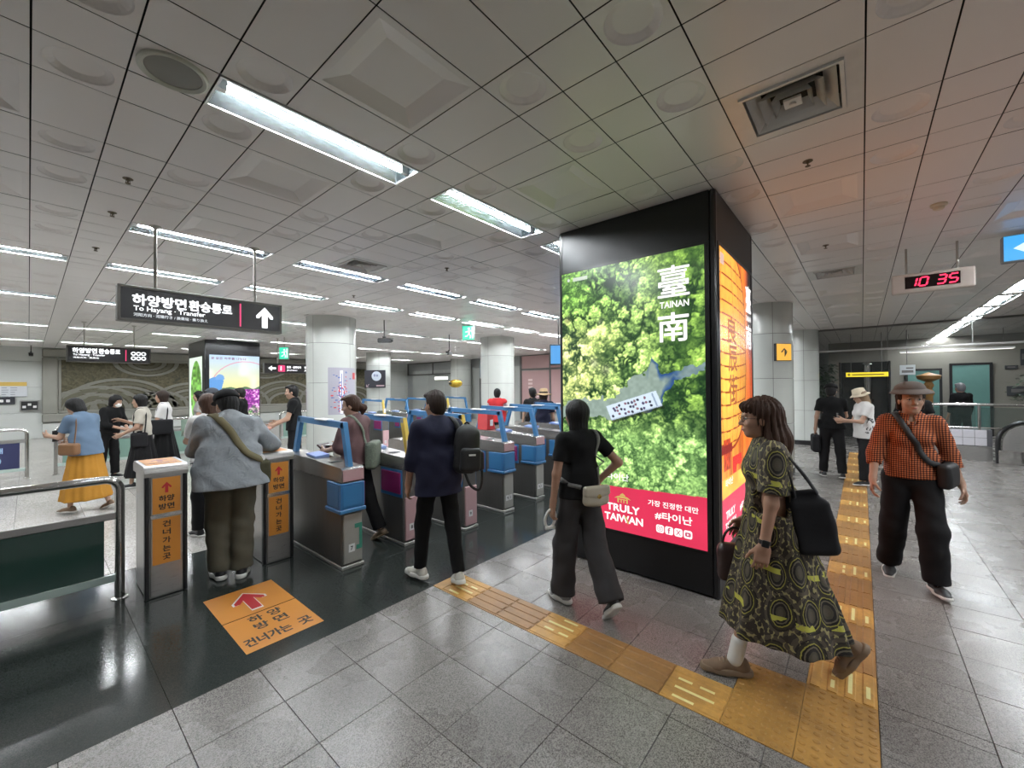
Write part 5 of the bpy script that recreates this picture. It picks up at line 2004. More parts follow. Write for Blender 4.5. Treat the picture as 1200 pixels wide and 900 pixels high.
def hair_mat(name, col):
    if 'hair_' + name not in _mats:
        k = NT('hair_' + name)
        p = k.pos('obj', (90, 90, 7))
        f = k.noise(p, 1.0, 5, .6, .6)
        k.set(k.mix(f, tuple(v * .45 for v in col), tuple(v * 1.4 for v in col)), .58, 0, .25)
        k.bump(f, .5, .006)
        _mats['hair_' + name] = k.m
    return _mats['hair_' + name]


def cloth(name, col, rough=.85, var=.12, weave=500, bump=.25, sheen=0.0):
    if 'cloth_' + name not in _mats:
        k = NT('cloth_' + name)
        p = k.pos('obj')
        f = k.noise(p, 7, 5)
        if isinstance(col, str): col = hexc(col)
        k.set(k.mix(f, tuple(v * (1 - var) for v in col), tuple(min(1, v * (1 + var)) for v in col)), rough, 0, .25)
        h = k.math('ADD', k.math('MULTIPLY', k.noise(p, weave, 2), .35), k.math('MULTIPLY', k.noise(p, 22, 4, .55, .8), 1.0))
        k.bump(h, bump, .008)
        if sheen: k.b.inputs['Sheen Weight'].default_value = sheen
        _mats['cloth_' + name] = k.m
    return _mats['cloth_' + name]


SKN = skin_mat('warm', (0.38, 0.215, 0.145))
SKN2 = skin_mat('pale', (0.42, 0.26, 0.185))
H_BLACK = hair_mat('black', (0.010, 0.009, 0.009))
H_BROWN = hair_mat('brown', (0.055, 0.026, 0.016))
H_DKBROWN = hair_mat('dark_brown', (0.026, 0.015, 0.011))
M_TONGUE = mat('lace_tan', (.34, .26, .18), .7)
M_EYEWHITE = mat('eye_white', (.62, .6, .57), .25, var=0)
M_IRIS = mat('eye_dark', (.015, .01, .008), .15, var=0)
M_LIP = mat('lips', (.36, .12, .10), .4, var=.05)
M_BROW = mat('brow_hair', (.02, .015, .012), .7, var=0)


class Fig:
    def __init__(s, h=1.65, lean=0, roll=0, twist=0, head=(0, 0, 0), sw=.172, la=((5, 8), (12, 6)), ra=((5, 8), (12, 6)), ll=((4, 2), (0, 1)), rl=((-4, 2), (-6, 1)),
                 lf=(0, 8), rf=(0, 8), build=1.0, curl=(28, 28), lhand=None, rhand=None, fat=1.0, neck_fwd=.03):
        s.S = h / 1.70
        S = s.S
        s.bw = build
        Rl = rotm('z', twist) @ rotm('x', roll) @ rotm('y', lean)
        s.T = Rl
        P = v3(0, 0, .93)
        up = Rl @ v3(0, 0, 1); fw = Rl @ v3(1, 0, 0); lt = Rl @ v3(0, 1, 0)
        J = {}
        J['pel'] = P
        J['waist'] = P + up * .15
        J['chest'] = P + up * .34
        J['neck'] = P + up * .50
        J['hipL'] = P + v3(0, .088, -.02); J['hipR'] = P + v3(0, -.088, -.02)
        for sd, arm, leg, ft in (('L', la, ll, lf), ('R', ra, rl, rf)):
            q = 1 if sd == 'L' else -1
            sh = P + up * .455 + lt * (q * sw) + fw * .0
            J['sh' + sd] = sh
            J['el' + sd] = sh + dirv(*arm[0], q) * .285
            J['wr' + sd] = J['el' + sd] + dirv(*arm[1], q) * .245
            J['kn' + sd] = J['hip' + sd] + dirv(*leg[0], q) * .43
            J['an' + sd] = J['kn' + sd] + dirv(*leg[1], q) * .40
            pitch, yaw = ft
            f = rotm('z', q * yaw) @ rotm('y', pitch) @ v3(1, 0, 0)
            J['ft' + sd] = f
            u = rotm('z', q * yaw) @ rotm('y', pitch) @ v3(0, 0, 1)
            J['fu' + sd] = u
        # drop so that the lower foot stands on the ground (heel or ball)
        low = 9
        for sd in 'LR':
            a, f, u = J['an' + sd], J['ft' + sd], J['fu' + sd]
            for t in (-.05, .13):
                low = min(low, (a + f * t - u * .085)[2])
        for k in J:
            if not k.startswith(('ft', 'fu')):
                J[k] = (J[k] - v3(0, 0, low)) * S
        yaw, pit, rol = head
        s.HM = rotm('z', yaw) @ rotm('y', pit) @ rotm('x', rol)
        nb = J['neck']
        J['head'] = nb + (up * .085 + fw * neck_fwd) * S + (s.HM @ v3(0.012, 0, .068)) * S
        s.J = J
        s.fat = fat
        s.curl = curl
        s.hands = {'L': lhand, 'R': rhand}
        s.up, s.fw, s.lt = up, fw, lt

    # ---- implicit pieces
    def torso(s, off=0.0, k=.05, bust=0.0, belly=0.0):
        J, S, T, b = s.J, s.S, s.T, s.bw
        f = s.fat
        pr = [ecap(J['pel'] + v3(0, 0, -.02 * S), J['waist'], (.098 * f + off / S) * S, (.086 * f + off / S) * S, np.stack([s.fw, s.lt, s.up], 1), (1, 1.5 * b, 1), k),
              ecap(J['waist'], J['chest'] + s.up * .04 * S, (.088 * f + off / S) * S, (.098 * f + off / S) * S, np.stack([s.fw, s.lt, s.up], 1), (1, 1.48 * b, 1), k),
              cap(J['shL'] - s.lt * .02 * S, J['shR'] + s.lt * .02 * S, .052 * S + off, .052 * S + off, .07 * S),
              cap(J['chest'] + s.up * .06 * S, J['neck'] + s.up * .01 * S, .085 * S + off, .056 * S + off, .06 * S)]
        if bust:
            for q in (1, -1):
                pr.append(ell(J['chest'] + s.fw * (.075 * S) + s.lt * (q * .065 * S) - s.up * .01 * S, (bust * S + off, bust * S + off, bust * S + off), T, .05))
        if belly:
            pr.append(ell(J['waist'] + s.fw * .03 * S - s.up * .02 * S, ((.10 + belly) * S + off, (.14 + belly) * S + off, .12 * S + off), T, .06))
        return pr

    def arm(s, sd, off=0.0, r=(.046, .037, .026), upto=1.0, k=.02):
        J, S = s.J, s.S
        pr = [cap(J['sh' + sd], J['el' + sd], r[0] * S + off, r[1] * S + off, k)]
        if upto > 0:
            e = J['el' + sd] + (J['wr' + sd] - J['el' + sd]) * upto
            rr = r[1] + (r[2] - r[1]) * upto
            pr.append(cap(J['el' + sd], e, r[1] * S + off, rr * S + off, k))
        return pr

    def leg(s, sd, off=0.0, r=(.080, .052, .034), k=.03, r_mid=None):
        J, S = s.J, s.S
        a, b, c = J['hip' + sd], J['kn' + sd], J['an' + sd]
        pr = [cap(a, b, r[0] * S + off, r[1] * S + off, k), cap(b, c, r[1] * S + off, r[2] * S + off, k)]
        calf = b + (c - b) * .3 - nrm(J['ft' + sd]) * .012 * S
        pr.append(ell(calf, (.05 * S + off, .046 * S + off, .10 * S + off), frame_from(c - b, J['ft' + sd]), k))
        return pr

    def hand(s, sd):
        J, S = s.J, s.S
        q = 1 if sd == 'L' else -1
        d = nrm(J['wr' + sd] - J['el' + sd])
        h = s.hands[sd] or {}
        if 'd' in h: d = nrm(np.array(h['d'], float))
        t0 = np.array(h.get('thumb', (1, 0, .9) if d[2] < .2 and d[0] > .5 else (1, 0, .2)), float)
        th = nrm(t0 - d * (t0 @ d))          # side the thumb is on
        n = np.cross(d, th)                  # palm normal candidates
        if 'palm' in h:
            if n @ np.array(h['palm'], float) < 0: n = -n
        elif n[1] * q > 0:
            n = -n
        w = J['wr' + sd]
        cu = h.get('curl', s.curl[0 if sd == 'L' else 1])
        pr = []
        M = np.stack([th, n, d], 1)
        pr.append(boxp(w + d * .052 * S, (.040 * S, .0135 * S, .048 * S), .0125 * S, M, .012))
        pr.append(cap(w - d * .02 * S, w + d * .02 * S, .024 * S, .022 * S, .02))
        ln = (.072, .079, .073, .058)
        for i in range(4):
            off = (.030 - .020 * i)
            base = w + d * (.094 - .004 * abs(i - 1)) * S + th * off * S
            a = R(cu * (.8 + .12 * i)); L = ln[i] * S
            rr = (.0088, .0092, .0088, .0078)[i] * S
            spread = th * (1.5 - i) * .05
            p = base
            ang = 0
            for j, fr in enumerate((.46, .30, .24)):
                ang += a * (.75, 1.1, .8)[j]
                v = nrm(d * math.cos(ang) + n * math.sin(ang) + spread)
                p2 = p + v * L * fr
                pr.append(cap(p, p2, rr * (1 - .08 * j), rr * (.93 - .09 * j), .004))
                p = p2
        tb = w + d * .028 * S + th * .030 * S + n * .006 * S
        ta = R(h.get('thumb_in', 20))
        v = nrm(d * .75 + th * .62 + n * math.sin(ta) * .8)
        p1 = tb + v * .042 * S
        v2 = nrm(d * .95 + th * .25 + n * (.25 + math.sin(ta)))
        p2 = p1 + v2 * .034 * S
        p3 = p2 + nrm(v2 + n * .2) * .024 * S
        pr += [cap(tb, p1, .0135 * S, .0110 * S, .012), cap(p1, p2, .0104 * S, .0095 * S, .004), cap(p2, p3, .0095 * S, .0078 * S, .004)]
        s.grip = getattr(s, 'grip', {})
        s.grip[sd] = w + d * .095 * S + n * .028 * S
        s.palm = getattr(s, 'palm', {}); s.palm[sd] = (d, th, n)
        return pr

    def hp(s, *p):
        return s.J['head'] + s.HM @ (np.array(p, float) * s.S)

    def headp(s, face=True, fem=True):
        S, H = s.S, s.HM
        e = lambda c, r, k: ell(s.hp(*c), tuple(v * S for v in r), H, k * S)
        pr = [e((-.010, 0, .035), (.093, .074, .083), .02), e((.018, 0, -.035), (.066, .060, .080), .03), e((.034, 0, -.074), (.043, .046 if not fem else .043, .036), .03), cap(s.hp(.060, -.008, -.098), s.hp(.060, .008, -.098), .0165 * S, .0165 * S, .022 * S)]
        pr += [cap(s.J['neck'] - s.up * .03 * S, s.hp(-.018, 0, -.055), (.052 if fem else .060) * S, (.050 if fem else .057) * S, .03 * S)]
        if face:
            pr += [cap(s.hp(.078, -.026, .022), s.hp(.078, .026, .022), .0115 * S, .0115 * S, .016 * S)]
            for q in (1, -1):
                pr.append(e((.054, q * .037, -.030), (.030, .026, .026), .02))
                pr.append(e((-.004, q * .077, -.012), (.021, .009, .031), .008))
            for q in (1, -1):
                pr.append(cut(ell(s.hp(.100, q * .031, .002), (.018 * S, .019 * S, .0125 * S), H, .01)))
            pr += [cap(s.hp(.084, 0, .006), s.hp(.101, 0, -.030), .0085 * S, .0130 * S, .010 * S)]
            for q in (1, -1):
                pr.append(e((.090, q * .011, -.034), (.010, .008, .008), .006))
            pr += [e((.083, 0, -.062), (.012, .023, .0065), .006), e((.081, 0, -.073), (.012, .020, .007), .005)]
        return pr

    def body(s, fem=True, face=True, hands=True, bust=0.0, legs=True):
        pr = s.torso(-.006)
        for sd in 'LR':
            pr += s.arm(sd, 0, (.043, .036, .025) if fem else (.049, .041, .028))
            if hands: pr += s.hand(sd)
            else: pr.append(ell(s.J['wr' + sd] + nrm(s.J['wr' + sd] - s.J['el' + sd]) * .08 * s.S, (.022, .036, .085), frame_from(s.J['wr' + sd] - s.J['el' + sd], s.fw), .02))
            if legs:
                pr += s.leg(sd, -.004)
                a, f, u = s.J['an' + sd], s.J['ft' + sd], s.J['fu' + sd]
                pr.append(ecap(a - f * .03 * s.S - u * .045 * s.S, a + f * .13 * s.S - u * .062 * s.S, .026 * s.S, .015 * s.S, np.stack([f, np.cross(u, f), u], 1), (1, 1.25, 1), .03))
        pr += s.headp(face, fem)
        return pr

    def shoe(s, sd, root, up_m, sole_m, vox=.006, loaf=1.0, hi=0.0, thick=.022, name='shoe', size=1.0):
        a, f, u = s.J['an' + sd], s.J['ft' + sd], s.J['fu' + sd]
        S = s.S * size
        l = np.cross(u, f)
        M = np.stack([f, l, u], 1)
        g = a - u * .085 * s.S               # ground point under the ankle
        pt = lambda x, y, z: g + (f * x + l * y + u * z) * S
        pr = [ecap(pt(-.042, 0, .040), pt(-.034, 0, .066 + hi), .031 * S, .031 * S, M, (1, .92, 1), .02), ecap(pt(-.03, 0, .040), pt(.085, 0, .030), .032 * S, .029 * S, M, (1, 1.12, 1), .03), ecap(pt(.085, 0, .028), pt(.150, 0, .020), .029 * S, .021 * S, M, (1, 1.5, 1), .03),
              ecap(pt(0.0, 0, .058), pt(.06, 0, .046), .027 * S, .018 * S, M, (1, .95, 1), .02)]
        o = sdf_obj(name, pr, vox, up_m, root, planes=[(pt(0, 0, thick * .6), -u)])
        so = [ecap(pt(-.048, 0, .012), pt(.06, 0, .012), .043 * S, .043 * S, M, (1, .95, 1), .03), ecap(pt(.06, 0, .012), pt(.145, 0, .012), .046 * S, .036 * S, M, (1, 1.08, 1), .03)]
        if name == 'shoe' and vox < .0065:
            lc = MB()
            for k in range(4):
                x0_ = .028 + .017 * k
                hh = .0885 - .0075 * k
                lc.tube([tuple(pt(x0_, w_ * .019, hh - .006 * w_ * w_)) for w_ in (-1.15, -.6, 0, .6, 1.15)], .0028 * S, 6)
            obj('laces', lc, M_LABEL if sole_m is M_SOLEWHITE else M_TONGUE, o, smooth=True)
        sdf_obj('sole', so, vox, sole_m, o, planes=[(pt(0, 0, thick), u), (pt(0, 0, .001), -u)])
        return o


def curve_on(prims, pts, off=.006, n=26):
    """smooth polyline through pts pushed onto the surface of prims"""
    P = [np.array(p, float) for p in pts]
    out = []
    m = len(P)
    for i in range(m - 1):
        p0, p1, p2, p3 = P[max(i - 1, 0)], P[i], P[i + 1], P[min(i + 2, m - 1)]
        for t in np.linspace(0, 1, max(3, n // (m - 1)), endpoint=i == m - 2):
            out.append(.5 * ((2 * p1) + (-p0 + p2) * t + (2 * p0 - 5 * p1 + 4 * p2 - p3) * t ** 2 + (-p0 + 3 * p1 - 3 * p2 + p3) * t ** 3))
    Q = np.array(out)
    if prims:
        for _ in range(8):
            e = 2e-3
            d = sdf_at(prims, Q)
            g = np.stack([sdf_at(prims, Q + np.eye(3)[i] * e) - d for i in range(3)], 1) / e
            g /= np.linalg.norm(g, axis=1, keepdims=True) + 1e-9
            step = np.clip(off - d, -.25, .25)
            far = d > .06                      # leave hanging stretches alone
            Q = Q + g * (step * ~far)[:, None] * .9
    return Q


def ribbon(mb, Q, width, thick, prims=None, side=None, mi=0):
    """flat strap along Q; its face follows the surface normal of prims (or the given side vector)"""
    n = len(Q)
    T = np.gradient(Q, axis=0); T /= np.linalg.norm(T, axis=1, keepdims=True) + 1e-9
    if prims:
        e = 2e-3
        d = sdf_at(prims, Q)
        N = np.stack([sdf_at(prims, Q + np.eye(3)[i] * e) - d for i in range(3)], 1)
        N /= np.linalg.norm(N, axis=1, keepdims=True) + 1e-9
        for _ in range(3):
            N[1:-1] = (N[:-2] + N[1:-1] * 2 + N[2:]) / 4
    else:
        N = np.tile(np.array(side, float), (n, 1))
    W = np.cross(T, N); W /= np.linalg.norm(W, axis=1, keepdims=True) + 1e-9
    N = np.cross(W, T)
    vs = []
    for i in range(n):
        for a, b in ((-1, 0), (1, 0), (1, 1), (-1, 1)):
            vs.append(Q[i] + W[i] * a * width / 2 + N[i] * b * thick)
    fs = [(0, 1, 2, 3), tuple(4 * (n - 1) + k for k in (3, 2, 1, 0))]
    for i in range(n - 1):
        for k in range(4):
            k2 = (k + 1) % 4
            fs.append((4 * i + k, 4 * i + k2, 4 * i + 4 + k2, 4 * i + 4 + k))
    return mb.add(vs, fs, mi)


def person(fig, label, pos, face_dir, prims, vox, skin, group=None):
    """the body mesh is the top-level object; face_dir = world degrees the figure faces"""
    V, F = surface(prims, vox)
    on_path = any(x0 - .25 < pos[0] < x1 + .25 and y0 - .25 < pos[1] < y1 + .25 for x0, x1, y0, y1 in TAC)
    o = link('person', np_mesh('person', V, F, skin), None, (pos[0], pos[1], .0066 if on_path else 0), R(face_dir))
    return tag(o, label, 'person', group)


def world_pt(root, p):
    a = root.rotation_euler[2]
    c, s = math.cos(a), math.sin(a)
    return (root.location[0] + c * p[0] - s * p[1], root.location[1] + s * p[0] + c * p[1], p[2])


def held(name, label, cat, root):
    """a carried thing: top-level, in the frame of the person who carries it"""
    o = thing(name, label, cat, tuple(root.location), root.rotation_euler[2])
    return o


def eyes(f, root, lips=True, open_=1.0):
    S = f.S
    for q in (1, -1):
        e = obj('eye', MB().sphere(tuple(f.hp(.0755, q * .031, .003)), .0115 * S, 14, 10), M_EYEWHITE, root, smooth=True)
        obj('iris', MB().sphere(tuple(f.hp(.0835, q * .0315, .003)), .0055 * S, 12, 8), M_IRIS, e, smooth=True)
        Q = [f.hp(.083 - .010 * t * t, q * (.014 + .034 * t), .021 + .005 * math.sin(t * 2.6)) for t in np.linspace(0, 1, 8)]
        obj('eyebrow', MB().tube([tuple(p) for p in Q], [.0032 * S * (1 - .6 * t) for t in np.linspace(0, 1, 8)], 6), M_BROW, root, smooth=True)
        Q = [f.hp(.0885 - .012 * abs(t - .4) ** 1.5 - .004, q * (.018 + .027 * t), .003 + .0065 * math.sin(PI * min(1, t + .12))) for t in np.linspace(0, 1, 8)]
        obj('eyelid', MB().tube([tuple(p) for p in Q], .0022 * S, 6), M_BROW, root, smooth=True)
    if lips:
        Q = [f.hp(.0945 - .016 * t * t - .001, .023 * t, -.0675 + .002 * t * t) for t in np.linspace(-1, 1, 11)]
        obj('lips', MB().tube([tuple(p) for p in Q], [.0042 * S * (1 - .75 * abs(t)) + .0012 for t in np.linspace(-1, 1, 11)], 8), M_LIP, root, smooth=True)


def hair_short(f, top=.012, back=-.075, front=.035, side=-.03):
    S, H = f.S, f.HM
    e = lambda c, r, k=.02: ell(f.hp(*c), tuple(v * S for v in r), H, k)
    pr = [e((-.018, 0, .040), (.100, .086, .092 + top), .02), e((-.045, 0, -.01), (.068, .080, .075), .03), e((-.050, 0, back + .02), (.052, .062, .05), .03),
          e((.050, .012, .092), (.045, .06, .026), .03)]
    planes = []
    # cut away the face
    c1 = cut(boxp(f.hp(.130, 0, -.035), (.095 * S, .11 * S, (.075 + front) * S * .98), .03 * S, H))
    return pr + [c1]


def hair_bob(f, length=.12, front=.055, w=.094):
    S, H = f.S, f.HM
    e = lambda c, r, k=.03: ell(f.hp(*c), tuple(v * S for v in r), H, k)
    pr = [e((-.014, 0, .040), (.104, .092, .098)), ecap(f.hp(-.03, 0, .02), f.hp(-.035, 0, -length + .03), .078 * S, .072 * S, H, (1, w / .078, 1), .04)]
    pr.append(cut(boxp(f.hp(.150, 0, -.06), (.115 * S, .062 * S, (.06 + front) * S), .03 * S, H)))
    pr.append(cut(ell(f.hp(.01, 0, -.16), (.07 * S, .045 * S, .1 * S), H, .01)))
    return pr


def hair_post(fr, seed, amp=.0045, S=1.0):
    def post(F, x, y, z):
        th = np.arctan2(y - fr[1], x - fr[0])
        return F + .45 * amp * (np.sin(23 * th + 2.2 * np.sin(13 * z + seed) + seed) + .7 * np.sin(41 * th + 3 * np.sin(9 * z) + 2 * seed))
    return post
def end_cut(p, d, fwd, w=.11, t=.09):
    """box that trims whatever lies beyond point p along d"""
    d = nrm(np.array(d, float))
    return cut(boxp(p + d * t, (w, w, t), .002, frame_from(d, fwd)))


def top_garment(f, root, m, off=.012, hem=.86, sleeve=.6, loose=.0, flare=.0, vox=.008, name='shirt', wr=.0035, neck=.060, bust=0.0, belly=0.0, sl_r=(.060, .058, .046), seed=1.0, get=False, neck_up=.055, vcut=0.0):
    S = f.S
    J = f.J
    pr = f.torso(off, .05, bust, belly)
    M = np.stack([f.fw, f.lt, f.up], 1)
    hemz = hem * S
    bot = J['pel'] + f.up * ((hemz - J['pel'][2]) - .04)
    pr.append(ecap(J['waist'] + f.up * .02 * S, bot, (.092 * f.fat + loose) * S + off, (.102 * f.fat + loose + flare) * S + off, M, (1, 1.46 * f.bw, 1), .05))
    for sd in 'LR':
        a, b, c = J['sh' + sd], J['el' + sd], J['wr' + sd]
        if sleeve <= 1:
            e = a + (b - a) * sleeve
            pr.append(cap(a, e + (b - a) * .12, sl_r[0] * S, sl_r[1] * S, .03))
        else:
            e = b + (c - b) * (sleeve - 1)
            pr += [cap(a, b, sl_r[0] * S, sl_r[1] * S, .03), cap(b, e + (c - b) * .12, sl_r[1] * S, sl_r[2] * S, .03)]
    for sd in 'LR':
        a, b, c = J['sh' + sd], J['el' + sd], J['wr' + sd]
        e = a + (b - a) * sleeve if sleeve <= 1 else b + (c - b) * (sleeve - 1)
        d = b - a if sleeve <= 1 else c - b
        pr.append(end_cut(e, d, v3(1, 0, .3), .075, .075))
    nb = J['neck']
    pr.append(cut(ell(nb + f.up * neck_up * S + f.fw * .012 * S, (neck * S, neck * S, .055 * S), M)))
    if vcut:
        pr.append(cut(ell(nb + f.fw * .09 * S - f.up * .01 * S, (.05 * S, .034 * S, vcut * S), M)))
    if get:
        return pr
    planes = [((0, 0, hemz), (0, 0, -1))]
    return sdf_obj(name, pr, vox, m, root, planes, (wr, seed, (30, 30, 17)) if wr else None)


def trousers(f, root, m, r=(.096, .076, .062), top=.99, ankle=.03, vox=.008, name='trousers', wr=.0035, seed=2.0, off=.014, sc=1.42):
    S, J = f.S, f.J
    M = np.stack([f.fw, f.lt, f.up], 1)
    pr = [ecap(J['pel'] + v3(0, 0, -.03 * S), J['pel'] + f.up * .10 * S, (.094 * f.fat) * S + off, (.088 * f.fat) * S + off, M, (1, sc * f.bw, 1), .04)]
    for sd in 'LR':
        a, b, c = J['hip' + sd], J['kn' + sd], J['an' + sd]
        pr += [cap(a, b, r[0] * S * f.fat, r[1] * S, .025), cap(b, c - (b - c) * .02, r[1] * S, r[2] * S, .025)]
    for sd in 'LR':
        b, c = J['kn' + sd], J['an' + sd]
        d = nrm(c - b)
        pr.append(end_cut(c - d * (ankle - .03) * S, d, J['ft' + sd], r[2] * S + .03, .07))
    return sdf_obj(name, pr, vox, m, root, [((0, 0, top * S), (0, 0, 1))], (wr, seed, (24, 24, 20)))


def hair(f, root, m, prims, vox=.007, seed=1.0, amp=.004, name='hair', planes=()):
    return sdf_obj(name, prims, vox, m, root, planes, None, hair_post(f.J['head'], seed, amp))


def cap_hat(f, root, m, vox=.007, name='cap', brim=True):
    S, H = f.S, f.HM
    pr = [ell(f.hp(-.016, 0, .064), (.116 * S, .103 * S, .088 * S), H)]
    o = sdf_obj(name, pr, vox, m, root, [(f.hp(0, 0, .045), -(H @ v3(.12, 0, 1)))])
    if brim:
        sdf_obj('visor', [ell(f.hp(.105, 0, .048), (.075 * S, .072 * S, .010 * S), H @ rotm('y', 12))], .005, m, o)
    return o


def bucket_hat(f, root, m, vox=.006, name='sun_hat', crown=.08, brim=.135):
    S, H = f.S, f.HM
    mb = MB()
    n = 40
    prof = [(.0001, .070 + crown), (.05, .068 + crown), (.082, .058 + crown), (.095, .055), (.10, .045), (.118, .036), (brim, .018), (brim, .012), (.116, .030), (.097, .037), (.09, .05)]
    vs = []
    for r_, z in prof:
        for k in range(n):
            a = 2 * PI * k / n
            sq = 1.12 if r_ > .08 else 1.08
            wob = .006 * math.sin(3 * a + .5) * max(0, (r_ - .1) / .03)
            vs.append(tuple(f.hp(-.01 + r_ * sq * math.cos(a), r_ * math.sin(a), z + wob)))
    fs = [(i * n + k, i * n + (k + 1) % n, (i + 1) * n + (k + 1) % n, (i + 1) * n + k) for i in range(len(prof) - 1) for k in range(n)]
    return obj(name, mb.add(vs, fs), m, root, smooth=True)


C_BLACK = cloth('black', (0.006, 0.006, 0.0065), .9, .25)
C_BLACK2 = cloth('soft_black', (0.009, 0.0085, 0.0095), .85, .25)
C_NAVY = cloth('navy', (0.012, 0.013, 0.032), .75, .2)
C_GREYTR = cloth('charcoal_twill', (0.045, 0.043, 0.045), .85, .2)
C_WHITE = cloth('white', (0.62, 0.61, 0.60), .85, .08)
C_CREAM = cloth('cream', (0.50, 0.47, 0.41), .9, .08)
C_OLIVE = cloth('olive', (0.115, 0.108, 0.080), .9, .15)
C_MUSTARD = cloth('mustard', (0.42, 0.20, 0.028), .85, .15)
C_SAGE = cloth('sage', (0.40, 0.41, 0.34), .9, .1)
C_RED = cloth('red', (0.50, 0.03, 0.035), .8, .1)
M_SHOEWHITE = mat('shoe_white', (.60, .58, .52), .55, var=.12, vscale=25)
M_SOLEWHITE = mat('sole_white', (.66, .65, .62), .5, var=.06)
M_SHOEBLK = mat('shoe_black', (.014, .014, .016), .5, var=.2, vscale=25)
M_SHOETAN = mat('shoe_tan_suede', (.19, .125, .08), .75, var=.2, vscale=25, bump=.2, bscale=300)
M_SOLETAN = mat('sole_brown', (.22, .155, .10), .6, var=.1)
M_SHOEGREY = mat('shoe_grey', (.24, .23, .23), .6, var=.25, vscale=30)
M_LEATHBLK = mat('black_nylon', (.009, .009, .010), .6, var=.2, vscale=12, bump=.15, bscale=120)


def oxford():
    k = NT('pale_blue_grey_shirting')
    p = k.pos('obj')
    st = k.n('ShaderNodeTexWave'); k.l(k.pos('obj', (1, 1, .02)), st.inputs['Vector']); st.inputs['Scale'].default_value = 95
    f = k.noise(p, 6, 5)
    c = k.mix(f, (.32, .35, .37), (.43, .45, .46))
    c = k.mix(k.math('MULTIPLY', st.outputs['Fac'], .55), c, (.22, .26, .31))
    k.set(c, .85, 0, .2)
    k.bump(k.math('ADD', k.noise(p, 400, 2), k.math('MULTIPLY', k.noise(p, 13, 5, .55, 1.4), 2.6)), .6, .016)
    return k.m


def gingham():
    k = NT('orange_black_check')
    p = k.pos('obj')
    sx = k.n('ShaderNodeSeparateXYZ'); k.l(p, sx.inputs[0])
    # check runs round the body: use angle about the vertical axis and height
    lat = k.math('ADD', sx.outputs[1], k.math('MULTIPLY', sx.outputs[0], .35))
    def stripes(v, per):
        m = k.math('FRACT', k.math('MULTIPLY', v, 1 / per))
        return k.math('LESS_THAN', m, .46)
    a, b = stripes(lat, .0165), stripes(sx.outputs[2], .0165)
    s_ = k.math('MULTIPLY', k.math('ADD', a, b), .5)
    c = k.ramp(s_, [(0.0, (.55, .17, .065)), (.25, (.55, .17, .065)), (.5, (.155, .046, .026)), (.75, (.022, .012, .012)), (1.0, (.022, .012, .012))], 'CONSTANT')
    k.set(c, .85, 0, .2)
    k.bump(k.noise(p, 20, 4, .5, 1.0), .35, .008)
    return k.m


def dress_mat():
    k = NT('ring_print_dress')
    p = k.pos('obj')
    sx = k.n('ShaderNodeSeparateXYZ'); k.l(p, sx.inputs[0])
    # wrap the print round the figure: arc length about the vertical axis, height
    th = k.math('ARCTAN2', sx.outputs[1], sx.outputs[0])
    u = k.math('MULTIPLY', th, .27)
    cb = k.n('ShaderNodeCombineXYZ'); k.l(u, cb.inputs[0]); k.l(k.math('MULTIPLY', sx.outputs[2], .80), cb.inputs[1])
    v = k.n('ShaderNodeTexVoronoi', voronoi_dimensions='2D'); k.l(cb.outputs[0], v.inputs['Vector'])
    v.inputs['Scale'].default_value = 6.2; v.inputs['Randomness'].default_value = .55
    d = v.outputs['Distance']
    wob = k.math('MULTIPLY', k.math('SUBTRACT', k.noise(cb.outputs[0], 60, 2), .5), .05)
    d = k.math('ADD', d, wob)
    rings = k.ramp(d, [(0, (.085, .07, .052)), (.10, (.07, .06, .042)), (.17, (.018, .015, .014)), (.24, (.13, .11, .075)), (.28, (.012, .010, .009)), (.325, (.30, .27, .06)), (.355, (.04, .034, .022)), (.41, (.022, .018, .016)), (.46, (.085, .068, .05)), (.56, (.04, .032, .026))], 'CONSTANT')
    band = k.ramp(k.math('FRACT', k.math('MULTIPLY', k.math('ADD', sx.outputs[2], k.math('MULTIPLY', th, .03)), 4.2)), [(0, 0.0), (.85, 0.0), (.86, 1.0), (.97, 1.0), (.98, 0.0)], 'CONSTANT')
    sp = k.n('ShaderNodeSeparateColor'); k.l(band, sp.inputs[0])
    n = k.noise(cb.outputs[0], 9, 2)
    patch = k.math('MULTIPLY', sp.outputs[0], k.math('GREATER_THAN', n, .52))
    c = k.mix(patch, rings, (.46, .44, .075))
    leaf = k.n('ShaderNodeTexVoronoi', voronoi_dimensions='2D'); k.l(cb.outputs[0], leaf.inputs['Vector']); leaf.inputs['Scale'].default_value = 55
    lf = k.math('MULTIPLY', k.math('GREATER_THAN', leaf.outputs['Distance'], .62), k.math('GREATER_THAN', d, .42))
    c = k.mix(lf, c, (.30, .26, .12))
    k.set(c, .7, 0, .3)
    k.bump(k.noise(p, 18, 4, .5, 1.0), .3, .008)
    return k.m


# ================================================================== man in navy shirt
f = Fig(1.605, lean=2, head=(24, 4, 0), sw=.185, build=1.06, la=((4, 9), (15, 4)), ra=((0, 8), (14, 2)), ll=((13, 4), (3, 3)), rl=((-9, 3), (-17, 1)), lf=(0, 22), rf=(16, 8))
bp_prims = f.body(fem=False)
man = person(f, 'man in navy shirt and black trousers seen from behind, black backpack on one shoulder', (2.28, 2.78), 70, bp_prims, .007, SKN)
top_garment(f, man, C_NAVY, .018, .80, 1.42, .012, .012, .0075, 'shirt', .004, .062, sl_r=(.064, .056, .050), seed=1.3)
tg = top_garment(f, man, C_NAVY, .018, .80, 1.42, .012, .012, get=True, sl_r=(.064, .056, .050))
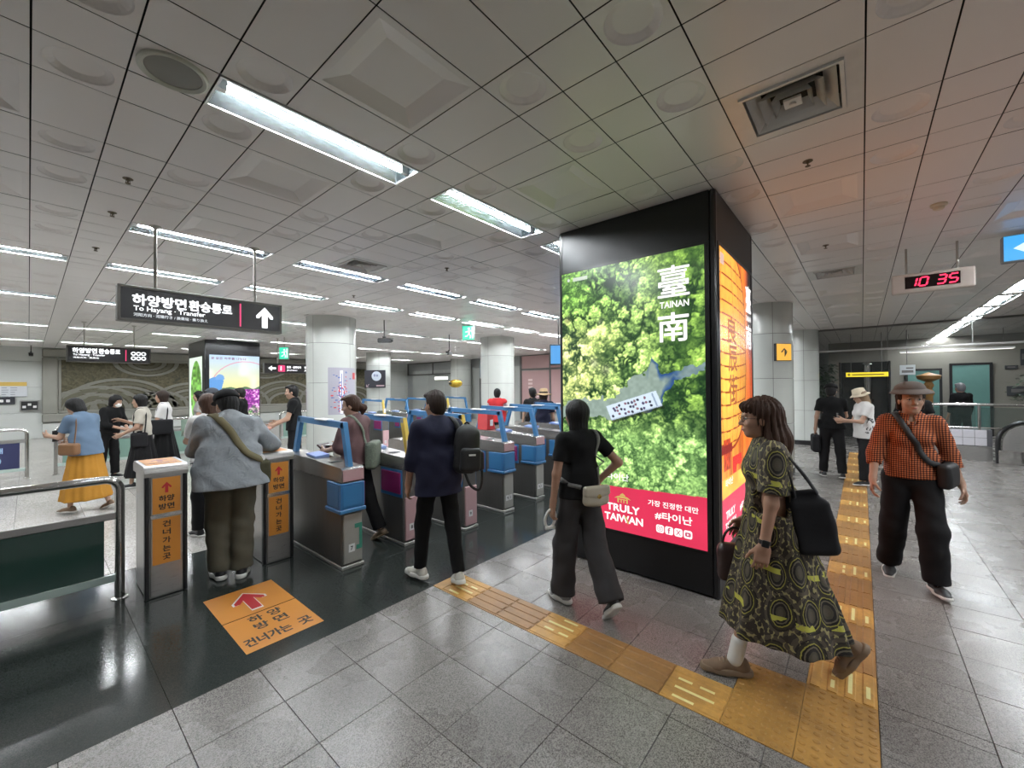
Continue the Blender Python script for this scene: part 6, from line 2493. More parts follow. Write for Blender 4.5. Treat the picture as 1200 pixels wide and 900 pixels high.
# collar
J, S = f.J, f.S
mb = MB()
Q = [J['neck'] + f.up * (.028 + .012 * math.cos(a)) * S + (f.fw * math.cos(a) * .062 + f.lt * math.sin(a) * .066) * S for a in np.linspace(R(-150), R(150), 24)]
Q = [J['neck'] + f.up * (.030 - .010 * math.cos(a)) * S + (f.fw * (math.cos(a) * .060 - .006) + f.lt * math.sin(a) * .064) * S for a in np.linspace(R(25), R(335), 26)]
ribbon(mb, np.array(Q), .036, .004, None, (0, 0, 1))
mb2 = MB()
n_ = len(Q)
vs = []
for i_, q in enumerate(Q):
    out = nrm((q - J['neck']) * v3(1, 1, 0))
    vs += [q + f.up * .018 * S, q + out * .014 - f.up * .016 * S]
mb2.add(vs, [(2 * i, 2 * i + 1, 2 * i + 3, 2 * i + 2) for i in range(n_ - 1)])
obj('collar', mb2, C_NAVY, man, smooth=True)
trousers(f, man, C_BLACK, (.088, .070, .058), .97, .035, .0095, seed=2.2)
f.shoe('L', man, M_SHOEWHITE, M_SOLEWHITE, .006, thick=.034, size=1.1)
f.shoe('R', man, M_SHOEWHITE, M_SOLEWHITE, .006, thick=.034, size=1.1)
hair(f, man, H_DKBROWN, hair_short(f, .010), .0065, 1.0, .004)
# backpack on the right shoulder
bpk = held('backpack', 'black backpack hanging from the right shoulder of the man in navy', 'backpack', man)
M = np.stack([f.fw, f.lt, f.up], 1)
bc = J['chest'] - f.fw * .165 * S - f.lt * .215 * S - f.up * .10 * S
sdf_obj('pack_body', [boxp(bc, (.075, .110, .20), .072, M @ rotm('x', 5), .02), ell(bc + f.up * .06 - f.fw * .01, (.075, .09, .16), M, .04)], .0075, M_LEATHBLK, bpk, (), (.003, 3.1, (20, 20, 12)))
pk = sdf_obj('front_pocket', [boxp(bc - f.fw * .07 - f.up * .075, (.04, .092, .10), .035, M @ rotm('x', 5), .02)], .0075, M_LEATHBLK, bpk, (), (.002, 4.1, (20, 20, 12)))
sdf_obj('side_pocket', [boxp(bc - f.lt * .115 - f.up * .10, (.05, .03, .085), .025, M, .02)], .008, M_LEATHBLK, bpk)
obj('logo_patch', MB().prism([tuple(bc - f.fw * .1135 + f.lt * a - f.up * b) for a, b in ((.03, .025), (-.03, .028), (-.03, .042), (.03, .039))], tuple(-f.fw * .003)), M_LABEL, pk)
q = MB(); Q = curve_on(None, [bc + f.fw * .03 + f.up * .19 + f.lt * .03, bc - f.fw * .02 + f.up * .235 + f.lt * .0, bc + f.fw * .0 + f.up * .19 - f.lt * .04], 0)
q.tube([tuple(p) for p in Q], .008, 8); obj('top_loop', q, M_LEATHBLK, bpk, smooth=True)
q = MB(); Q = curve_on(tg, [bc + f.fw * .05 + f.up * .17 + f.lt * .04, J['shR'] + f.up * .07 * S + f.lt * .05 - f.fw * .05, J['shR'] + f.up * .07 * S + f.lt * .055 + f.fw * .04, J['chest'] + f.fw * .14 - f.lt * .12, J['waist'] + f.fw * .08 - f.lt * .17, bc + f.fw * .06 - f.up * .17 - f.lt * .05], .004, 40)
ribbon(q, Q, .045, .010, tg); obj('shoulder_strap', q, M_LEATHBLK, bpk, smooth=True)
q = MB(); Q = curve_on(None, [bc + f.up * .02 - f.lt * .10, bc - f.up * .20 - f.lt * .13 - f.fw * .02, bc - f.up * .34 - f.lt * .10 - f.fw * .03, bc - f.up * .30 - f.lt * .02 - f.fw * .02, bc - f.up * .19 + f.lt * .02], 0)
ribbon(q, Q, .022, .003, None, (1, 0, 0)); obj('loose_strap', q, M_LEATHBLK, bpk, smooth=True)

# ================================================================== woman in black T-shirt, grey trousers
f = Fig(1.54, lean=0, head=(6, 0, 0), sw=.158, build=.95, la=((-2, 13), (6, 5)), ra=((-22, 38), (28, -38)), ll=((10, 2), (2, 2)), rl=((-14, 0), (-34, -2)), lf=(0, 14), rf=(46, 4), rhand={'curl': 50})
J, S = f.J, f.S
wb = person(f, 'woman in black T-shirt and wide grey trousers facing the green screen, beige crossbody bag', (2.74, 1.66), 62, f.body(), .007, SKN)
top_garment(f, wb, C_BLACK, .012, .90, .62, .008, .012, .0075, 'tshirt', .003, .058, sl_r=(.058, .060, .05), seed=1.9)
tgw = top_garment(f, wb, C_BLACK, .012, .90, .62, .008, .012, get=True, sl_r=(.058, .060, .05))
trousers(f, wb, C_GREYTR, (.094, .098, .104), 1.00, .015, .0095, wr=.005, seed=2.9)
f.shoe('L', wb, M_SHOEGREY, M_SOLEWHITE, .006, thick=.034, size=1.05)
f.shoe('R', wb, M_SHOEBLK, M_SOLEWHITE, .006, thick=.034, size=1.05)
hair(f, wb, H_BLACK, hair_bob(f, .135, .05, .092), .007, 2.0, .0035)
bag = held('crossbody_bag', 'small beige flap bag with gold clasp worn by the woman in black', 'bag', wb)
M = np.stack([f.fw, f.lt, f.up], 1)
bc = J['pel'] - f.fw * .155 + f.up * .03 - f.lt * .045
C_BEIGE = mat('beige_leather', (.46, .42, .33), .5, var=.06, vscale=8)
sdf_obj('bag_body', [boxp(bc - f.up * .02, (.030, .105, .065), .028, M, .02), ell(bc - f.up * .055, (.03, .092, .045), M, .03)], .006, C_BEIGE, bag)
fl_ = sdf_obj('flap', [boxp(bc + f.up * .018 - f.fw * .012, (.026, .109, .038), .02, M, .02), ell(bc - f.up * .012 - f.fw * .014, (.024, .075, .034), M, .02)], .0055, C_BEIGE, bag)
obj('gold_clasp', MB().sphere(tuple(bc - f.fw * .040 - f.up * .018 - f.lt * .005), .017, 14, 10, 0, (.8, 1, 1)), mat('gold_metal', (.75, .55, .20), .2, 1.0), fl_, smooth=True)
q = MB(); Q = curve_on(tgw, [bc + f.up * .04 - f.lt * .10 + f.fw * .01, J['chest'] - f.fw * .12 - f.lt * .125, J['shR'] + f.up * .06 * S + f.lt * .03, J['chest'] + f.fw * .12 + f.lt * .02, J['waist'] + f.fw * .09 + f.lt * .13, bc + f.up * .04 + f.lt * .105 + f.fw * .02], .003, 44)
ribbon(q, Q, .030, .004, tgw); obj('bag_strap', q, mat('strap_greypattern', (.14, .14, .13), .8, var=.5, vscale=90), bag, smooth=True)
# white handheld fan
fan = held('handheld_fan', 'white loop handled gadget held low by the woman in black', 'handheld fan', wb)
g0 = f.grip['L']; d0, t0, n0 = f.palm['L']
q = MB()
Q = [g0 + f.lt * (.028 + .042 * math.sin(a)) + d0 * (.035 + .070 * math.cos(a)) + t0 * .01 for a in np.linspace(0, 2 * PI, 22, endpoint=False)]
q.tube([tuple(p) for p in Q], .0105, 10, closed=True)
obj('loop_handle', q, M_SOLEWHITE, fan, smooth=True)
obj('device_head', MB().tube([tuple(g0 + d0 * .10 - f.lt * .01), tuple(g0 + d0 * .10 + f.lt * .065)], .013, 12), M_SOLEWHITE, fan, smooth='auto')

# ================================================================== woman in ring print dress
f = Fig(1.60, lean=3, head=(6, 2, 0), sw=.162, build=1.02, fat=1.05, la=((14, 6), (18, 2)), ra=((-4, 7), (2, 4)), ll=((20, 2), (12, 1)), rl=((-17, 2), (-44, 1)), lf=(0, 6), rf=(46, 4), la_=None) if False else \
    Fig(1.60, lean=3, head=(6, 2, 0), sw=.162, build=1.02, fat=1.05, la=((4, 7), (10, 4)), ra=((-4, 8), (34, -16)), ll=((20, 2), (12, 1)), rl=((-15, 2), (-42, 1)), lf=(0, 6), rf=(56, 4))
J, S = f.J, f.S
wd = person(f, 'woman walking left in dark yellow ring patterned long dress, long brown hair and glasses', (2.80, .40), 108, f.body(bust=.05), .0058, SKN)
pr = f.torso(.014, .05, .055) + [skirt(J['waist'] + v3(0, 0, .06 * S), v3(J['pel'][0] - .035, 0, .235), .125 * S, .165 * S, .31, .27, 8, .030, .6, .06)]
for sd in 'LR':
    a, b = J['sh' + sd], J['el' + sd]
    pr.append(cap(a, a + (b - a) * .92, .066 * S, .074 * S, .03))
for sd in 'LR':
    a, b = J['sh' + sd], J['el' + sd]
    pr.append(end_cut(a + (b - a) * .80, b - a, v3(1, 0, .3), .085, .06))
pr.append(cut(ell(J['neck'] + f.up * .05 * S + f.fw * .015, (.058 * S, .058 * S, .05 * S), np.stack([f.fw, f.lt, f.up], 1))))
M_DRESS = dress_mat()
sdf_obj('dress', pr, .0075, M_DRESS, wd, [((0, 0, .25), (.02, 0, -1))], (.0035, 4.2, (24, 24, 12)))
tgd = pr
for sd in 'LR':
    a, f_, u = J['an' + sd], J['ft' + sd], J['fu' + sd]
    if sd == 'L':
        c_ = J['kn' + sd] + (a - J['kn' + sd]) * .70
        sdf_obj('sock', [cap(c_, a, .044 * S, .044 * S, .02)], .006, M_SOLEWHITE, wd)
f.shoe('L', wd, M_SHOETAN, M_SOLETAN, .0055, thick=.034, size=1.1)
f.shoe('R', wd, M_SHOETAN, M_SOLETAN, .0055, thick=.034, size=1.1)
H = f.HM
e = lambda c, r, k=.03: ell(f.hp(*c), tuple(v * S for v in r), H, k)
hp_ = [e((-.020, 0, .040), (.103, .093, .098)), cap(f.hp(-.055, 0, .03), f.hp(-.085, .0, -.14), .074 * S, .078 * S, .05), cap(f.hp(-.085, 0, -.13), f.hp(-.09, 0, -.27), .080 * S, .070 * S, .05), cap(f.hp(-.055, .06, -.04), f.hp(-.045, .095, -.22), .036 * S, .028 * S, .04), cap(f.hp(-.055, -.06, -.04), f.hp(-.045, -.095, -.22), .036 * S, .028 * S, .04),
       e((.052, 0, .078), (.046, .068, .026)), cut(boxp(f.hp(.150, 0, -.055), (.128 * S, .078 * S, .095 * S), .03 * S, H))]
hair(f, wd, H_BROWN, hp_, .0065, 1.7, .011)
eyes(f, wd)
gl = MB()
for q_ in (1, -1):
    gl.tube([tuple(f.hp(.098 - .008 * abs(math.cos(a) * .021 * q_ + q_ * .031) / .05, q_ * .031 + .0225 * math.cos(a), .000 + .0185 * math.sin(a))) for a in np.linspace(0, 2 * PI, 20, endpoint=False)], .0016, 6, closed=True)
    gl.tube([tuple(f.hp(.088, q_ * .054, .004)), tuple(f.hp(.04, q_ * .074, .004)), tuple(f.hp(-.005, q_ * .080, .0))], .0016, 6)
gl.tube([tuple(f.hp(.0985, -.009, .004)), tuple(f.hp(.102, 0, .006)), tuple(f.hp(.0985, .009, .004))], .0016, 6)
obj('glasses', gl, mat('dark_wire', (.05, .04, .035), .3, .7), wd, smooth=True)
d0 = nrm(J['wrL'] - J['elL'])
wt = MB(); wt.tube([tuple(J['wrL'] - d0 * .032), tuple(J['wrL'] - d0 * .010)], .0305, 18)
wt.box(-.001, .001, -.001, .001, -.001, .001)
wtc = J['wrL'] + f.lt * .030 - d0 * .02
o = obj('watch', wt, M_INK, wd, smooth='auto')
sdf_obj('watch_case', [boxp(wtc, (.019, .006, .019), .005, frame_from(d0, f.fw), .01)], .003, M_BLACK, o)
# tote behind her and handbag in front
M_TOTE = cloth('black_canvas', (.013, .013, .015), .8, .2)
tote = held('tote_bag', 'large black tote bag hanging behind the woman in the patterned dress', 'bag', wd)
tc = J['pel'] - f.fw * .155 * S + f.up * .075 * S + v3(0, .13, 0)
M = np.stack([f.fw, f.lt, f.up], 1)
sdf_obj('bag_body', [boxp(tc - v3(.015, 0, .03), (.10, .055, .145), .035, rotm('y', 10), .02), boxp(tc + v3(.02, 0, .10), (.07, .03, .06), .02, rotm('y', 14), .04)], .0085, M_TOTE, tote, (), (.006, 5.2, (16, 16, 12)))
for s_ in (.035, -.02):
    q = MB(); Q = curve_on(None, [tc + v3(.07, s_, .12), J['shL'] - f.fw * .06 + f.up * (-.10) + f.lt * .02, J['shL'] + f.up * .070 * S - f.lt * .015, J['shL'] - f.fw * .11 - f.up * .08 + v3(0, s_, 0), tc + v3(-.03, s_, .15)], 0, 36)
    ribbon(q, Q, .022, .004, tgd); obj('bag_handle', q, M_TOTE, tote, smooth=True)
hb = held('handbag', 'small dark brown handbag carried in front of the woman in patterned dress', 'bag', wd)
hc = f.grip['R'] + v3(.02, .0, -.20)
sdf_obj('bag_body', [boxp(hc, (.10, .05, .11), .04, I3, .02), boxp(hc + v3(0, 0, .07), (.085, .03, .05), .025, I3, .03)], .008, mat('dark_brown_leather', (.035, .016, .014), .4, var=.2, bump=.2, bscale=60), hb)
q = MB(); q.tube([tuple(hc + v3(.07 * math.cos(a), 0, .10 + .12 * math.sin(a))) for a in np.linspace(0, PI, 14)], .008, 8)
obj('bag_handle', q, mat('dark_brown_leather', (.035, .016, .014), .4), hb, smooth=True)

# ================================================================== woman in orange check shirt and visor hat
f = Fig(1.64, lean=2, head=(8, 2, 2), sw=.160, build=.90, fat=1.0, la=((-12, 17), (6, 14)), ra=((8, 15), (24, 6)), ll=((16, 3), (2, 2)), rl=((-6, 3), (-22, 2)), lf=(0, 14), rf=(18, 8))
J, S = f.J, f.S
wo = person(f, 'woman walking forward in orange and black checked shirt, dark trousers and grey visor hat', (4.76, -.30), 184, f.body(bust=.05), .0055, SKN2)
M_CHECK = gingham()
top_garment(f, wo, M_CHECK, .014, .92, 1.44, .010, .012, .008, 'shirt', .0055, .062, .045, .0, (.060, .056, .052), 3.3, vcut=.05)
tgo = top_garment(f, wo, M_CHECK, .014, .92, 1.44, .010, .012, .008, 'shirt', .0055, .062, .045, .0, (.060, .056, .052), 3.3, get=True)
mb2 = MB()
for q_ in (1, -1):
    Q = [J['neck'] + f.up * (.034 - .020 * math.cos(a)) * S + (f.fw * (math.cos(a) * .066 + .004) + f.lt * q_ * math.sin(a) * .066) * S for a in np.linspace(R(12), R(180), 16)]
    vs = []
    for i_, p in enumerate(Q):
        out = nrm((p - J['neck']) * v3(1, 1, 0))
        w_ = 1 + .9 * max(0, 1 - i_ / 5)
        vs += [p + f.up * .014 * S, p + out * .020 * w_ - f.up * .022 * S * w_]
    mb2.add(vs, [(2 * i, 2 * i + 1, 2 * i + 3, 2 * i + 2) for i in range(15)])
obj('collar', mb2, M_CHECK, wo, smooth=True)
q = MB(); Q = curve_on(tgo, [J['neck'] + f.fw * .08 - f.up * .04, J['chest'] + f.fw * .16, J['waist'] + f.fw * .16, J['pel'] + f.fw * .17 + f.up * .02], .002, 30)
ribbon(q, Q, .026, .003, tgo); obj('button_placket', q, M_CHECK, wo, smooth=True)
trousers(f, wo, C_BLACK2, (.102, .094, .088), 1.00, .02, .0095, wr=.0045, seed=3.9)
f.shoe('L', wo, M_SHOEBLK, M_SOLEWHITE, .006, thick=.026)
f.shoe('R', wo, M_SHOEBLK, M_SOLEWHITE, .006, thick=.026)
hair(f, wo, H_DKBROWN, hair_short(f, -.012, -.10, .03) + [cap(f.hp(-.012, .074, .03), f.hp(-.022, .076, -.075), .022 * S, .016 * S), cap(f.hp(-.012, -.074, .03), f.hp(-.022, -.076, -.075), .022 * S, .016 * S)], .007, 1.0, .004)
eyes(f, wo)
C_HATGREY = cloth('hat_grey_brown', (.12, .10, .09), .85, .15)
H = f.HM
hat = sdf_obj('visor_hat', [ell(f.hp(-.014, 0, .082), (.112 * S, .102 * S, .066 * S), H), ell(f.hp(-.016, 0, .100), (.092 * S, .086 * S, .046 * S), H, .03)], .0065, C_HATGREY, wo, [(f.hp(0, 0, .074), -(H @ v3(.05, 0, 1)))], (.003, 2.4, (30, 30, 20)))
vs = []; n_ = 22
for i_, r_ in enumerate((.0, .35, .7, 1.0)):
    for k in range(n_ + 1):
        a = R(-118 + 236 * k / n_)
        ro = (.108 + r_ * .066 * (math.cos(a) * .50 + .56))
        vs.append(f.hp(-.012 + ro * math.cos(a) * 1.0, ro * math.sin(a) * .93, .086 - .040 * r_ ** 1.15 * (1 - .2 * abs(math.sin(a)))))
vs2 = [v + H @ v3(0, 0, .005) for v in vs]
fs = []
W_ = n_ + 1
for i_ in range(3):
    for k in range(n_):
        fs.append((i_ * W_ + k, i_ * W_ + k + 1, (i_ + 1) * W_ + k + 1, (i_ + 1) * W_ + k))
o_ = len(vs)
fs2 = [tuple(o_ + i for i in reversed(q)) for q in fs] + [(3 * W_ + k, 3 * W_ + k + 1, o_ + 3 * W_ + k + 1, o_ + 3 * W_ + k) for k in range(n_)]
obj('visor', MB().add(vs + vs2, fs + fs2), C_HATGREY, hat, smooth=True)
# side wisps of hair
sb = held('shoulder_bag', 'black crossbody bag worn by the woman in the orange checked shirt', 'bag', wo)
bc = J['pel'] + f.lt * .215 * S + f.up * .03 + f.fw * .06
sdf_obj('bag_body', [boxp(bc, (.045, .085, .10), .035, rotm('z', 60) @ rotm('x', 8), .02)], .007, M_LEATHBLK, sb, (), (.003, 6.1, (20, 20, 14)))
q = MB(); Q = curve_on(tgo, [bc + f.up * .08 + f.fw * .03, J['waist'] + f.fw * .13 + f.lt * .09, J['chest'] + f.fw * .15 - f.lt * .01, J['shR'] + f.up * .07 * S + f.lt * .06 + f.fw * .03, J['shR'] + f.up * .06 * S + f.lt * .06 - f.fw * .05, J['waist'] - f.fw * .12 + f.lt * .03, bc + f.up * .08 - f.fw * .04], .005, 50)
ribbon(q, Q, .042, .006, tgo); obj('bag_strap', q, M_LEATHBLK, sb, smooth=True)

# ================================================================== man in pale shirt bending into the passage
f = Fig(1.68, lean=20, head=(22, 14, 0), sw=.178, build=1.10, fat=1.08, la=((34, 14), (78, -8)), ra=((12, 36), (66, -30)), ll=((10, 0), (-2, -1)), rl=((4, 0), (-4, -1)), lf=(0, 10), rf=(0, 14))
J, S = f.J, f.S
mg = person(f, 'person in black cap and loose pale grey shirt bending between the two orange labelled posts', (1.16, 4.26), 80, f.body(fem=False), .0085, SKN)
M_OX = oxford()
top_garment(f, mg, M_OX, .032,   .83, 1.52, .022, .022, .0085, 'shirt', .008, .064, sl_r=(.076, .072, .062), seed=4.3)
tgm = top_garment(f, mg, M_OX, .032,   .83, 1.52, .022, .022, get=True, sl_r=(.078, .074, .064))
trousers(f, mg, C_OLIVE, (.108, .094, .088), .98, .02, .0105, wr=.0055, seed=4.9, sc=1.45)
f.shoe('L', mg, M_SHOEBLK, M_SOLEWHITE, .006, thick=.034, size=1.1)
f.shoe('R', mg, M_SHOEBLK, M_SOLEWHITE, .006, thick=.034, size=1.1)
hair(f, mg, H_BLACK, hair_short(f, .006, -.085), .0075, 1.0, .004)
cap_hat(f, mg, C_BLACK2)
slb = held('sling_bag', 'olive sling bag worn across the back of the person in the pale shirt', 'bag', mg)
bc = J['pel'] - f.lt * .25 * S + v3(.02, 0, -.02)
C_SLING = cloth('olive_canvas', (.075, .070, .042), .9, .15)
C_SLINGSTRAP = cloth('khaki_webbing', (.150, .130, .075), .9, .12)
sdf_obj('bag_body', [boxp(bc, (.11, .055, .11), .035, I3, .02)], .0085, C_SLING, slb, (), (.004, 7.1, (18, 18, 14)))
q = MB(); Q = curve_on(tgm, [bc + v3(-.06, .03, .10), J['waist'] - f.fw * .16 - f.lt * .10, J['chest'] - f.fw * .15 - f.lt * .0, J['shL'] + f.up * .07 * S - f.lt * .06 - f.fw * .06, J['shL'] + f.up * .07 * S - f.lt * .06 + f.fw * .05, J['chest'] + f.fw * .15, J['waist'] + f.fw * .15 - f.lt * .1, bc + v3(.08, .02, .10)], .006, 56)
ribbon(q, Q, .060, .005, tgm); obj('bag_strap', q, C_SLINGSTRAP, slb, smooth=True)
bot = thing('rolled_paper', 'white rolled bundle tucked at the hip of the person in the pale shirt', 'bundle', tuple(mg.location), mg.rotation_euler[2])
obj('roll', MB().tube([tuple(bc + v3(-.08, .02, .135)), tuple(bc + v3(.10, .02, .135))], .028, 14), M_LABEL, bot, smooth='auto')
obj('roll_band', MB().tube([tuple(bc + v3(-.01, .02, .135)), tuple(bc + v3(.01, .02, .135))], .0295, 14), C_SLING, bot, smooth='auto')

# ================================================================== woman in purple blouse between the gates
C_PLUM = cloth('plum_blouse', (.15, .085, .088), .75, .18)
f = Fig(1.57, lean=2, head=(30, 10, 0), sw=.160, build=.98, la=((14, 10), (76, -14)), ra=((10, 8), (82, -30)), ll=((14, 2), (2, 2)), rl=((-12, 2), (-22, 1)), lf=(0, 8), rf=(26, 4), lhand={'curl': 50}, rhand={'curl': 45})
J, S = f.J, f.S
wp = person(f, 'woman in plum blouse with brown ponytail walking between the first two gates', (2.315, 4.20), 112, f.body(bust=.045), .009, SKN2)
top_garment(f, wp, C_PLUM, .018, .92, 1.05, .016, .018, .009, 'blouse', .005, .056, .045, 0, (.066, .066, .06), 5.3)
tgp = top_garment(f, wp, C_PLUM, .018, .92, 1.05, .016, .018, get=True, sl_r=(.066, .066, .06))
trousers(f, wp, C_BLACK2, (.092, .080, .078), 1.0, .04, .009, seed=5.9)
for sd in 'LR':
    f.shoe(sd, wp, M_SOLETAN, M_SOLETAN, .007, thick=.02, hi=-.02, name='sandal')
H = f.HM
e = lambda c, r, k=.03: ell(f.hp(*c), tuple(v * S for v in r), H, k)
hair(f, wp, H_BROWN, hair_short(f, .004, -.05, .04) + [cap(f.hp(-.10, 0, -.01), f.hp(-.135, 0, -.05), .03 * S, .042 * S, .02), cap(f.hp(-.135, 0, -.05), f.hp(-.115, 0, -.11), .042 * S, .02 * S, .02)], .0075, 1.4, .004)
wl_ = held('wallet', 'dark wallet phone case held by the woman in the plum blouse', 'wallet', wp)
gc = (f.grip['L'] + f.grip['R']) / 2
sdf_obj('case', [boxp(gc + v3(.02, 0, .015), (.075, .085, .010), .006, rotm('y', -35), .01)], .005, mat('wine_leather', (.05, .018, .02), .4), wl_)
obj('page', MB().box(gc[0] - .03, gc[0] + .04, gc[1] - .07, gc[1] + .0, gc[2] + .045, gc[2] + .048), M_LABEL, wl_)
wg_ = held('shoulder_bag', 'grey green woven bag on the hip of the woman in plum blouse', 'bag', wp)
bc = J['pel'] - f.fw * .15 - f.lt * .09 + f.up * .06
sdf_obj('bag_body', [boxp(bc, (.06, .165, .145), .04, rotm('z', 25), .02)], .0085, mat('sage_woven', (.17, .20, .155), .8, var=.5, vscale=60), wg_)
q = MB(); Q = curve_on(tgp, [bc + f.up * .11 + f.lt * .08, J['chest'] - f.fw * .13 + f.lt * .02, J['shL'] + f.up * .06 * S - f.lt * .06, J['chest'] + f.fw * .14, bc + f.up * .10 + f.fw * .14 - f.lt * .04], .004, 36)
ribbon(q, Q, .03, .004, tgp); obj('bag_strap', q, mat('sage_woven', (.17, .20, .155), .8), wg_, smooth=True)


# ================================================================== the other passengers
def walker(label, pos, face, h, top_m, bottom_m, hair_m=H_BLACK, style='short', fem=True, skirt_m=None, vox=.013, sleeve=.62, hat=None, mask=False, off=.016, hem=.90, skl=None, shoe_m=None, **kw):
    f = Fig(h, **kw)
    o = person(f, label, pos, face, f.body(fem=fem, face=True, hands=vox < .0135), vox, SKN2)
    top_garment(f, o, top_m, off, hem, sleeve, .008, .01, vox * 1.05, 'shirt', .004, .056 if fem else .062, .04 if fem else 0, seed=len(label) * .37)
    if skirt_m is not None:
        J, S = f.J, f.S
        z1 = (skl or .35) * S
        pr = [skirt(J['waist'] + v3(0, 0, .02 * S), v3(J['pel'][0], 0, z1 - .03), .11 * S, .16 * S, .24, .27, 9, .022, len(label), .03)]
        sdf_obj('skirt', pr, vox, skirt_m, o, [((0, 0, z1), (0, 0, -1)), ((0, 0, 1.04 * S), (0, 0, 1))], (.003, 2.0, (18, 18, 8)))
    else:
        trousers(f, o, bottom_m, (.092, .078, .070), 1.0, .03, vox * 1.15, seed=len(label) * .21)
    for sd in 'LR':
        f.shoe(sd, o, shoe_m or M_SHOEBLK, M_SOLEWHITE, .010)
    if style == 'short': hp = hair_short(f, .006, -.08)
    elif style == 'bob': hp = hair_bob(f, .10, .05)
    else:
        hp = hair_bob(f, .12, .05) + [cap(f.hp(-.06, 0, -.05), f.hp(-.08, 0, -.24), .066 * f.S, .05 * f.S, .04)]
    hair(f, o, hair_m, hp, .010, 1.0, .004)
    if mask:
        sdf_obj('face_mask', [ell(f.hp(.062, 0, -.055), (.048 * f.S, .056 * f.S, .05 * f.S), f.HM)], .008, M_LABEL, o)
    return f, o


def shoulder_bag(f, o, label, side, m, size=(.12, .05, .11), drop=.02, cross=True):
    q_ = 1 if side == 'L' else -1
    J = f.J
    b = held('shoulder_bag', label, 'bag', o)
    bc = J['pel'] + f.lt * (q_ * (.20 * f.fat)) + f.up * drop
    sdf_obj('bag_body', [boxp(bc, size, .03, rotm('z', 8), .02)], .010, m, b)
    s_ = J['shL' if side == 'L' else 'shR']
    top = s_ + f.up * .062 - (s_ - J['neck']) * .12
    q = MB(); Q = curve_on(None, [bc + v3(-.07, 0, size[2] * .8), top - f.fw * .075 - f.up * .10, top, top + f.fw * .075 - f.up * .10, bc + v3(.07, 0, size[2] * .8)], 0, 28)
    ribbon(q, Q, .02, .004, None, tuple(f.lt * q_)); obj('bag_strap', q, m, b, smooth=True)
    return b


C_DENIM = cloth('denim_blue', (.125, .185, .27), .85, .12)
fy, oy = walker('woman in denim blue shirt and long mustard skirt looking down beyond the handrail', (.52, 8.15), 128, 1.56, C_DENIM, None, H_BLACK, 'bob', skirt_m=C_MUSTARD, vox=.010, hem=.86, skl=.20, sleeve=.72, lean=10, head=(14, 30, 0), la=((22, 6), (95, -12)), ra=((8, 10), (70, -34)), ll=((14, 3), (2, 2)), rl=((-10, 3), (-20, 2)), rf=(20, 4), shoe_m=M_SHOETAN, fat=1.06)
ph = held('phone', 'phone held by the woman in the mustard skirt', 'phone', oy)
gc = (fy.grip['L'] + fy.grip['R']) / 2
obj('phone_body', MB().box(gc[0] - .01, gc[0] + .0, gc[1] - .04, gc[1] + .04, gc[2] - .04, gc[2] + .11, bev=.004), M_BLACK, ph)
shoulder_bag(fy, oy, 'brown leather bag of the woman in the mustard skirt', 'L', mat('tan_leather', (.20, .10, .045), .45, var=.12), (.11, .05, .08), .02)
walker('person in black with white mask behind the woman in the mustard skirt', (.98, 10.9), -50, 1.58, C_BLACK, C_BLACK2, H_BLACK, 'bob', mask=True, sleeve=1.5, vox=.0145, lean=10, head=(0, 18, 0), la=((14, 6), (62, -34)), ra=((10, 6), (66, -36)))
fc_, oc_ = walker('woman in cream knit top and black long skirt walking left', (1.28, 9.5), 160, 1.58, C_CREAM, None, H_BLACK, 'bob', skirt_m=C_BLACK2, vox=.013, hem=.95, skl=.20, sleeve=.75, la=((8, 8), (62, -8)), ra=((22, 6), (118, -24)), head=(6, 2, 0), ll=((14, 2), (4, 2)), rl=((-12, 2), (-22, 2)), rf=(18, 4))
shoulder_bag(fc_, oc_, 'black handbag of the woman in the cream top', 'L', M_TOTE, (.11, .05, .12), -.04, False)
fw_, ow_ = walker('woman in white blouse and black skirt just behind the cream topped woman', (1.72, 10.4), 160, 1.64, C_WHITE, None, H_DKBROWN, 'bob', skirt_m=C_BLACK, vox=.0145, hem=.97, skl=.28, sleeve=.8, la=((16, 8), (60, 0)), ra=((10, 8), (50, 0)), ll=((12, 2), (2, 2)), rl=((-12, 2), (-20, 2)), rf=(14, 4))
shoulder_bag(fw_, ow_, 'black shoulder bag of the woman in the white blouse', 'L', M_TOTE, (.17, .06, .14), .06, False)
walker('dark haired girl in pale grey top facing left by the mural', (2.52, 11.4), 165, 1.62, cloth('pale_grey_knit', (.36, .35, .34), .9), C_BLACK2, H_BLACK, 'bob', vox=.0145, la=((10, 8), (30, 0)), ra=((10, 8), (30, 0)))
fs_, os_ = walker('person in sage green shirt and dark cap facing the queue', (2.12, 8.7), 190, 1.66, C_SAGE, C_BLACK2, H_DKBROWN, 'short', fem=False, vox=.013, mask=True, sleeve=.85, la=((18, 8), (80, -6)), ra=((18, 8), (70, -6)), head=(-20, 6, 0))
cap_hat(fs_, os_, cloth('cap_slate', (.05, .055, .065), .8))
shoulder_bag(fs_, os_, 'small red bag carried by the person in sage green', 'R', C_RED, (.10, .05, .09), .12)
fb_, ob_ = walker('woman with long brown hair holding a booklet in front of the bending person', (1.36, 5.75), 100, 1.60, C_WHITE, C_BLACK2, H_BROWN, 'long', vox=.0095, sleeve=.75, la=((30, 2), (112, -24)), ra=((16, 8), (90, -20)), head=(10, 8, 0))
bk = held('booklet', 'open pale green booklet held by the long brown haired woman', 'booklet', ob_)
gc = fb_.grip['L']
obj('cover', MB().box(gc[0] + .0, gc[0] + .008, gc[1] - .10, gc[1] + .09, gc[2] - .05, gc[2] + .15), mat('booklet_green', (.25, .34, .27), .5), bk)
obj('photo', MB().box(gc[0] - .002, gc[0], gc[1] - .085, gc[1] - .005, gc[2] + .0, gc[2] + .12), M_LABEL, bk)
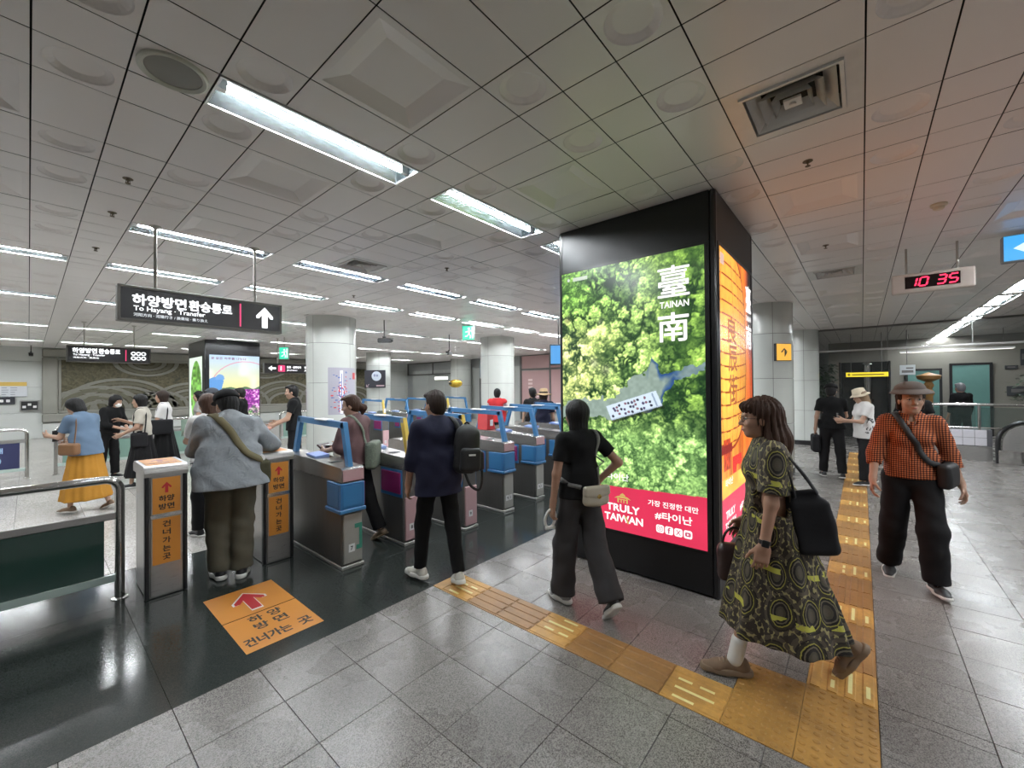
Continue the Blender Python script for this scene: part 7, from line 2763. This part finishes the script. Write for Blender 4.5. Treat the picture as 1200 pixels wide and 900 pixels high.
walker('person in black jacket with dark hair before the flower picture', (3.1, 10.6), 150, 1.68, C_BLACK, C_BLACK2, H_BLACK, 'short', fem=False, vox=.0145, sleeve=1.7, la=((10, 8), (30, 0)), ra=((10, 8), (30, 0)))
fm_, om_ = walker('man in black T-shirt facing left beside the map column', (3.17, 7.96), 152, 1.72, C_BLACK, C_BLACK2, H_BLACK, 'short', fem=False, vox=.010, la=((18, 10), (62, 0)), ra=((14, 8), (72, 0)), head=(6, 4, 0), sw=.182)
lf_ = held('leaflet', 'pinkish leaflet in the hand of the man in the black T-shirt', 'leaflet', om_)
gc = fm_.grip['L']
obj('sheet', MB().box(gc[0] - .06, gc[0] + .10, gc[1] - .05, gc[1] + .06, gc[2] - .01, gc[2] + .03, bev=.004), mat('leaflet_pink', (.58, .30, .24), .5), lf_)
# beyond the gates
fr_, or_ = walker('short haired woman in red vest with back turned beyond the gates', (7.1, 6.5), 35, 1.62, cloth('lilac_shirt', (.42, .34, .38), .9), C_BLACK2, H_BLACK, 'short', vox=.013, sleeve=.8, la=((10, 12), (30, 0)), ra=((10, 12), (30, 0)))
top_garment(fr_, or_, C_RED, .026, .90, .12, .010, .012, .011, 'vest', .003, .075, seed=3.0, sl_r=(.07, .07, .06), vcut=0)
rb = thing('red_bag', 'red shopping bag standing on the hood of the second blue fronted gate', 'bag', (5.95, 6.2, .0))
rb.location = (4.94, GY + .05 + 1.12, .9672)
obj('bag_body', MB().prism([(-.10, -.13, 0), (.10, -.13, 0), (.055, -.10, .26), (-.055, -.10, .26)], (0, .22, 0)), mat('bag_red', (.55, .03, .035), .45, var=.08), rb)
obj('bag_label', MB().box(-.03, .04, -.134, -.128, .06, .16), M_LABEL, rb)
walker('dark haired person in dark clothes beyond the right hand gates', (7.3, 5.6), 60, 1.63, C_BLACK2, C_BLACK2, H_BLACK, 'short', vox=.0145)
fh_, oh_ = walker('person in wide straw hat and navy top beyond the right hand gates', (6.80, 4.95), 20, 1.60, C_NAVY, C_BLACK2, H_DKBROWN, 'bob', vox=.011)
M_STRAW = mat('straw', (.42, .30, .165), .8, var=.25, vscale=60, bump=.4, bscale=200)
bucket_hat(fh_, oh_, M_STRAW, brim=.17)
# right hand side
fk_, ok_ = walker('person in black cap, black T-shirt and trousers with back turned on the tactile path', (9.30, .42), 12, 1.64, C_BLACK, C_BLACK2, H_BLACK, 'short', vox=.010, fat=1.05, la=((2, 10), (10, 4)), ra=((18, 10), (80, -12)), head=(-16, 6, 0), ll=((6, 3), (0, 2)), rl=((-8, 3), (-12, 2)), rf=(10, 4))
cap_hat(fk_, ok_, C_BLACK)
kb = held('duffel_bag', 'black bag hanging at the side of the black capped person', 'bag', ok_)
bc = fk_.grip['L'] + v3(0, .02, -.16)
sdf_obj('bag_body', [boxp(bc, (.15, .06, .16), .04, I3, .02)], .010, M_TOTE, kb)
q = MB(); q.tube([tuple(bc + v3(.09 * math.cos(a), 0, .13 + .06 * math.sin(a))) for a in np.linspace(0, PI, 12)], .009, 8); obj('bag_handle', q, M_TOTE, kb, smooth=True)
ft_, ot_ = walker('woman in white printed T-shirt and pale bucket hat looking at a phone', (8.95, -.02), 112, 1.56, C_WHITE, C_BLACK2, mat('hair_fair', (.20, .13, .075), .5), 'long', vox=.010, hem=.84, off=.024, la=((26, 8), (95, -6)), ra=((16, 6), (90, -24)), head=(4, 18, 0), ll=((8, 3), (0, 2)), rl=((-8, 3), (-14, 2)), rf=(10, 4))
bucket_hat(ft_, ot_, mat('straw_pale', (.58, .50, .38), .8, var=.15, vscale=50), brim=.135)
ph = held('phone', 'phone held by the woman in the white T-shirt', 'phone', ot_)
gc = (ft_.grip['L'] + ft_.grip['R']) / 2
obj('phone_body', MB().box(gc[0] - .005, gc[0] + .005, gc[1] - .038, gc[1] + .038, gc[2] - .03, gc[2] + .12, bev=.003), M_BLACK, ph)
# print on the back of her T-shirt
tgt = top_garment(ft_, ot_, C_WHITE, .024, .84, .62, .008, .01, get=True)
q = MB()
rr_ = random.Random(3)
for k in range(16):
    p = ft_.J['waist'] - ft_.lt * (-.20) - ft_.fw * 0 + ft_.up * rr_.uniform(-.12, .14) + ft_.fw * rr_.uniform(-.07, .06)
    Q = curve_on(tgt, [p, p + ft_.fw * rr_.uniform(-.035, .035) + ft_.up * rr_.uniform(-.03, .03), p + ft_.fw * rr_.uniform(-.04, .04) + ft_.up * rr_.uniform(-.04, .04)], .002, 8)
    ribbon(q, Q, .012, .002, tgt)
obj('shirt_print', q, M_INK, ot_)
walker('person in black T-shirt half hidden behind the orange shirted woman', (9.7, -.66), 175, 1.62, C_BLACK, C_BLACK2, H_DKBROWN, 'short', vox=.0145, la=((6, 14), (40, -20)), ra=((6, 14), (40, -20)))
walker('grey haired man in dark jacket beyond the glass balustrade', (15.2, -1.90), 30, 1.66, C_BLACK, C_BLACK2, hair_mat('grey', (.16, .16, .17)), 'short', fem=False, vox=.014, sleeve=1.7)
# ------------------------------------------------------------------ escalator hall beyond the glass band on the right
def glass_mat(name, col, rough=.02, alpha=.22):
    k = NT(name)
    k.set(col, rough, 0, .8)
    f = k.noise(k.pos('world'), 1.3, 2)
    k.l(k.ramp(f, [(0, max(.02, rough * .8)), (1, rough * 1.4)]), k.b.inputs['Roughness'])
    k.b.inputs['Alpha'].default_value = alpha
    return k.m


M_SMOKEGLASS = glass_mat('smoke_screen_glass', (.05, .055, .052), .03, .20)
M_BALGLASS = glass_mat('balustrade_glass', (.06, .09, .08), .03, .25)
HX = 14.45
sg = thing('glass_smoke_screen', 'glass band hanging from the ceiling across the right hand hall', 'glass screen', (HX, 0, 0))
ys = [.92, -.52, -2.0, -3.5, -5.0, -6.6, -8.2]
for a, b in zip(ys[:-1], ys[1:]):
    obj('pane', MB().box(-.006, .006, b + .006, a - .006, 2.60, 3.16), M_SMOKEGLASS, sg)
obj('top_channel', MB().box(-.03, .03, ys[-1], ys[0], 3.15, CZ - .002, bev=.004), M_DSTEEL, sg)
obj('bottom_channel', MB().box(-.03, .03, ys[-1], ys[0], 2.56, 2.605, bev=.004), M_STEEL, sg)
for y in ys[1:-1]:
    obj('mullion', MB().box(-.012, .012, y - .008, y + .008, 2.6, 3.16), M_DSTEEL, sg)

gp = thing('glass_partition', 'frameless glass partition under the hanging glass band', 'glass screen', (HX, 0, 0))
for a, b in ((.92, -.52),):
    obj('pane', MB().box(-.006, .006, b + .006, a - .006, .02, 2.56), M_SMOKEGLASS, gp)
obj('floor_channel', MB().box(-.03, .03, -.52, .92, 0, .02, bev=.004), M_DSTEEL, gp)

bl = thing('balustrade', 'glass balustrade with steel top rail around the escalator well', 'balustrade', (13.3, 0, 0))
obj('top_rail', MB().tube([(0, -.9, 1.20), (0, -6.5, 1.20)], .032, 14), M_CHROME, bl, smooth='auto')
obj('mid_rail', MB().tube([(0, -.9, .70), (0, -6.5, .70)], .018, 10), M_CHROME, bl, smooth='auto')
for y in (-.95, -1.92, -2.9, -3.9, -4.9):
    obj('post', MB().tube([(0, y, .0), (0, y, 1.19)], .026, 12), M_CHROME, bl, smooth='auto')
ysb = [-.97, -1.90, -2.88, -3.88, -4.88]
for a, b in zip(ysb[:-1], ysb[1:]):
    obj('pane', MB().box(-.006, .006, b + .03, a - .03, .70, 1.14), M_BALGLASS, bl)
M_WTILE = mat('white_wall_tile', (.66, .65, .70), .18, var=.06)
kb_ = struct(obj('trim_2', MB().box(13.28, 13.5, -2.10, -.95, .02, .66), mat('tile_grout', (.12, .12, .13), .7)), 'low white tiled kerb below the balustrade')
tm_ = MB().box(-.012, 0, -.086, .086, -.083, .083, bev=.004).mesh('wall_tile', M_WTILE)
for i in range(6):
    for j in range(2):
        link('wall_tile', tm_, kb_, (13.28, -1.045 - .178 * i, .40 + .172 * j))
obj('kerb_skirting', MB().box(13.262, 13.28, -2.10, -.95, .0, .30, bev=.003), M_STEEL, kb_)
es = thing('escalator_newel', 'grey rounded escalator end beside the white tiled kerb', 'escalator', (12.98, -2.55, 0))
pts = [(0, .42, 0), (0, .42, .45)] + [(0, .42 * math.cos(a), .45 + .42 * math.sin(a)) for a in [R(t) for t in range(15, 180, 15)]] + [(0, -.42, .45), (0, -.42, 0)]
q = MB(); q.prism([(0, p[1] * .86, p[2] * .93) for p in pts], (.05, 0, 0))
obj('side_panel', q, M_STEEL, es)
obj('handrail_belt', MB().tube([(.025, p[1], p[2]) for p in pts], .04, 10), M_BLACK, es, smooth='auto')
obj('skirt', MB().box(-.04, .09, -.42, .42, 0, .28, bev=.01), M_CHROME, es)
br = thing('folding_barrier', 'black folding A frame stand at the right edge near the escalator', 'stand', (12.4, -2.5, 0))
for s_ in (-1, 1):
    for y in (0, -.5):
        obj('leg', MB().tube([(s_ * .28, y, 0), (0, y, .72)], .016, 8), M_BLACK, br)
for z in (.25, .5):
    obj('cross_bar', MB().tube([(-.28 * (1 - z / .72), 0, z), (-.28 * (1 - z / .72), -.5, z)], .012, 8), M_BLACK, br)
obj('hinge_bar', MB().tube([(0, 0, .72), (0, -.5, .72)], .018, 8), M_BLACK, br)

# yellow lit sign over a dark opening, chrome shaft
ys_ = thing('yellow_lit_sign', 'long yellow lit sign above a dark opening in the far hall', 'sign', (16.3, -.10, 0))
obj('sign_case', MB().box(0, .16, -.545, .545, 1.88, 2.03, bev=.006), M_INK, ys_)
f_ = obj('lit_face', MB().box(-.004, 0, -.49, .47, 1.89, 2.02), emitter('yellow_glow', (.92, .72, .03), 1.5), ys_)
q = MB(); q.add([(-.0046, y, z) for y, z in circle(.40, 1.955, .035, 12)], [tuple(range(12))]); q.add([(-.0046, y, z) for y, z in ((.33, 1.935), (-.40, 1.935), (-.40, 1.97), (.33, 1.97))], [(0, 1, 2, 3)])
obj('lettering', q, mat('amber_print', (.35, .26, .02), .5), f_)
for y in (-.35, .35):
    obj('rod', MB().tube([(.08, y, 2.03), (.08, y, CZ)], .008, 8), M_DSTEEL, ys_)
dk = thing('dark_kiosk', 'dark recessed opening below the yellow sign', 'opening', (16.5, -.05, 0))
obj('back_panel', MB().box(.5, .55, -.55, .55, 0, 2.35), M_BLACK, dk)
for y in (-.6, .55):
    obj('side_panel', MB().box(0, .55, y, y + .05, 0, 2.35), M_BLACK, dk)
obj('lintel', MB().box(.36, .5, -.55, .55, 2.05, 2.35), M_BLACK, dk)
ch = thing('chrome_post', 'shiny chrome post standing before the dark opening', 'post', (16.72, -.13, 0))
obj('shaft', MB().lathe([(.11, 0), (.11, 2.30)], 24), M_CHROME, ch, smooth=True)
obj('finial', MB().sphere((0, 0, 2.27), .12, 18, 10, 0, (1, 1, .7)), M_CHROME, ch, smooth=True)
obj('collar', MB().lathe([(.15, 1.12), (.15, 1.2), (.1, 1.24)], 24), M_CHROME, ch, smooth='auto')
hs = thing('hanging_sign', 'small pale hanging sign in the far hall right of the yellow sign', 'sign', (16.2, -.98, 0))
obj('sign_board', MB().box(-.03, .03, -.17, .15, 1.92, 2.20, bev=.006), mat('sign_palegrey', (.62, .66, .68), .4), hs)
obj('rod', MB().tube([(0, 0, 2.2), (0, 0, CZ)], .01, 8), M_DSTEEL, hs)
obj('sign_print', MB().box(-.034, -.03, -.13, .11, 1.98, 2.05).box(-.034, -.03, -.13, .02, 2.09, 2.13), M_DSTEEL, hs)

# end wall furniture
M_TEAL = mat('teal_glass', (.16, .33, .30), .15, var=.08, coat=.3)
M_CREAM = mat('cream_wall', (.26, .25, .215), .5, var=.06, space='world', vscale=2)
ew = wall_x('wall_end', 19.6, -5.6, .95, 0, CZ + .2, M_CREAM, 'cream end wall of the escalator hall with teal doors', .2)
for (y0, y1, z1, lab) in ((-1.95, -1.2, 2.1, 'teal glass door in the end wall, nearer the yellow sign'), (-3.05, -2.25, 2.25, 'teal glass door in dark frame further right on the end wall')):
    d_ = thing('glass_door', lab, 'door', (19.58, (y0 + y1) / 2, 0))
    w_ = (y1 - y0) / 2
    obj('door_frame', MB().box(-.06, 0, -w_ - .07, -w_, 0, z1 + .07).box(-.06, 0, w_, w_ + .07, 0, z1 + .07).box(-.06, 0, -w_, w_, z1, z1 + .07), M_BLACK, d_)
    obj('door_leaf', MB().box(-.04, -.01, -w_, w_, 0, z1), M_TEAL, d_)
    obj('pull_handle', MB().tube([(-.08, w_ * .7, .9), (-.08, w_ * .7, 1.4)], .015, 8), M_CHROME, d_)
rr_ = random.Random(8)
for k, (y, z, w_, h_) in enumerate(((-3.62, 1.42, .22, .3), (-4.05, 1.30, .2, .2), (-3.5, 2.15, .13, .12), (-3.95, 2.2, .14, .13), (-4.5, 2.25, .16, .15), (-3.75, 2.45, .07, .5))):
    p_ = thing('wall_notice', ('dark square notice on the end wall behind the leafy plant', 'smaller dark notice beside the square notice', 'small dark plate high on the end wall, first of three', 'small dark plate high on the end wall, second of three', 'small dark plate high on the end wall, third of three', 'tall narrow dark strip high on the end wall')[k], 'notice', (19.58, y, z))
    obj('plate', MB().box(-.03, 0, -w_, w_, -h_ / 2, h_ / 2, bev=.006), mat('notice_slate', (.05, .055, .06), .4), p_)
    obj('plate_print', MB().box(-.033, -.03, -w_ * .6, w_ * .6, -h_ * .15, h_ * .2), M_DSTEEL, p_)
bar = thing('pendant_bar_light', 'long pale strip light hanging in the far hall', 'light', (17.5, -1.9, 2.62))
obj('lamp_case', MB().box(-.06, .06, -1.3, 1.0, 0, .05, bev=.008), M_LFRAME, bar)
obj('diffuser', MB().box(-.05, .05, -1.28, .98, -.006, 0), emitter('soft_white', (1, .97, .9), 2.0), bar)
for y in (-1.1, .8):
    obj('rod', MB().tube([(0, y, .05), (0, y, CZ - 2.62)], .006, 6), M_DSTEEL, bar)
cn = thing('ornamental_lamp', 'ochre tiered ornament standing in the far hall', 'ornament', (17.0, -1.48, 0))
obj('stand', MB().lathe([(.09, 0), (.09, 1.3), (.13, 1.4), (.07, 1.5), (.12, 1.62), (.07, 1.72), (.24, 1.80), (.27, 1.9), (.10, 1.96), (.0001, 2.0)], 18), mat('ochre_wood', (.30, .16, .05), .5, var=.2, vscale=12), cn, smooth='auto')
obj('base', MB().lathe([(.22, 0), (.22, .05), (.1, .08)], 18), M_BLACK, cn, smooth='auto')


def plant(label, x, y, h, spread, n, seed, droop=.5, pot=.2, z0=.5, leaf=.16):
    g = thing('potted_plant', label, 'plant', (x, y, 0))
    r = random.Random(seed)
    obj('pot', MB().lathe([(.0001, .0), (pot * .75, 0), (pot, .42), (pot * 1.06, .44), (pot * .92, .44), (pot * .9, .40), (.0001, .40)], 20), mat('pot_glaze', (.10, .085, .075), .3, var=.1), g, smooth='auto')
    st = MB()
    tips = []
    for k in range(7):
        a = 2 * PI * k / 7 + r.random()
        d = spread * r.uniform(.25, .8)
        hh = h * r.uniform(.72, 1)
        pts = [(0, 0, .38), (d * .25 * math.cos(a), d * .25 * math.sin(a), z0 + .2), (d * .6 * math.cos(a), d * .6 * math.sin(a), .4 + (hh - .4) * .6), (d * math.cos(a), d * math.sin(a), hh)]
        st.tube(pts, [.018, .014, .010, .004], 6)
        tips += [pts[2], pts[3], tuple((p + q_) / 2 for p, q_ in zip(pts[2], pts[3])), tuple((p + q_) / 2 for p, q_ in zip(pts[1], pts[2]))]
    obj('stem', st, mat('plant_stem', (.07, .055, .03), .7), g)
    lf = MB()
    for k in range(n):
        b = Vector(r.choice(tips)) + Vector((r.gauss(0, spread * .28), r.gauss(0, spread * .28), r.gauss(0, h * .06)))
        if b.z < z0: b.z = z0 + r.random() * .3
        a = r.random() * 2 * PI
        t = Vector((math.cos(a), math.sin(a), r.uniform(-droop, .4))).normalized()
        s = t.cross(Vector((0, 0, 1))).normalized()
        L = leaf * r.uniform(.6, 1.25); W = L * .26
        m = t.cross(s) * (-.06 * L)
        P = [b, b + t * L * .4 + s * W + m, b + t * L, b + t * L * .4 - s * W + m, b + t * L * .45]
        lf.add([tuple(p) for p in P], [(0, 1, 4), (1, 2, 4), (2, 3, 4), (3, 0, 4)])
    o = obj('foliage', lf, mat('leaf_green', (.022, .055, .022), .4, var=.35, vscale=14), g)
    o['kind'] = 'stuff'
    return g


plant('tall dark leafed potted plant beside the far white tiled column', 15.4, .93, 2.25, .34, 900, 4, .9, .22, 1.0, .20)
plant('leafy potted tree at the right edge before the end wall', 13.7, -2.98, 1.98, .62, 1100, 9, .5, .24, 1.25, .13)
